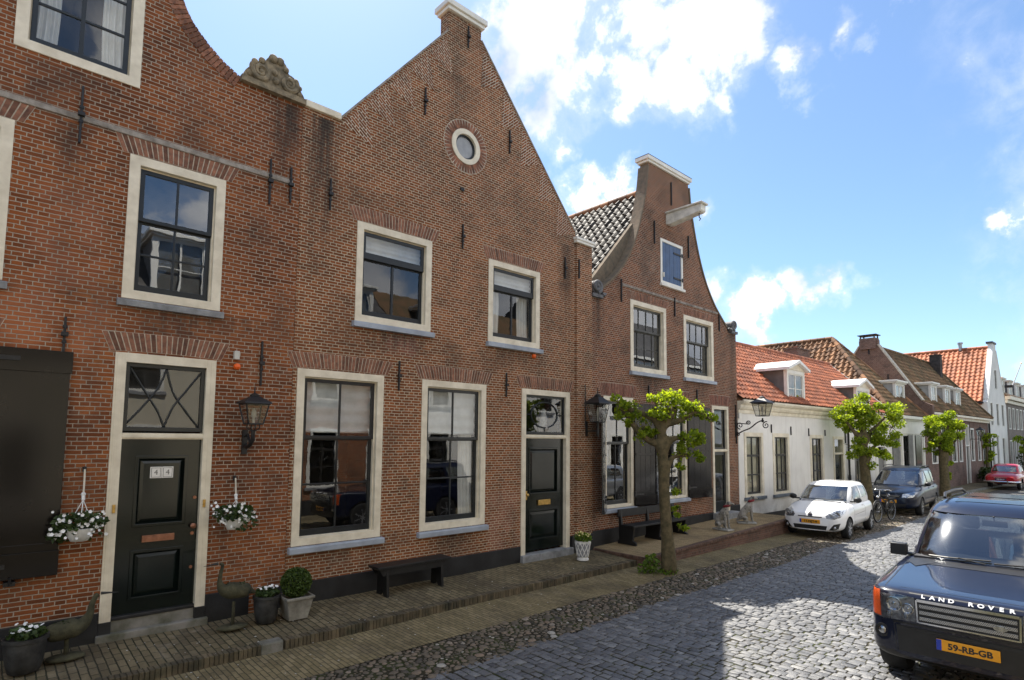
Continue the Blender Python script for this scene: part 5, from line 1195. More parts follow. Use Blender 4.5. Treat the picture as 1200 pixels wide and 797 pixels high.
# ------------------------------------------------------------------ hanging baskets
def basket(label, x, zt, zc, ox, seed, loose):
    random.seed(seed); t = thing('hanging_basket', label, 'flower basket', (x, 0, zc), 0, 'hanging flower baskets by the green door'); y = -.24
    b = MB(); b.box(-.02,.02,-.025,0,zt-zc-.03,zt-zc+.03); b.tube([(0,-.01,zt-zc),(0,-.05,zt-zc+.03),(0,-.06,zt-zc-.02)], .008, 6); part('wall_hook', t, b, 'iron_black', local=True)
    b = MB(); b.tube([(0,-.055,zt-zc),(0,-.08,(zt-zc)*.80),(ox*.3,-.15,(zt-zc)*.58)], .010, 6); part('rope', t, b, 'cord', local=True)
    b = MB(); top = (ox*.3,-.15,(zt-zc)*.58); b.ball(top, .025, 8, 6); b.tube([top,(ox*.3,-.17,(zt-zc)*.48)], .018, 6)
    for a in range(3): b.tube([(top[0], top[1]-.02, top[2]-.06),(ox+.13*math.cos(a*2.1+.4), y+.11*math.sin(a*2.1+.4), .05)], .005, 5)
    part('hanger', t, b, 'rope_white', local=True)
    b = MB(); b.lathe([(.06,-.13),(.085,-.125),(.115,-.06),(.145,.0),(.15,.015),(.13,.02),(.10,-.02)], (ox,y,0), 18); part('bowl', t, b, 'rope_white', local=True, smooth=60)
    b = MB(); leaves(b, (ox,y,.08), (.27,.19,.13), 420, .062, lo=0, hi=.9)
    for k in range(loose): a = random.uniform(0, 6.28); leaves(b, (ox+.24*math.cos(a), y+.13*math.sin(a), -.06), (.09,.07,.11), 34, .05, lo=0, hi=.9)
    part('foliage', t, b, 'basket_leaf', local=True)
    b = MB()
    for _ in range(78+loose*3):
        a = random.uniform(0, 6.28); k = random.uniform(.5, 1.05); c = Vector((ox+.28*k*math.cos(a), y+.2*k*math.sin(a)-.02, .08+random.uniform(-.18,.15)*k))
        s = random.uniform(.014, .025); n = Vector((random.uniform(-1,1), -1.4, random.uniform(-.3,1))).normalized(); u = n.orthogonal().normalized(); v = n.cross(u)
        b.add([tuple(c+(u*math.cos(i*1.2566)+v*math.sin(i*1.2566))*s+n*.006) for i in range(5)]+[tuple(c)], [(i,(i+1)%5,5) for i in range(5)])
    tag(part('flowers', t, b, 'flower_white', local=True), kind='stuff')
basket('hanging basket with trailing white flowers left of door 44, over the shutter edge', .96, 2.24, 1.56, -.03, 11, 5)
basket('fuller hanging basket with white flowers right of door 44', 2.66, 2.07, 1.53, -.05, 12, 2)
# ------------------------------------------------------------------ bird sculptures
def heron(label, loc, rz, neck, body, leg, seed, sx=1.):
    random.seed(seed); t = thing('bird_sculpture', label, 'sculpture', loc, rz, 'mossy bird sculptures by the door')
    b = MB(); b.ball((0,0,.025), .17, 16, 6, sq=(1.1,.8,.2), jit=.06); part('foot_plate', t, b, 'moss_stone', local=True, smooth=180)
    b = MB(); b.tube([(0,0,.03),(.0,0,leg)], [.022,.02], 8); b.tube([(.02,.03,.03),(.01,.02,leg)], [.014,.014], 6); part('legs', t, b, 'moss_stone', local=True, smooth=180)
    skin('body', [(-.27*sx,0,body-.05,.018),(-.18*sx,0,body,.07,.055),(-.06*sx,0,body+.02,.125,.11),(.06*sx,0,body+.03,.125,.12),(.15*sx,0,body+.05,.075)]+[(a*sx,0,c,r) for a,c,r in neck], [(i,i+1) for i in range(4+len(neck))], 'moss_stone', t, sub=2, root=2)
    hx, hz, _ = neck[-1]; d = 1 if neck[-1][0] > neck[-2][0] else -1
    b = MB(); b.tube([(hx*sx+.02*d*sx,0,hz),(hx*sx+.19*d*sx,0,hz-.015)], [.018,.002], 8); part('beak', t, b, 'terracotta_dark', local=True)
    b = MB(); leaves(b, (0,0,body+.10), (.14,.08,.03), 60, .03, lo=0, hi=.6); part('moss', t, b, 'dark_leaf', local=True)
heron('stone heron standing left of the door, beak pointing at the door frame', (.86,-.40,.175), 0, [(.20,.46,.042),(.21,.56,.032),(.24,.64,.028),(.27,.665,.034)], .30, .22, 21)
heron('mossy stone bird right of the door with thin raised neck and beak turned left', (2.57,-.50,.175), math.pi, [(.185,.62,.03),(.17,.74,.022),(.15,.83,.022),(.19,.85,.03)], .46, .34, 22)
# ------------------------------------------------------------------ pots
def flowers(b, c, r, n, s0, mi=0):
    for _ in range(n):
        a = random.uniform(0,6.28); k = random.uniform(0,1)**.5; p = Vector((c[0]+r*k*math.cos(a), c[1]+r*k*math.sin(a), c[2]+random.uniform(0,.07)))
        nn = Vector((random.uniform(-.6,.6), random.uniform(-.9,.2), 1)).normalized(); u = nn.orthogonal().normalized(); v = nn.cross(u); s = s0*random.uniform(.7,1.2)
        b.add([tuple(p+(u*math.cos(i*1.2566)+v*math.sin(i*1.2566))*s+nn*.005) for i in range(5)]+[tuple(p)], [(i,(i+1)%5,5) for i in range(5)], mi)
def pot(label, loc, prof, mat, seed, n, nf, fl, zt, r, sq=False):
    random.seed(seed); t = thing('flower_pot', label, 'flower pot', loc)
    b = MB(); b.lathe(prof, n=22); part('pot', t, b, mat, local=True, smooth=55)
    b = MB(); b.lathe([(r*.96,zt-.04),(.001,zt-.03)], n=18); part('soil', t, b, 'soil', local=True)
    b = MB(); leaves(b, (0,0,zt+.03), (r*.95,r*.95,.07), n, .055, lo=.1, hi=1); part('foliage', t, b, 'basket_leaf', local=True)
    b = MB(); flowers(b, (0,0,zt+.06), r*.8, nf, .022); tag(part('flowers', t, b, fl, local=True), kind='stuff')
PR = lambda r, h: [(r*.66,0),(r*.74,.01),(r*.88,h*.3),(r*.97,h*.65),(r*.98,h*.88),(r*1.08,h*.9),(r*1.08,h),(r*.95,h),(r*.93,h*.9)]
pot('round dark pot with white flowers under the shutter, left of the heron', (.50,-.52,.172), PR(.185,.36), 'terracotta_dark', 31, 200, 22, 'flower_white', .36, .175)
pot('dark round pot with a few white flowers between bird and clipped box ball', (2.99,-.50,.172), PR(.165,.36), 'terracotta_dark', 32, 190, 11, 'flower_white', .36, .155)
random.seed(33); t = thing('box_planter', 'clipped round box bush in a square grey planter', 'planter', (3.36,-.56,.172))
b = MB(); a, c, h = .125, .185, .31; Q = lambda r, z: [(-r,-r,z),(r,-r,z),(r,r,z),(-r,r,z)]
b.add(Q(a,0)+Q(c*.96,h*.86)+Q(c*1.06,h*.88)+Q(c*1.06,h)+Q(c*.9,h)+Q(c*.88,h-.04), [(3,2,1,0)]+[(k*4+i,k*4+(i+1)%4,k*4+4+(i+1)%4,k*4+4+i) for k in range(5) for i in range(4)]+[(20,21,22,23)]); part('planter', t, b, 'zinc_planter', local=True, bevel=.008)
b = MB(); leaves(b, (0,0,h+.165), (.205,.205,.20), 2600, .030, lo=0, hi=1, shell=.75, flat=1.3); part('bush', t, b, 'box_leaf', local=True)
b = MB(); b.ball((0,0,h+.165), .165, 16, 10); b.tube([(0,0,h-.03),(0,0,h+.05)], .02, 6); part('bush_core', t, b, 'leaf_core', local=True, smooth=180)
random.seed(34); t = thing('lattice_vase', 'tall white lattice vase with yellow green plants beside the second door', 'vase', (9.36,-.60,.165))
b = MB(); b.lathe([(.085,0),(.12,.005),(.12,.04),(.10,.055),(.112,.12),(.135,.25),(.158,.36),(.165,.40),(.150,.40),(.14,.34)], n=24); vz = part('vase', t, b, 'pot_white', local=True, smooth=50)
b = MB()
for i in range(10):
    for sg in (1,-1): b.tube([((.108+.05*(k/8)+.004)*math.cos(i*.628+sg*k*.12), (.108+.05*(k/8)+.004)*math.sin(i*.628+sg*k*.12), .075+.30*k/8) for k in range(9)], .009, 5)
part('lattice', vz, b, 'pot_white', local=True, smooth=180)
b = MB(); b.lathe([(.112,.08),(.137,.24),(.158,.36)], n=22); part('lattice_ground', vz, b, 'pot_grey', local=True)
b = MB(); leaves(b, (0,0,.46), (.19,.19,.10), 300, .065, lo=.4, hi=1); part('foliage', t, b, 'weed_leaf', local=True)
b = MB(); flowers(b, (0,0,.50), .17, 40, .022); tag(part('flowers', t, b, 'flower_yellow', local=True), kind='stuff')
# ------------------------------------------------------------------ benches
t = thing('bench', 'plain low black bench without back under the ground floor window', 'bench', (5.38,-.32,.16))
b = MB(); b.box(-.70,.70,-.16,.16,.435,.475); part('seat', t, b, 'bench_black', local=True, bevel=.006)
b = MB(); b.prism([(-.66,.43),(.66,.43),(.60,.33),(-.60,.33)], -.135, -.11); part('apron', t, b, 'bench_black', local=True); b = MB(); b.prism([(-.66,.43),(.66,.43),(.60,.33),(-.60,.33)], .11, .135); part('apron', t, b, 'bench_black', local=True)
for sx in (-1,1):
    b = MB(); b.prism([(-.135,.43),(.135,.43),(.165,0),(.06,0),(.0,.10),(-.06,0),(-.165,0)], sx*.52-.022, sx*.52+.022, axis='x'); part('leg', t, b, 'bench_black', local=True, bevel=.005)
t = thing('bench', 'black bench with a low back on the raised terrace behind the tree', 'bench', (12.2,-.42,.255), -.02)
b = MB(); b.box(-1.12,1.12,-.24,.12,.40,.44); part('seat', t, b, 'bench_black', local=True, bevel=.006)
b = MB(); b.box(-1.14,1.14,.17,.205,.60,.78); part('backrest', t, b, 'bench_black', local=True, bevel=.006)
for x in (-1.06,-.02,1.06):
    b = MB(); b.prism([(-.27,0),(.24,0),(.24,.06),(.20,.10),(.22,.76),(.165,.76),(.13,.44),(.12,.40),(-.23,.40),(-.18,.10),(-.27,.06)], x-.03, x+.03, axis='x'); part('end_panel', t, b, 'bench_black', local=True, bevel=.005)
# ------------------------------------------------------------------ dog statues
def dog(label, loc, rz, turn):
    t = thing('dog_statue', label, 'statue', loc, rz, 'sitting dog statues'); t.scale = (.92, .92, .95)
    b = MB(); b.box(-.30,.24,-.14,.14,0,.045); part('plinth', t, b, 'concrete', local=True, bevel=.012)
    z = .045; c, s = math.cos(turn), math.sin(turn)
    pts = [(-.19,0,z+.15,.115),(-.12,0,z+.28,.115,.12),(-.02,0,z+.40,.105,.11),(.06,0,z+.50,.085,.10),(.10,0,z+.59,.055),(.115,0,z+.665,.055),
           (.125+.05*c,.05*s,z+.71,.062),(.125+.13*c,.13*s,z+.685,.036),(.125+.19*c,.19*s,z+.672,.026)]
    ed = [(i,i+1) for i in range(8)]
    for sg in (1,-1):
        k = len(pts); pts += [(.08,sg*.065,z+.40,.05),(.105,sg*.068,z+.24,.033),(.115,sg*.068,z+.08,.026),(.125,sg*.068,z+.03,.03),(.175,sg*.07,z+.022,.024)]; ed += [(3,k)]+[(k+i,k+i+1) for i in range(4)]
        k = len(pts); pts += [(-.14,sg*.10,z+.15,.075),(-.03,sg*.125,z+.12,.055),(-.10,sg*.125,z+.04,.035),(.02,sg*.125,z+.028,.028)]; ed += [(0,k)]+[(k+i,k+i+1) for i in range(3)]
    k = len(pts); pts += [(-.29,.02,z+.05,.03),(-.33,.09,z+.03,.018)]; ed += [(0,k),(k,k+1)]
    skin('body', pts, ed, 'statue_spots', t, sub=2, root=0)
    for sg in (1,-1):
        e = MB(); bx, by = .125+.02*c-.05*s*sg, .02*s+.055*c*sg; e.ball((bx,by,z+.69), .05, 8, 6, sq=(.55,.35,1.05)); part('ear', t, e, 'statue_ear', local=True, smooth=180)
    b = MB(); b.tube([(.105+.066*math.cos(a), .066*math.sin(a), z+.615+.02*math.cos(a)) for a in [2*math.pi*i/18 for i in range(19)]], .034, 8, caps=False); part('collar', t, b, 'collar_red', local=True, smooth=180)
    b = MB(); b.ball((.125+.215*c,.215*s,z+.68), .016, 7, 5); part('nose', t, b, 'iron_black', local=True)
dog('sitting stone dog with red collar in front of the brick house doorstep', (14.42,-1.06,tz(14.4)+.005), -1.75, .75)
dog('sitting stone dog with red collar at the corner by the white wall', (15.85,-1.02,tz(15.8)+.005), -1.0, .35)
# ------------------------------------------------------------------ trees
def tree(label, joints, arms, clusters, nleaf, size, core=.0, seed=1, extra=None, group='pollarded lime trees along the street', hi=1.):
    random.seed(seed); b0 = joints[0]; t = thing('lime_tree', label, 'tree', (b0[0], b0[1], 0), 0, group)
    pts = list(joints); ed = [(i,i+1) for i in range(len(joints)-1)]
    pts[0] = (b0[0],b0[1],-.05,b0[3]*1.18); 
    for (root, arm) in arms:
        k = len(pts); pts += arm; ed += [(root,k)]+[(k+i,k+i+1) for i in range(len(arm)-1)]
    o = skin('trunk', pts, ed, 'bark', None, sub=2); o.parent = t; o.matrix_parent_inverse = wmat(t).inverted()
    b = MB(); tot = sum(c[3]**2 for c in clusters)
    for c in clusters:
        n = int(nleaf*c[3]**2/tot); m = 5 if c[3] > .2 else 3
        for k in range(m):      # smaller tufts inside each clump keep the outline uneven
            d = Vector((random.gauss(0,.48), random.gauss(0,.48), random.gauss(0,.42)))*c[3]; r = c[3]*random.uniform(.42, .72)
            leaves(b, (c[0]+d.x, c[1]+d.y, c[2]+d.z), (r, r, r*.8), n//m, size, lo=max(0,.05+.3*random.random()-.1), hi=hi*random.uniform(.75, 1), flat=1.35, shell=.15)
    part('crown', t, b, 'lime_leaf')
    tw = MB()
    for c in clusters:
        for _ in range(7):
            d = Vector((random.gauss(0,1), random.gauss(0,1), random.gauss(.3,1))).normalized()*c[3]*.85; tw.tube([(c[0],c[1],c[2]-c[3]*.1), (c[0]+d.x*.6, c[1]+d.y*.6, c[2]+d.z*.5), (c[0]+d.x,c[1]+d.y,c[2]+d.z)], [.016,.01,.004], 5)
    tag(part('twigs', t, tw, 'bark'), kind='stuff'); return t
J = lambda L, r: [(a,b,c,r*(1-.12*i)) for i,(a,b,c) in enumerate(L)]
tree('nearest pollarded tree, growing in the cobbles before the bell gable house', [(10.34,-2.03,0,.165),(10.31,-2.00,.70,.128),(10.28,-1.97,1.38,.118),(10.26,-1.95,2.06,.112),(10.25,-1.95,2.58,.108),(10.22,-1.92,2.92,.095)],
     [(5, J([(10.13,-1.84,3.08),(9.94,-1.66,3.20),(9.76,-1.50,3.26),(9.66,-1.42,3.38)], .075)), (4, J([(10.09,-1.80,2.60),(9.90,-1.63,2.78),(9.76,-1.50,3.06),(9.62,-1.37,3.34)], .07)),
      (5, J([(10.38,-2.06,3.12),(10.46,-2.13,3.36)], .08)), (4, J([(10.45,-2.13,2.70),(10.66,-2.32,2.68)], .055)), (5, J([(10.5,-2.2,3.05),(10.74,-2.40,3.22),(10.92,-2.56,3.14)], .06)), (3, J([(10.42,-2.10,2.32),(10.66,-2.32,2.36)], .045))],
     [(9.60,-1.35,3.40,.22),(9.79,-1.53,3.20,.25),(10.18,-1.88,3.38,.26),(10.46,-2.14,3.48,.36),(10.40,-2.05,3.15,.28),(10.76,-2.41,3.30,.27),(10.93,-2.57,3.14,.20),(9.94,-1.67,2.83,.24),(10.10,-1.83,2.70,.18),(9.73,-1.47,3.02,.15),(10.62,-2.29,2.67,.24),(10.78,-2.43,2.71,.18),(10.55,-2.22,2.37,.22),(10.78,-2.43,2.36,.17),(10.48,-2.16,1.64,.13),(10.50,-2.18,1.25,.14),(10.50,-2.18,.92,.12),(10.27,-1.97,2.37,.13)], 4200, .062, seed=41)
tree('taller pollarded tree with a shaggy sunlit crown behind the small white car', [(24.52,-1.46,0,.22),(24.51,-1.45,1.32,.18),(24.46,-1.41,2.11,.17),(24.45,-1.40,2.7,.15)],
     [(3, J([(24.5,-1.45,3.3),(24.6,-1.55,3.8)], .06)), (3, J([(24.2,-1.15,3.1),(24.0,-.95,3.5)], .055)), (2, J([(24.8,-1.7,2.5),(25.1,-2.0,2.9)], .05)), (3, J([(24.9,-1.8,3.3),(25.1,-2.0,3.6)], .05))],
     [(24.23,-1.20,3.93,0.51),(24.66,-1.59,4.13,0.45),(25.05,-1.95,3.72,0.45),(25.28,-2.16,3.24,0.37),(23.87,-.86,3.54,0.35),(24.33,-1.29,3.22,0.50),(24.79,-1.71,2.91,0.49),(24.19,-1.16,2.52,0.39),(24.53,-1.48,2.15,0.39),(24.89,-1.80,2.27,0.32),(25.14,-2.03,2.76,0.32),(24.58,-1.51,3.55,0.41)], 11000, .075, seed=42)
tree('round headed pollarded tree in front of the brown brick house', [(34.33,-1.95,0,.24),(34.33,-1.95,.97,.21),(34.31,-1.93,1.99,.19),(34.3,-1.93,2.6,.16)],
     [(3, J([(34.5,-2.1,3.1),(34.55,-2.15,3.5)], .06)), (3, J([(34.1,-1.7,3.0),(33.95,-1.6,3.4)], .055)), (2, J([(34.6,-2.2,2.5),(34.8,-2.4,2.8)], .05))],
     [(34.06,-1.71,3.63,0.50),(34.53,-2.13,3.84,0.50),(34.97,-2.54,3.52,0.39),(33.89,-1.55,3.01,0.43),(34.34,-1.96,2.93,0.51),(34.80,-2.38,2.94,0.37),(34.17,-1.81,2.40,0.39),(34.53,-2.13,2.20,0.37),(34.45,-2.05,1.58,0.26),(34.48,-2.08,1.10,0.24),(33.93,-1.59,2.52,0.29)], 9000, .085, seed=43)
tree('slender young tree with light green column of leaves by the white gabled house', [(50.0,-1.3,0,.11),(50.0,-1.3,1.5,.09),(50,-1.3,2.6,.06),(50.02,-1.3,3.4,.04)], [(2, J([(50.2,-1.5,2.9)], .04))],
     [(49.8,-1.1,3.35,.30),(50.15,-1.45,3.2,.30),(49.95,-1.25,2.6,.32),(50.1,-1.4,1.95,.30),(49.9,-1.2,2.95,.28),(50.05,-1.35,1.5,.24)], 900, .15, seed=44)
tree('farthest pollarded tree cut by the right edge', [(57.3,-2.5,0,.2),(57.3,-2.5,2.0,.16),(57.3,-2.5,2.8,.12)], [(2, J([(57.5,-2.7,3.3)], .08))], [(57.2,-2.41,2.95,.45),(57.6,-2.8,3.2,.5),(57.4,-2.6,2.1,.4),(57.8,-3.0,2.6,.5)], 900, .16, seed=45)
random.seed(46); t = thing('weed_clump', 'clump of green weeds at the foot of the nearest tree', 'weeds', (10.15,-1.9,0))
b = MB(); leaves(b, (-.08,.10,.20), (.20,.15,.18), 170, .075, lo=.1, hi=1); leaves(b, (.12,-.12,.06), (.28,.2,.05), 170, .05, lo=.2, hi=1); leaves(b, (-.25,.2,.1), (.13,.13,.10), 60, .065)
part('leaves', t, b, 'weed_leaf', local=True)
b = MB()
for _ in range(40): x, y = random.gauss(0,.22), random.gauss(.05,.18); b.tube([(x,y,-.02),(x+random.gauss(0,.03),y+random.gauss(0,.03),random.uniform(.08,.3))], [.005,.002], 4)
part('stems', t, b, 'weed_leaf', local=True)
for lab, loc, sz, sd in (('dark shrubs standing against the brown brick house', fs(31,-.55,.1), (2.2,.5,1.1), 47), ('dark hedge at the far end of the street', Vector((60,-3.0,0)), (4.5,1.2,2.2), 48)):
    random.seed(sd); t = thing('shrub', lab, 'shrub', tuple(loc)); b = MB()
    for _ in range(9): leaves(b, (random.uniform(-sz[0],sz[0])/2, random.uniform(-sz[1],sz[1])/2, sz[2]*random.uniform(.2,.75)), (sz[2]*.35,sz[2]*.3,sz[2]*.3), 150, .14, lo=0, hi=1)
    part('foliage', t, b, 'dark_leaf', local=True); b = MB()
    for _ in range(8): x = random.uniform(-sz[0],sz[0])/2; b.tube([(x,0,-.05),(x+random.gauss(0,.1),0,sz[2]*.6)], [.03,.01], 5)
    part('stems', t, b, 'bark', local=True)
# fallen petals and crumbs
random.seed(50); b = MB()
for _ in range(130):
    x = random.choice((random.uniform(1.2,3.2), random.uniform(1,9), random.uniform(3,10))); y = random.uniform(-2.15,-.35); z = (.139+.05*(y+1.13)/1.16) if y > -1.13 else (.012+.018*(y+2.21) if y < -1.29 else .15)
    s = random.uniform(.006,.016); a = random.uniform(0,3); b.add([(x+s*math.cos(a+i*1.57)*random.uniform(.6,1.2), y+s*math.sin(a+i*1.57), z+.010+random.uniform(0,.006)) for i in range(4)], [(0,1,2,3)])
o = b.build('fallen_petals', 'debris'); tag(o, 'small pale petals scattered over pavement and gutter', 'petals', kind='stuff')

# ------------------------------------------------------------------ vehicles
paint('tyre', (.014,.014,.014), .8, .3, 9, bump=.3)
paint('trim_black', (.012,.012,.013), .45, .2, 9)
paint('chrome', (.72,.72,.74), .12, .05, 5, metal=1.)
paint('alloy', (.55,.56,.58), .28, .08, 5, metal=.9)
paint('seat_dark', (.03,.03,.034), .8)
paint('seat_tan', (.17,.14,.10), .8)
paint('plate_yellow', (.82,.36,.015), .45, .04, 9)
paint('plate_blue', (.02,.05,.42), .45)
paint('plate_dark', (.015,.02,.05), .45)
paint('letter_black', (.02,.02,.02), .5)
paint('letter_silver', (.86,.87,.88), .35, .03, 5, metal=.25)
paint('indicator', (.78,.11,.02), .2, .1, 30, coat=.6)
paint('tail_red', (.42,.01,.01), .2, .1, 30, coat=.6)
paint('lamp_silver', (.55,.56,.58), .18, .2, 25, metal=.8)
paint('lamp_dark', (.20,.20,.21), .3, .35, 22, metal=.6)
paint('reflector_chrome', (.42,.43,.45), .14, .2, 30, metal=1.)
glassmat('car_glass', (.42,.46,.47), .12, rough=.085)
glassmat('clear_lens', (.86,.88,.9), .02)
def carpaint(name, col, rough=.28, flake=.0, coat=1.):
    m, t = new_mat(name); t.b.inputs['Base Color'].default_value = rgba(col)
    n = t.noise(t.pos, 3, 5)
    t.put(t.b.inputs['Base Color'], t.mix(t.math('MULTIPLY', t.smooth(n, .45, .8), .12), col, tuple(c*.9+.006 for c in col)))
    t.b.inputs['Metallic'].default_value = flake; t.b.inputs['Roughness'].default_value = rough; t.b.inputs['Coat Weight'].default_value = coat; t.b.inputs['Coat Roughness'].default_value = .03; t.b.inputs['Specular IOR Level'].default_value = .12
    MATS[name] = m
carpaint('paint_navy', (.0045,.007,.021), .35, .0, .9); carpaint('paint_white', (.80,.80,.80), .4); carpaint('paint_blue', (.005,.009,.024), .35, .0, .45)
carpaint('paint_red', (.42,.012,.022), .3); carpaint('paint_silver', (.42,.43,.44), .3, .8)
m, t = new_mat('grille_mesh'); p = t.sep(t.pos)
gx = t.math('FRACT', t.math('MULTIPLY', t.math('ADD', p[1], t.math('MULTIPLY', t.math('FLOOR', t.math('MULTIPLY', p[2], 85)), .008)), 62)); gz = t.math('FRACT', t.math('MULTIPLY', p[2], 85))
hole_ = t.math('MULTIPLY', t.math('LESS_THAN', t.math('ABSOLUTE', t.math('SUBTRACT', gx, .5)), .33), t.math('LESS_THAN', t.math('ABSOLUTE', t.math('SUBTRACT', gz, .5)), .30))
t.put(t.b.inputs['Base Color'], t.mix(hole_, (.52,.53,.55), (.02,.02,.02))); t.b.inputs['Metallic'].default_value = .6; t.b.inputs['Roughness'].default_value = .3; MATS['grille_mesh'] = m

def spl(keys, x):
    """smooth interpolation of rows (x, a, b, ...)"""
    if x <= keys[0][0]: return keys[0][1:]
    for i in range(len(keys)-1):
        if x <= keys[i+1][0]:
            k0, k1, k2, k3 = keys[max(0,i-1)], keys[i], keys[i+1], keys[min(len(keys)-1, i+2)]; h = k2[0]-k1[0]; t = (x-k1[0])/h; out = []
            for j in range(1, len(k1)):
                def sl(a, b): return (b[j]-a[j])/(b[0]-a[0]) if b[0] != a[0] else 0
                m1 = sl(k0, k1) if k0 is not k1 else sl(k1, k2); m2 = sl(k2, k3) if k3 is not k2 else sl(k1, k2); mm = sl(k1, k2)
                d1 = 0 if m1*mm <= 0 else 2*m1*mm/(m1+mm); d2 = 0 if m2*mm <= 0 else 2*m2*mm/(m2+mm)
                if k0 is k1: d1 = mm
                if k3 is k2: d2 = mm
                t2, t3 = t*t, t*t*t
                out.append((2*t3-3*t2+1)*k1[j]+(t3-2*t2+t)*h*d1+(-2*t3+3*t2)*k2[j]+(t3-t2)*h*d2)
            return tuple(out)
    return keys[-1][1:]
def sgnpow(c, e): return math.copysign(abs(c)**e, c)
def loft_body(keys, n, dx=.05, N=44, waist=.0, nt=None):
    """closed hull from rows (x, half width, bottom z, top z)"""
    xs = []; L = keys[-1][0]; x = 0
    while x < L: xs.append(x); x += dx*.22 if x < .2 or x > L-.24 else dx
    xs.append(L); mb = MB(); vs = []
    for x in xs:
        hw, zb, zt = spl(keys, x); zc, hz = (zb+zt)/2, (zt-zb)/2
        for i in range(N):
            a = 2*math.pi*(i+.5)/N-math.pi/2; c, s = math.cos(a), math.sin(a); e = 2/(nt if nt and s > 0 else n)
            y = hw*sgnpow(c, 2/n); z = zc+hz*sgnpow(s, e); y *= 1-waist*((z-zc)/max(hz,.01))**2*(1 if s > 0 else .6); vs.append((x, y, z))
    k = len(xs)
    mb.add(vs, [(i*N+a, i*N+(a+1)%N, (i+1)*N+(a+1)%N, (i+1)*N+a) for i in range(k-1) for a in range(N)]+[tuple(reversed(range(N))), tuple((k-1)*N+a for a in range(N))])
    return mb
def loft_cabin(rings, n, N=64, inset=0., zdrop=0., bow=.08):
    """rings (z, x front, x rear, half width) going up; closed"""
    mb = MB(); vs = []; zs = []; z0, z1 = rings[0][0], rings[-1][0]; k = 16
    for i in range(k+1): zs.append(z0+(z1-z0)*(1-(1-i/k)**1.6))
    for z in zs:
        xf_, xr, hw = spl(rings, z); xf_ += inset*1.3; xr -= inset*1.3; hw = max(.02, hw-inset); xc, hx = (xf_+xr)/2, (xr-xf_)/2
        for i in range(N):
            a = 2*math.pi*(i+.5)/N; cx_ = sgnpow(math.cos(a), 2/n); sy_ = sgnpow(math.sin(a), 2/n); vs.append((xc+hx*cx_+(bow*sy_*sy_*max(0, -cx_)), hw*sy_, z-zdrop))
    mb.add(vs, [(i*N+a, i*N+(a+1)%N, (i+1)*N+(a+1)%N, (i+1)*N+a) for i in range(k) for a in range(N)]+[tuple(reversed(range(N))), tuple(k*N+a for a in range(N))])
    return mb
def tmpobj(mb, sm=None):
    o = mb.build('tmp', 'trim_black', smooth=sm); return o
def bvh_of(o): 
    bm = bmesh.new(); bm.from_mesh(o.data); b = BVHTree.FromBMesh(bm); bm.free(); return b
def boolean(o, cutters):
    for c in cutters:
        md = o.modifiers.new('cut', 'BOOLEAN'); md.operation = 'DIFFERENCE'; md.solver = 'EXACT'; md.object = c
    me = evaluated(o)
    for c in cutters: bpy.data.objects.remove(c)
    return me
AX = {'front': (Vector((1,0,0)), lambda a, b: Vector((-3, a, b))), 'rear': (Vector((-1,0,0)), lambda a, b: Vector((9, a, b))),
      'left': (Vector((0,1,0)), lambda a, b: Vector((a, -4, b))), 'right': (Vector((0,-1,0)), lambda a, b: Vector((a, 4, b))), 'top': (Vector((0,0,-1)), lambda a, b: Vector((a, b, 5)))}
def skin_patch(bvh, poly, axis, off, thick=.012, rings=4, seg=6, mb=None, mi=0):
    """plate of given outline lying on the hull, following its curve"""
    d, org = AX[axis]; P = []
    for i in range(len(poly)):
        a, b = poly[i], poly[(i+1) % len(poly)]
        for k in range(seg): P.append((a[0]+(b[0]-a[0])*k/seg, a[1]+(b[1]-a[1])*k/seg))
    cx, cy = sum(p[0] for p in P)/len(P), sum(p[1] for p in P)/len(P); n = len(P); mb = mb or MB()
    def hit(a, b):
        h = bvh.ray_cast(org(a, b), d)[0]
        if h is None:
            o = org(a, b); h = bvh.find_nearest(o+d*(4 if axis in ('front','left','right','top') else 5))[0]; h = Vector(h)
        return h
    outer, inner = [], []
    for k in range(rings+1):
        f = 1-k/rings
        for (a, b) in (P if k < rings else [(cx, cy)]):
            h = hit(cx+(a-cx)*f, cy+(b-cy)*f); outer.append(h-d*off)
    fs_ = [(k*n+i, k*n+(i+1)%n, (k+1)*n+(i+1)%n, (k+1)*n+i) for k in range(rings-1) for i in range(n)]+[((rings-1)*n+i, (rings-1)*n+(i+1)%n, rings*n) for i in range(n)]
    mb.add(outer, fs_, mi, .5)
    if thick: base = [outer[i]+d*thick for i in range(n)]; mb.add(outer[:n]+base, [(i, (i+1)%n, n+(i+1)%n, n+i) for i in range(n)], mi, .5)
    return mb
def line_patch(bvh, pts, axis, w, off=.0015, mb=None):
    mb = mb or MB()
    for a, b in zip(pts, pts[1:]):
        d = Vector((b[0]-a[0], b[1]-a[1])).normalized(); n = Vector((-d.y, d.x))*w/2
        skin_patch(bvh, [(a[0]+n.x,a[1]+n.y),(b[0]+n.x,b[1]+n.y),(b[0]-n.x,b[1]-n.y),(a[0]-n.x,a[1]-n.y)], axis, off, .004, 2, 5, mb)
    return mb
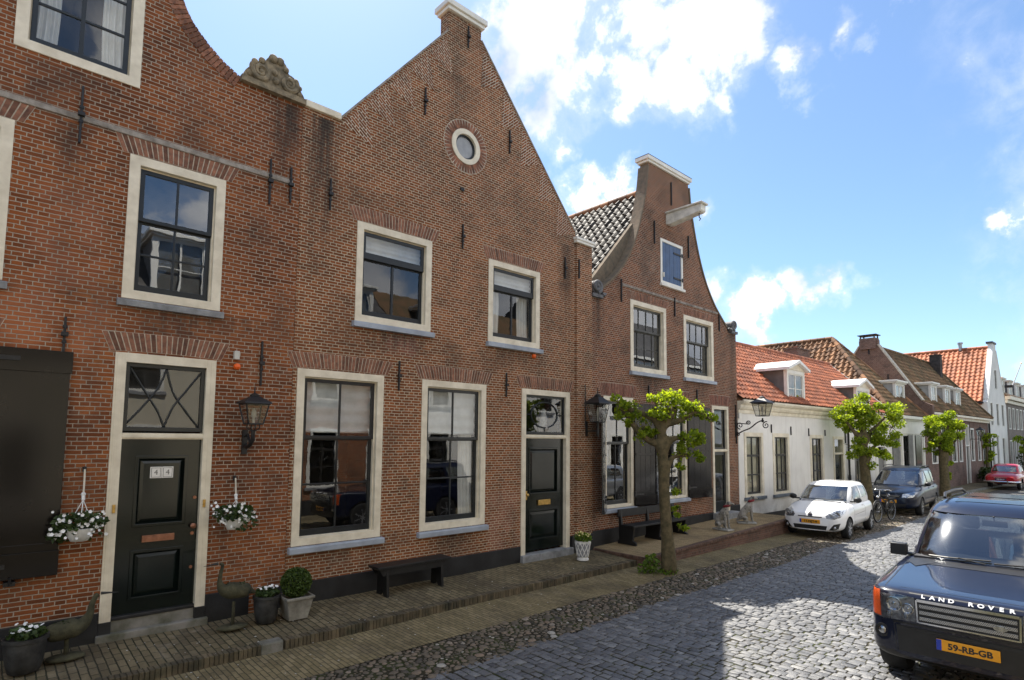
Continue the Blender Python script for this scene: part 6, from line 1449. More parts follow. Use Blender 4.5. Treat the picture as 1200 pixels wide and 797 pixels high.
def wheel(car, x, y, r, w, spokes, mat='alloy', name='wheel'):
    sg = 1 if y > 0 else -1; M = Matrix.Rotation(R(-90*sg), 3, 'X')      # lathe axis along +-y, outside up
    b = MB(); b.lathe([(r*.66,-w/2),(r*.93,-w/2),(r*.985,-w*.36),(r,-w*.2),(r,w*.2),(r*.985,w*.36),(r*.93,w/2),(r*.72,w/2+.004),(r*.67,w/2-.012)], (x,y,r), 36, M=M); wl = part(name, car, b, 'tyre', smooth=50, local=True)
    b = MB(); b.lathe([(r*.69,w/2-.002),(r*.69,w/2+.006),(r*.63,w/2+.004),(r*.60,w*.1),(r*.58,w*.02),(.01,w*.02)], (x,y,r), 30, M=M, mi=1)
    for k in range(spokes):
        a = 2*math.pi*k/spokes; e = Vector((math.cos(a), math.sin(a), 0)); 
        p0 = Vector((x,y,r))+M@(e*r*.12+Vector((0,0,w/2-.02))); p1 = Vector((x,y,r))+M@(e*r*.635+Vector((0,0,w/2-.012))); b.beam(p0, p1, r*.13 if spokes < 8 else r*.085, .03, 0)
    b.lathe([(r*.17,w/2-.035),(r*.17,w/2-.008),(r*.10,w/2+.002),(.005,w/2+.003)], (x,y,r), 18, M=M); part('rim', wl, b, [mat,'trim_black'], smooth=40, local=True); return wl
def xform_text(name, body, size, mat, parent, org, xdir, updir, ext=.002, spacing=1.0, bold=0., sx=1.):
    x, u = Vector(xdir).normalized(), Vector(updir).normalized(); n = x.cross(u); M = Matrix(((x.x*sx,u.x,n.x,org[0]),(x.y*sx,u.y,n.y,org[1]),(x.z*sx,u.z,n.z,org[2]),(0,0,0,1)))
    return text(name, body, size, mat, parent, M, ext, spacing=spacing, bold=bold)
def plate(car, org, xdir, updir, body, w=.52, h=.11, mat='plate_yellow', lm='letter_black', eu=True, size=.082):
    x, u = Vector(xdir).normalized(), Vector(updir).normalized(); n = x.cross(u); Mr = Matrix((x, u, n)).transposed(); o = Vector(org)
    b = MB(); b.obox(o, (w, h, .012), Mr); p = part('licence_plate', car, b, mat, local=True, bevel=.006)
    if eu: b = MB(); b.obox(o-x*(w/2-.024)+n*.0015, (.044, h-.006, .0125), Mr); part('blue_band', p, b, 'plate_blue', local=True)
    if body: xform_text('plate_number', body, size, lm, p, o+n*.0075+x*(.02 if eu else 0)-u*.004, x, u, .0008, 1.0, bold=.0028, sx=1.08)
    return p
def make_car(name, label, cat, loc, rz, S):
    car = thing(name, label, cat, loc, rz, S.get('group'))
    body0 = tmpobj(loft_body(S['body'], S['n'], waist=S.get('waist', .03), nt=S.get('nt')), 180); bb = bvh_of(body0)
    cuts = []
    for (x, r) in S['wheels']:
        c = MB(); c.lathe([(r*1.13,-2),(r*1.13,2)], (x,0,r*1.02), 40, M=Matrix.Rotation(R(90),3,'X')); cuts.append(tmpobj(c))
    me = boolean(body0, cuts); me.materials.clear(); me.materials.append(MATS[S['paint']]); me.materials.append(MATS['trim_black'])
    for pl in me.polygons:
        c = pl.center; pl.material_index = 0
        for (x, r) in S['wheels']:
            if abs(math.hypot(c.x-x, c.z-r*1.02)-r*1.13) < .03 and abs(pl.normal.y) < .5: pl.material_index = 1
        if c.z < S.get('sill', .0) and abs(c.y) < 3 : pl.material_index = 1
    me.name = 'body'; link('body', me, car, 32, local=True)
    cab0 = tmpobj(loft_cabin(S['cabin'], S['nc'], bow=S.get('bow', .08)), 180); cb = bvh_of(cab0); cuts = [tmpobj(loft_cabin(S['cabin'], S['nc'], inset=.05, zdrop=.045, bow=S.get('bow', .08)))]
    zt = S['cabin'][-1][0]
    for w in S['side']: c = MB(); c.prism(w, -1.5, 1.5, axis='y'); cuts.append(tmpobj(c))
    xm = (S['cabin'][0][1]+S['cabin'][0][2])/2
    c = MB(); c.prism(S['wind'], -.6, xm, axis='x'); cuts.append(tmpobj(c))
    if S.get('back'): c = MB(); c.prism(S['back'], xm, 6.5, axis='x'); cuts.append(tmpobj(c))
    me = boolean(cab0, cuts); me.materials.clear(); me.materials.append(MATS[S.get('cabin_paint', S['paint'])]); me.name = 'cabin'; link('cabin', me, car, 32, local=True)
    grow = lambda P, k: [((p[0]-sum(q[0] for q in P)/len(P))*k+sum(q[0] for q in P)/len(P), (p[1]-sum(q[1] for q in P)/len(P))*k+sum(q[1] for q in P)/len(P)) for p in P]
    for w in S['side']:
        for ax in ('left', 'right'): part('side_window', car, skin_patch(cb, grow(w, 1.02), ax, -.008, 0), 'car_glass', local=True, smooth=180)
    part('windscreen', car, skin_patch(cb, grow(S['wind'], 1.015), 'front', -.010, 0, rings=6, seg=8), 'car_glass', local=True, smooth=180)
    if S.get('back'): part('rear_window', car, skin_patch(cb, grow(S['back'], 1.015), 'rear', -.010, 0), 'car_glass', local=True, smooth=180)
    for (x, r) in S['wheels']:
        for sg in (1, -1): wheel(car, x, sg*(S['track']), r, S.get('tw', .2), S.get('spokes', 5), S.get('rim', 'alloy'))
    # cabin floor, dashboard, seats, steering wheel
    zf = S['belt']; x0, x1 = S['cabin'][0][1], S['cabin'][0][2]; hw = S['cabin'][0][3]
    b = MB(); b.box(x0+.25, x1-.1, -hw+.1, hw-.1, zf-.06, zf+.006); b.box(x0+.18, x0+.75, -hw+.12, hw-.12, zf-.05, zf+.035); part('dashboard', car, b, 'seat_dark', local=True)
    sx = S['seatx']
    for sg in (1, -1):
        b = MB(); b.obox((sx, sg*.36, zf+.10), (.12, .46, .42), Matrix.Rotation(R(12),3,'Y')); s_ = part('seat', car, b, S.get('seat', 'seat_dark'), local=True, bevel=.04); b = MB(); b.obox((sx+.08, sg*.36, zf+.40), (.09, .26, .17), Matrix.Rotation(R(8),3,'Y')); part('headrest', s_, b, S.get('seat', 'seat_dark'), local=True, bevel=.03)
    b = MB(); c = Vector((sx-.55, -.36, zf+.06)); Mw = Matrix.Rotation(R(-62),3,'Y'); b.tube([c+Mw@Vector((.18*math.cos(a), .18*math.sin(a), 0)) for a in [2*math.pi*i/24 for i in range(25)]], .016, 6, caps=False); b.beam(c-Vector((0,.16,0)), c+Vector((0,.16,0)), .03, .02); part('steering_wheel', car, b, 'trim_black', local=True)
    for sg in (1, -1):
        mx, my, mz = S['mirror']; b = MB(); b.obox((mx, sg*my, mz), (.11,.19,.155)) if S.get('boxy') else b.ball((mx, sg*my, mz), .11, 14, 10, sq=(.62, .95, .72)); b.obox((mx, sg*(my-.13), mz-.05), (.06,.14,.035)); part('wing_mirror', car, b, S.get('mirror_mat', 'trim_black'), local=True, smooth=50, bevel=.03 if S.get('boxy') else 0, seg=4)
    b = MB()
    for a in S['seams']:
        for ax in ('left','right'): line_patch(bb, a, ax, .009, mb=b)
    if S['seams']: part('door_seam', car, b, 'trim_black', local=True)
    for (hx, hz) in S.get('handles', []):
        for sg, ax in ((1,'right'), (-1,'left')):
            h = bb.ray_cast(AX[ax][1](hx, hz), AX[ax][0])[0]; b = MB(); b.box(hx-.09, hx+.09, h.y-.02, h.y+.02, hz-.018, hz+.018); part('door_handle', car, b, S.get('handle_mat', S['paint']), local=True, bevel=.012)
    return car, bb, cb

# ---- dark blue four wheel drive car, front right
S = dict(paint='paint_navy', n=9, nt=15, waist=.03, belt=1.16, seatx=2.75, seat='seat_dark', sill=.44,
  body=[(0,.68,.40,1.02),(.03,.78,.37,1.055),(.09,.855,.35,1.078),(.22,.905,.34,1.092),(.45,.935,.33,1.105),(.9,.952,.33,1.13),(1.5,.955,.33,1.17),(2.2,.957,.34,1.19),(4.2,.955,.36,1.20),(4.62,.94,.38,1.20),(4.78,.90,.40,1.17),(4.84,.82,.44,1.10)],
  cabin=[(1.08,1.50,4.78,.905),(1.20,1.60,4.76,.895),(1.45,1.84,4.72,.845),(1.65,2.08,4.68,.795),(1.76,2.26,4.64,.755),(1.84,2.50,4.52,.68),(1.875,2.85,4.3,.55)], nc=7, bow=.22,
  wind=[(-.775,1.19),(.775,1.19),(.69,1.72),(-.69,1.72)], back=[(-.70,1.25),(.70,1.25),(.64,1.68),(-.64,1.68)],
  side=[[(1.98,1.235),(2.80,1.235),(2.80,1.69),(2.36,1.69)],[(2.90,1.235),(3.72,1.235),(3.70,1.71),(2.90,1.70)],[(3.84,1.24),(4.52,1.24),(4.46,1.74),(3.82,1.72)]],
  wheels=[(.86,.385),(3.745,.385)], track=.80, tw=.255, spokes=7, mirror=(1.84,.985,1.235), boxy=True,
  seams=[[(1.72,1.12),(1.66,.6),(1.78,.45)],[(2.86,1.15),(2.86,.46)],[(3.62,1.15),(3.55,.75),(3.3,.47)]], handles=[(2.7,1.02),(3.58,1.03)])
RV, bb, cb = make_car('four_wheel_drive_car', 'dark navy off-road car with a yellow number plate and sun glare on its windscreen', 'car', (7.38, -7.29, 0), R(1.5), S); RV.scale = (1, .975, 1)
def P(name, mat, poly, axis='front', off=.004, thick=.02, par=None, bvh=None, **kw): return part(name, par or RV, skin_patch(bvh or bb, poly, axis, off, thick, **kw), mat, local=True, smooth=40)
P('grille', 'trim_black', [(-.41,.775),(.41,.775),(.42,1.01),(-.42,1.01)], off=.004)
gr = bpy.data.objects['grille']
for z in (.820,.883,.946): P('grille_bar', 'grille_mesh', [(-.40,z-.017),(.40,z-.017),(.40,z+.017),(-.40,z+.017)], off=.018, par=gr)
P('grille_trim', 'chrome', [(-.42,.985),(.42,.985),(.42,1.012),(-.42,1.012)], off=.016, par=gr); P('grille_trim', 'chrome', [(-.41,.77),(.41,.77),(.41,.784),(-.41,.784)], off=.016, par=gr)
for sg in (1,-1): P('grille_trim', 'chrome', [(sg*.410,.772),(sg*.426,.772),(sg*.433,1.0),(sg*.418,1.0)], off=.016, par=gr)
P('badge', 'lamp_silver', circle(-.27,.866,.055,14,.026), off=.026, par=gr, seg=1)
for sg in (1,-1):
    hl = P('headlight', 'lamp_dark', [(sg*.435,.775),(sg*.75,.755),(sg*.872,.76),(sg*.885,1.045),(sg*.80,1.05),(sg*.445,1.018)], off=.003)
    P('indicator', 'indicator', [(sg*.765,.77),(sg*.866,.775),(sg*.879,1.035),(sg*.775,1.04)], off=.010, par=hl)
    for (a, c, r) in ((.635,.925,.068),(.505,.895,.050),(.53,.815,.022),(.68,.815,.026)):
        h = bb.ray_cast(Vector((-3,sg*a,c)), Vector((1,0,0)))[0]; M = Matrix.Rotation(R(-90),3,'Y')
        b = MB(); b.lathe([(r*1.16,0),(r*1.16,.012),(r,.014),(r*.82,.002),(r*.45,-.012),(r*.32,-.014),(r*.30,.006),(r*.1,.010),(.002,.010)], h+Vector((-.004,0,0)), 24, M=M); part('reflector', hl, b, 'reflector_chrome', local=True, smooth=50)
    P('lens', 'clear_lens', [(sg*.435,.775),(sg*.75,.755),(sg*.872,.76),(sg*.885,1.045),(sg*.80,1.05),(sg*.445,1.018)], off=.026, thick=0, par=hl)
    h = bb.ray_cast(Vector((-3,sg*.76,.62)), Vector((1,0,0)))[0]; M = Matrix.Rotation(R(-90),3,'Y')
    b = MB(); b.lathe([(.070,0),(.070,.014),(.052,.016),(.045,.004)], h, 22, M=M); fg = part('fog_lamp', RV, b, 'trim_black', local=True, smooth=40); b = MB(); b.lathe([(.043,.004),(.036,.011),(.01,.013)], h, 18, M=M); part('fog_lens', fg, b, 'reflector_chrome', local=True, smooth=60)
P('bumper_recess', 'trim_black', [(-.60,.45),(.60,.45),(.62,.715),(-.62,.715)], off=.004)
P('bumper_slot', 'plinth_black', [(-.60,.665),(.60,.665),(.60,.705),(-.60,.705)], off=.010)
P('bumper_strip', 'trim_black', [(-.86,.735),(.86,.735),(.86,.75),(-.86,.75)], off=.004, seg=16)
P('cowl', 'trim_black', [(1.33,-.80),(1.66,-.80),(1.66,.80),(1.33,.80)], axis='top', off=.004, seg=10)
P('hood_vent', 'trim_black', [(1.16,.66),(1.45,.50),(1.45,.82)], axis='top', off=.006); P('hood_vent', 'trim_black', [(1.16,-.66),(1.45,-.50),(1.45,-.82)], axis='top', off=.006)
b = MB()
for sg in (1,-1): line_patch(bb, [(.14,sg*.74),(.6,sg*.76),(1.35,sg*.80)], 'top', .011, mb=b)
line_patch(bb, [(.135,-.60),(.135,.60)], 'top', .006, mb=b); part('hood_seam', RV, b, 'trim_black', local=True)
b = MB()
for ax, sg in (('right',1),('left',-1)): line_patch(bb, [(.30,1.07),(.36,.76),(.30,.45)], ax, .008, mb=b)
for sg in (1,-1): line_patch(bb, [(sg*.62,.45),(sg*.64,.72),(sg*.60,.755)], 'front', .007, mb=b)
part('bumper_seam', RV, b, 'plinth_black', local=True)
P('hood_lip', 'trim_black', [(-.90,1.052),(.90,1.052),(.90,1.062),(-.90,1.062)], off=.002, seg=14)
for y0, y1 in ((.62,-.02),(-.05,-.66)):
    b = MB(); pts = []
    for i in range(7):
        f = i/6; y = y0+(y1-y0)*f; h = cb.ray_cast(Vector((-3,y,1.215+.025*f)), Vector((1,0,0)))[0]; pts.append(h+Vector((-.025,0,.0)))
    b.tube(pts, .011, 6); b.tube([pts[-1]+Vector((-.05,.05,-.04)), pts[3]+Vector((-.02,0,.01))], .009, 6); part('wiper', RV, b, 'trim_black', local=True)
for sg in (1,-1):
    b = MB(); b.tube([(2.75,sg*.60,1.88),(2.95,sg*.63,1.925),(3.6,sg*.63,1.935),(4.2,sg*.62,1.92),(4.35,sg*.60,1.87)], [.018,.022,.022,.022,.018], 8); part('roof_rail', RV, b, 'trim_black', local=True, smooth=60)
P('sunroof', 'black_green', [(2.62,-.46),(3.15,-.46),(3.15,.46),(2.62,.46)], axis='top', off=.006, bvh=cb); P('sunroof', 'black_green', [(3.35,-.46),(4.15,-.46),(4.15,.46),(3.35,.46)], axis='top', off=.006, bvh=cb)
b = MB(); b.obox((2.28,0,1.62), (.04,.26,.075)); b.tube([(2.26,0,1.65),(2.22,0,1.72)], .012, 5); part('rear_view_mirror', RV, b, 'trim_black', local=True, bevel=.02)
plate(RV, (-.022,.0,.60), (0,-1,0), (0,0,1), '59-RB-GB')
# raised capital letters along the hood edge, each one set on the hull
word = 'LAND ROVER'
for k, chh in enumerate(word):
    y = .365-.73*k/(len(word)-1)
    if chh == ' ': continue
    o_, dn_ = Vector((-1, y, 2.055)), Vector((1,0,-1)).normalized(); h = bb.ray_cast(o_, dn_); n_ = Vector((h[1].x, 0, h[1].z)).normalized(); n_ = n_ if n_.z > 0 else -n_
    up = Vector((0,1,0)).cross(n_); up = up if up.z > 0 else -up
    xform_text('hood_letter', chh, .056, 'letter_silver', RV, h[0]+n_*.003, (0,-1,0), up, .003, bold=.002, sx=1.25)

# ---- small white hatchback, by the white house
S = dict(paint='paint_white', n=4.2, nt=4.2, waist=.06, belt=.93, seatx=1.95, sill=.235,
  body=[(0,.50,.24,.60),(.05,.60,.21,.68),(.14,.69,.20,.735),(.32,.765,.19,.79),(.6,.805,.19,.865),(.95,.82,.19,.945),(1.3,.826,.19,.97),(2.4,.827,.20,.975),(3.1,.815,.21,.98),(3.38,.785,.24,.95),(3.53,.73,.28,.88),(3.60,.64,.34,.78)],
  cabin=[(.88,.98,3.54,.735),(1.0,1.10,3.52,.725),(1.2,1.38,3.45,.675),(1.34,1.62,3.36,.62),(1.42,1.85,3.24,.555),(1.465,2.15,3.0,.40)], nc=5.5,
  wind=[(-.62,.97),(.62,.97),(.53,1.35),(-.53,1.35)], back=[(-.55,1.0),(.55,1.0),(.47,1.33),(-.47,1.33)],
  side=[[(1.40,1.0),(2.28,1.0),(2.28,1.36),(1.86,1.345)],[(2.40,1.01),(3.12,1.06),(2.98,1.32),(2.40,1.36)]],
  wheels=[(.72,.285),(3.09,.285)], track=.715, tw=.18, spokes=7, mirror=(1.36,.86,1.01),
  seams=[[(1.22,.92),(1.16,.5),(1.3,.26)],[(2.36,.95),(2.34,.45),(2.2,.26)],[(1.2,.26),(2.25,.26)],[(1.25,.62),(2.3,.64)]], handles=[(2.2,.82)], handle_mat='paint_white')
TW, bb, cb = make_car('small_hatchback', 'small white hatchback with black bumper mouth parked by the white house', 'car', (16.98, -2.23, .0), R(3.6), S)
def P(name, mat, poly, axis='front', off=.004, thick=.015, par=None, bvh=None, **kw): return part(name, par or TW, skin_patch(bvh or bb, poly, axis, off, thick, **kw), mat, local=True, smooth=40)
P('mouth', 'trim_black', [(-.40,.265),(.40,.265),(.43,.375),(-.43,.375)]); P('upper_slot', 'trim_black', [(-.30,.585),(.30,.585),(.31,.612),(-.31,.612)]); P('lower_lip', 'trim_black', [(-.60,.205),(.60,.205),(.62,.24),(-.62,.24)], seg=10)
for sg in (1,-1):
    fgr = P('fog_recess', 'trim_black', [(sg*.47,.265),(sg*.66,.27),(sg*.715,.46),(sg*.58,.425)]); h = bb.ray_cast(Vector((-3,sg*.60,.335)), Vector((1,0,0)))[0]; b = MB(); b.lathe([(.042,0),(.042,.01),(.02,.02),(.002,.02)], h+Vector((-.002,0,0)), 14, M=Matrix.Rotation(R(-90),3,'Y')); part('fog_lamp', fgr, b, 'lamp_silver', local=True, smooth=50)
    Q = [(sg*.39,.635),(sg*.42,.575),(sg*.60,.56),(sg*.71,.61),(sg*.756,.72),(sg*.742,.80),(sg*.64,.795),(sg*.48,.735)]
    hl = P('headlight', 'lamp_dark', Q, off=.003, seg=3); 
    for (a, c, r) in ((.64,.69,.066),(.52,.645,.046)):
        h = bb.ray_cast(Vector((-3,sg*a,c)), Vector((1,0,0)))[0]; b = MB(); b.lathe([(r,0),(r,.012),(r*.8,.016),(r*.3,.008),(.002,.008)], h, 16, M=Matrix.Rotation(R(-90),3,'Y')); part('reflector', hl, b, 'lamp_silver', local=True, smooth=50)
    P('lens', 'clear_lens', Q, off=.024, thick=0, par=hl, seg=3)
h = bb.ray_cast(Vector((-3,0,.665)), Vector((1,0,0)))[0]; b = MB(); b.prism([(0,-.062),(.042,0),(0,.062),(-.042,0)], -.006, .012, axis='x', holes=[[(0,-.034),(.02,0),(0,.034),(-.02,0)]]); b.v = [(p[0]+h.x-.006, p[1], p[2]+.665) for p in b.v]; part('badge', TW, b, 'chrome', local=True)
P('badge_base', 'plate_dark', [(-.05,.60),(.05,.60),(.06,.665),(.03,.73),(-.03,.73),(-.06,.665)], off=.002)
P('cowl', 'trim_black', [(.97,-.62),(1.12,-.66),(1.12,.66),(.97,.62)], axis='top', off=.003, seg=8)
b = MB()
for y0, y1 in ((.5,-.1),(-.05,-.55)): b.tube([cb.ray_cast(Vector((-3,y0+(y1-y0)*i/5,.99+.03*i/5)), Vector((1,0,0)))[0]+Vector((-.02,0,0)) for i in range(6)], .009, 5)
part('wiper', TW, b, 'trim_black', local=True)
h = bb.ray_cast(Vector((-3,.0,.475)), Vector((1,0,0)))[0]; plate(TW, (h.x-.012,.0,.475), (0,-1,0), (-.12,0,1), '11-NJT-9')
for sg in (1,-1): P('tail_light', 'tail_red', [(sg*.62,.72),(sg*.73,.72),(sg*.72,.92),(sg*.63,.92)], axis='rear')

# ---- dark blue people carrier behind it
S = dict(paint='paint_blue', n=4.6, nt=5, waist=.05, belt=1.0, seatx=2.3, sill=.30,
  body=[(0,.55,.30,.72),(.05,.66,.26,.80),(.15,.76,.24,.85),(.35,.84,.23,.90),(.7,.885,.22,.97),(1.1,.90,.22,1.03),(1.5,.905,.22,1.06),(3.6,.905,.24,1.08),(4.3,.88,.27,1.08),(4.52,.82,.32,1.02),(4.60,.72,.38,.92)],
  cabin=[(.98,1.05,4.50,.82),(1.1,1.20,4.48,.81),(1.35,1.60,4.42,.755),(1.54,1.95,4.34,.70),(1.64,2.2,4.25,.64),(1.70,2.6,4.0,.50)], nc=6,
  wind=[(-.70,1.06),(.70,1.06),(.60,1.55),(-.60,1.55)], back=[(-.64,1.1),(.64,1.1),(.55,1.5),(-.55,1.5)],
  side=[[(1.62,1.10),(2.45,1.10),(2.45,1.55),(2.05,1.54)],[(2.54,1.10),(3.40,1.10),(3.38,1.55),(2.54,1.56)],[(3.50,1.11),(4.2,1.14),(4.08,1.5),(3.48,1.54)]],
  wheels=[(.9,.32),(3.62,.32)], track=.785, tw=.2, spokes=10, mirror=(1.55,.97,1.10),
  seams=[[(1.42,1.0),(1.35,.6),(1.5,.3)],[(2.5,1.04),(2.48,.3)],[(3.44,1.04),(3.4,.6),(3.2,.3)],[(1.4,.62),(3.5,.64)]], handles=[(2.36,.92),(3.3,.93)])
MP, bb, cb = make_car('people_carrier', 'dark blue people carrier parked behind the white hatchback and bicycle', 'car', (24.6, -2.12, .0), R(3.), S)
def P(name, mat, poly, axis='front', off=.004, thick=.015, par=None, bvh=None, **kw): return part(name, par or MP, skin_patch(bvh or bb, poly, axis, off, thick, **kw), mat, local=True, smooth=40)
P('grille', 'trim_black', [(-.34,.66),(.34,.66),(.38,.76),(-.38,.76)]); P('mouth', 'trim_black', [(-.5,.32),(.5,.32),(.55,.44),(-.55,.44)]); P('grille_trim', 'chrome', [(-.34,.70),(.34,.70),(.34,.715),(-.34,.715)], off=.01)
for sg in (1,-1):
    Q = [(sg*.42,.66),(sg*.74,.68),(sg*.83,.84),(sg*.74,.87),(sg*.44,.79)]; hl = P('headlight', 'lamp_silver', Q, off=.003); P('lens', 'clear_lens', Q, off=.016, thick=0, par=hl)
    P('tail_light', 'tail_red', [(sg*.66,.9),(sg*.82,.9),(sg*.80,1.05),(sg*.66,1.05)], axis='rear'); b = MB(); b.tube([(2.3,sg*.60,1.67),(2.5,sg*.62,1.73),(3.9,sg*.62,1.73),(4.1,sg*.60,1.66)], .018, 6); part('roof_rail', MP, b, 'trim_black', local=True)
h = bb.ray_cast(Vector((-3,0,.72)), Vector((1,0,0)))[0]; b = MB(); b.lathe([(.06,0),(.06,.012),(.045,.016),(.002,.014)], h, 18, M=Matrix.Rotation(R(-90),3,'Y')); part('badge', MP, b, 'chrome', local=True)
h = bb.ray_cast(Vector((-3,.0,.52)), Vector((1,0,0)))[0]; plate(MP, (h.x-.015,.0,.52), (0,-1,0), (0,0,1), '24-LK-XF')
P('cowl', 'trim_black', [(1.05,-.70),(1.22,-.72),(1.22,.72),(1.05,.70)], axis='top', off=.003, seg=8)

# ---- red classic saloon seen from behind, far down the street
S = dict(paint='paint_red', n=3.6, nt=3.8, waist=.05, belt=.95, seatx=2.1, sill=.0, rim='chrome', seat='seat_tan',
  body=[(0,.58,.40,.80),(.08,.68,.34,.86),(.3,.76,.30,.90),(.8,.80,.27,.94),(1.5,.81,.26,.96),(2.6,.81,.26,.97),(3.4,.80,.28,.97),(4.0,.77,.32,.92),(4.28,.71,.36,.84),(4.40,.60,.42,.74)],
  cabin=[(.88,1.30,3.55,.70),(1.0,1.42,3.44,.69),(1.2,1.66,3.20,.64),(1.34,1.86,2.96,.58),(1.42,2.08,2.74,.48),(1.45,2.25,2.6,.34)], nc=4,
  wind=[(-.58,1.0),(.58,1.0),(.50,1.32),(-.50,1.32)], back=[(-.56,1.0),(.56,1.0),(.48,1.31),(-.48,1.31)], side=[[(1.66,1.02),(2.35,1.02),(2.35,1.34),(1.90,1.32)],[(2.42,1.02),(3.10,1.02),(2.88,1.31),(2.42,1.34)]],
  wheels=[(.78,.31),(3.38,.31)], track=.66, tw=.16, spokes=10, mirror=(1.5,.82,1.02), mirror_mat='chrome', seams=[[(1.4,.95),(1.38,.4)],[(2.4,.95),(2.36,.35)]], handles=[(2.25,.82)], handle_mat='chrome')
RD, bb, cb = make_car('classic_saloon', 'red classic saloon with chrome bumper seen from behind at the far kerb', 'car', (47.6, -3.0, .0), math.pi+R(-2), S)
def P(name, mat, poly, axis='rear', off=.004, thick=.015, par=None, bvh=None, **kw): return part(name, par or RD, skin_patch(bvh or bb, poly, axis, off, thick, **kw), mat, local=True, smooth=40)
for zc, ax, xx in ((.46,'rear',4.44),(.48,'front',-.04)):
    b = MB(); sg_ = 1 if ax == 'rear' else -1; b.tube([(xx-sg_*.35,-.80,zc),(xx-sg_*.05,-.72,zc),(xx,-.4,zc),(xx,.4,zc),(xx-sg_*.05,.72,zc),(xx-sg_*.35,.80,zc)], .055, 10)
    for y in (-.32,.32): b.obox((xx+sg_*.03,y,zc), (.07,.06,.16))
    part('bumper', RD, b, 'chrome', local=True, smooth=60)
for sg in (1,-1): P('tail_light', 'tail_red', [(sg*.55,.58),(sg*.66,.60),(sg*.66,.78),(sg*.57,.78)]); b = MB(); h = bb.ray_cast(Vector((-3,sg*.52,.68)), Vector((1,0,0)))[0]; b.ball(h, .09, 14, 8, sq=(.5,1,1)); part('headlight', RD, b, 'lamp_silver', local=True, smooth=180)
P('trunk_trim', 'chrome', [(-.3,.70),(.3,.70),(.3,.72),(-.3,.72)], off=.008)
plate(RD, (4.425,.0,.60), (0,1,0), (0,0,1), 'DE-34-17', mat='plate_dark', lm='letter_silver', eu=False)

# ---- silver van on the near side behind the navy car (hidden behind it; seen in the shop like window panes)
S = dict(paint='paint_silver', n=4.6, nt=5, waist=.05, belt=1.0, seatx=2.0, sill=.28,
  body=[(0,.55,.30,.72),(.05,.66,.26,.80),(.15,.74,.24,.85),(.35,.80,.23,.92),(.7,.835,.22,1.0),(1.1,.84,.22,1.05),(3.2,.84,.24,1.07),(3.85,.82,.27,1.05),(4.0,.72,.38,.92)],
  cabin=[(.98,.85,3.92,.77),(1.1,1.0,3.9,.76),(1.3,1.4,3.84,.70),(1.45,1.75,3.75,.65),(1.53,2.0,3.6,.58),(1.57,2.4,3.3,.42)], nc=6,
  wind=[(-.66,1.06),(.66,1.06),(.56,1.45),(-.56,1.45)], back=[(-.6,1.08),(.6,1.08),(.5,1.4),(-.5,1.4)], side=[[(1.42,1.09),(2.25,1.09),(2.25,1.44),(1.80,1.43)],[(2.34,1.09),(3.4,1.10),(3.3,1.42),(2.34,1.45)]],
  wheels=[(.85,.31),(3.25,.31)], track=.73, tw=.19, spokes=8, mirror=(1.32,.90,1.08), seams=[[(1.3,1.0),(1.26,.3)],[(2.3,1.02),(2.28,.3)]], handles=[(2.15,.9)])
SV, bb, cb = make_car('silver_car', 'silver people carrier parked behind the navy off-road car, showing only as a reflection', 'car', (17.2, -7.35, .0), R(0), S)
for sg in (1,-1): part('headlight', SV, skin_patch(bb, [(sg*.42,.66),(sg*.70,.68),(sg*.78,.86),(sg*.70,.88),(sg*.44,.79)], 'front', .004, .01), 'lamp_silver', local=True)

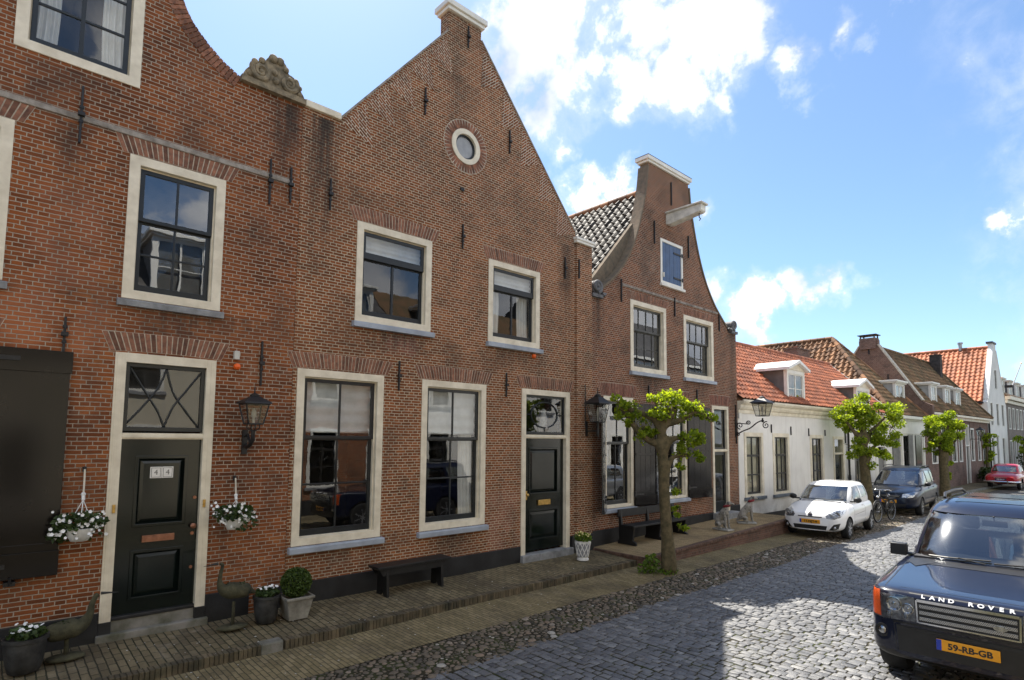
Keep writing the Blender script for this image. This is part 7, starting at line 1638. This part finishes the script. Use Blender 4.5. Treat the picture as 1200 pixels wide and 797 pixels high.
# ---- bicycle leaning by the taller tree
def bicycle(label, loc, rz):
    t = thing('bicycle', label, 'bicycle', loc, rz); r = .345
    for x in (0, 1.08):
        b = MB(); b.tube([(x+r*math.cos(a), 0, r+r*math.sin(a)) for a in [2*math.pi*i/36 for i in range(37)]], .019, 7, caps=False); w = part('wheel', t, b, 'tyre', local=True, smooth=60)
        b = MB(); b.tube([(x+(r-.03)*math.cos(a), 0, r+(r-.03)*math.sin(a)) for a in [2*math.pi*i/36 for i in range(37)]], .010, 6, caps=False); b.tube([(x,-.05,r),(x,.05,r)], .02, 8); part('rim', w, b, 'pot_grey', local=True, smooth=60)
        b = MB()
        for i in range(18): a = 2*math.pi*i/18; b.tube([(x,.02*(-1)**i,r),(x+(r-.035)*math.cos(a),0,r+(r-.035)*math.sin(a))], .0018, 4)
        part('spokes', w, b, 'zinc', local=True)
        b = MB(); b.tube([(x+(r+.035)*math.cos(a), 0, r+(r+.035)*math.sin(a)) for a in [R(20+150*i/16+(0 if x else -25)) for i in range(17)]], .022, 6); part('mudguard', t, b, 'iron_black', local=True)
    b = MB(); H, HB, ST, BB, RA = (.16,0,.86), (.13,0,.72), (.72,0,.84), (.62,0,.30), (1.08,0,r)
    for p, q, rr in ((H,(0,0,r),.016),(HB,BB,.019),(ST,BB,.017),(H,(.68,0,.62),.017),(BB,RA,.012),(ST,RA,.011)): b.tube([p,q], rr, 8)
    part('frame', t, b, 'iron_black', local=True, smooth=60)
    b = MB(); b.tube([H,(.20,0,1.04)], .014, 7); b.tube([(.36,-.29,1.03),(.22,-.27,1.08),(.18,-.1,1.06),(.18,.1,1.06),(.22,.27,1.08),(.36,.29,1.03)], .013, 7); part('handlebar', t, b, 'chrome', local=True, smooth=60)
    b = MB(); b.tube([ST,(.74,0,.97)], .013, 7); b.ball((.78,0,1.0), .12, 12, 8, sq=(1.1,.75,.35)); part('saddle', t, b, 'trim_black', local=True, smooth=60)
    b = MB(); b.ball((.02,0,.83), .05, 10, 8); part('lamp', t, b, 'chrome', local=True, smooth=60)
    b = MB(); b.lathe([(.10,-.006),(.10,.006)], (BB[0],.05,BB[2]), 18, M=RX); b.tube([(BB[0],.06,BB[2]),(BB[0]+.1,.09,BB[2]-.13),(BB[0]+.1,.17,BB[2]-.13)], .012, 6); b.tube([(BB[0],-.06,BB[2]),(BB[0]-.1,-.09,BB[2]+.13),(BB[0]-.1,-.17,BB[2]+.13)], .012, 6); part('crank', t, b, 'trim_black', local=True)
    b = MB(); b.box(.78,1.28,-.07,.07,.735,.75); b.tube([(1.2,.06,.74),(1.08,.06,r)], .008, 5); b.tube([(1.2,-.06,.74),(1.08,-.06,r)], .008, 5); part('luggage_rack', t, b, 'iron_black', local=True)
bicycle('black city bicycle standing between the white hatchback and the people carrier', (22.15,-2.45,0), R(-6))
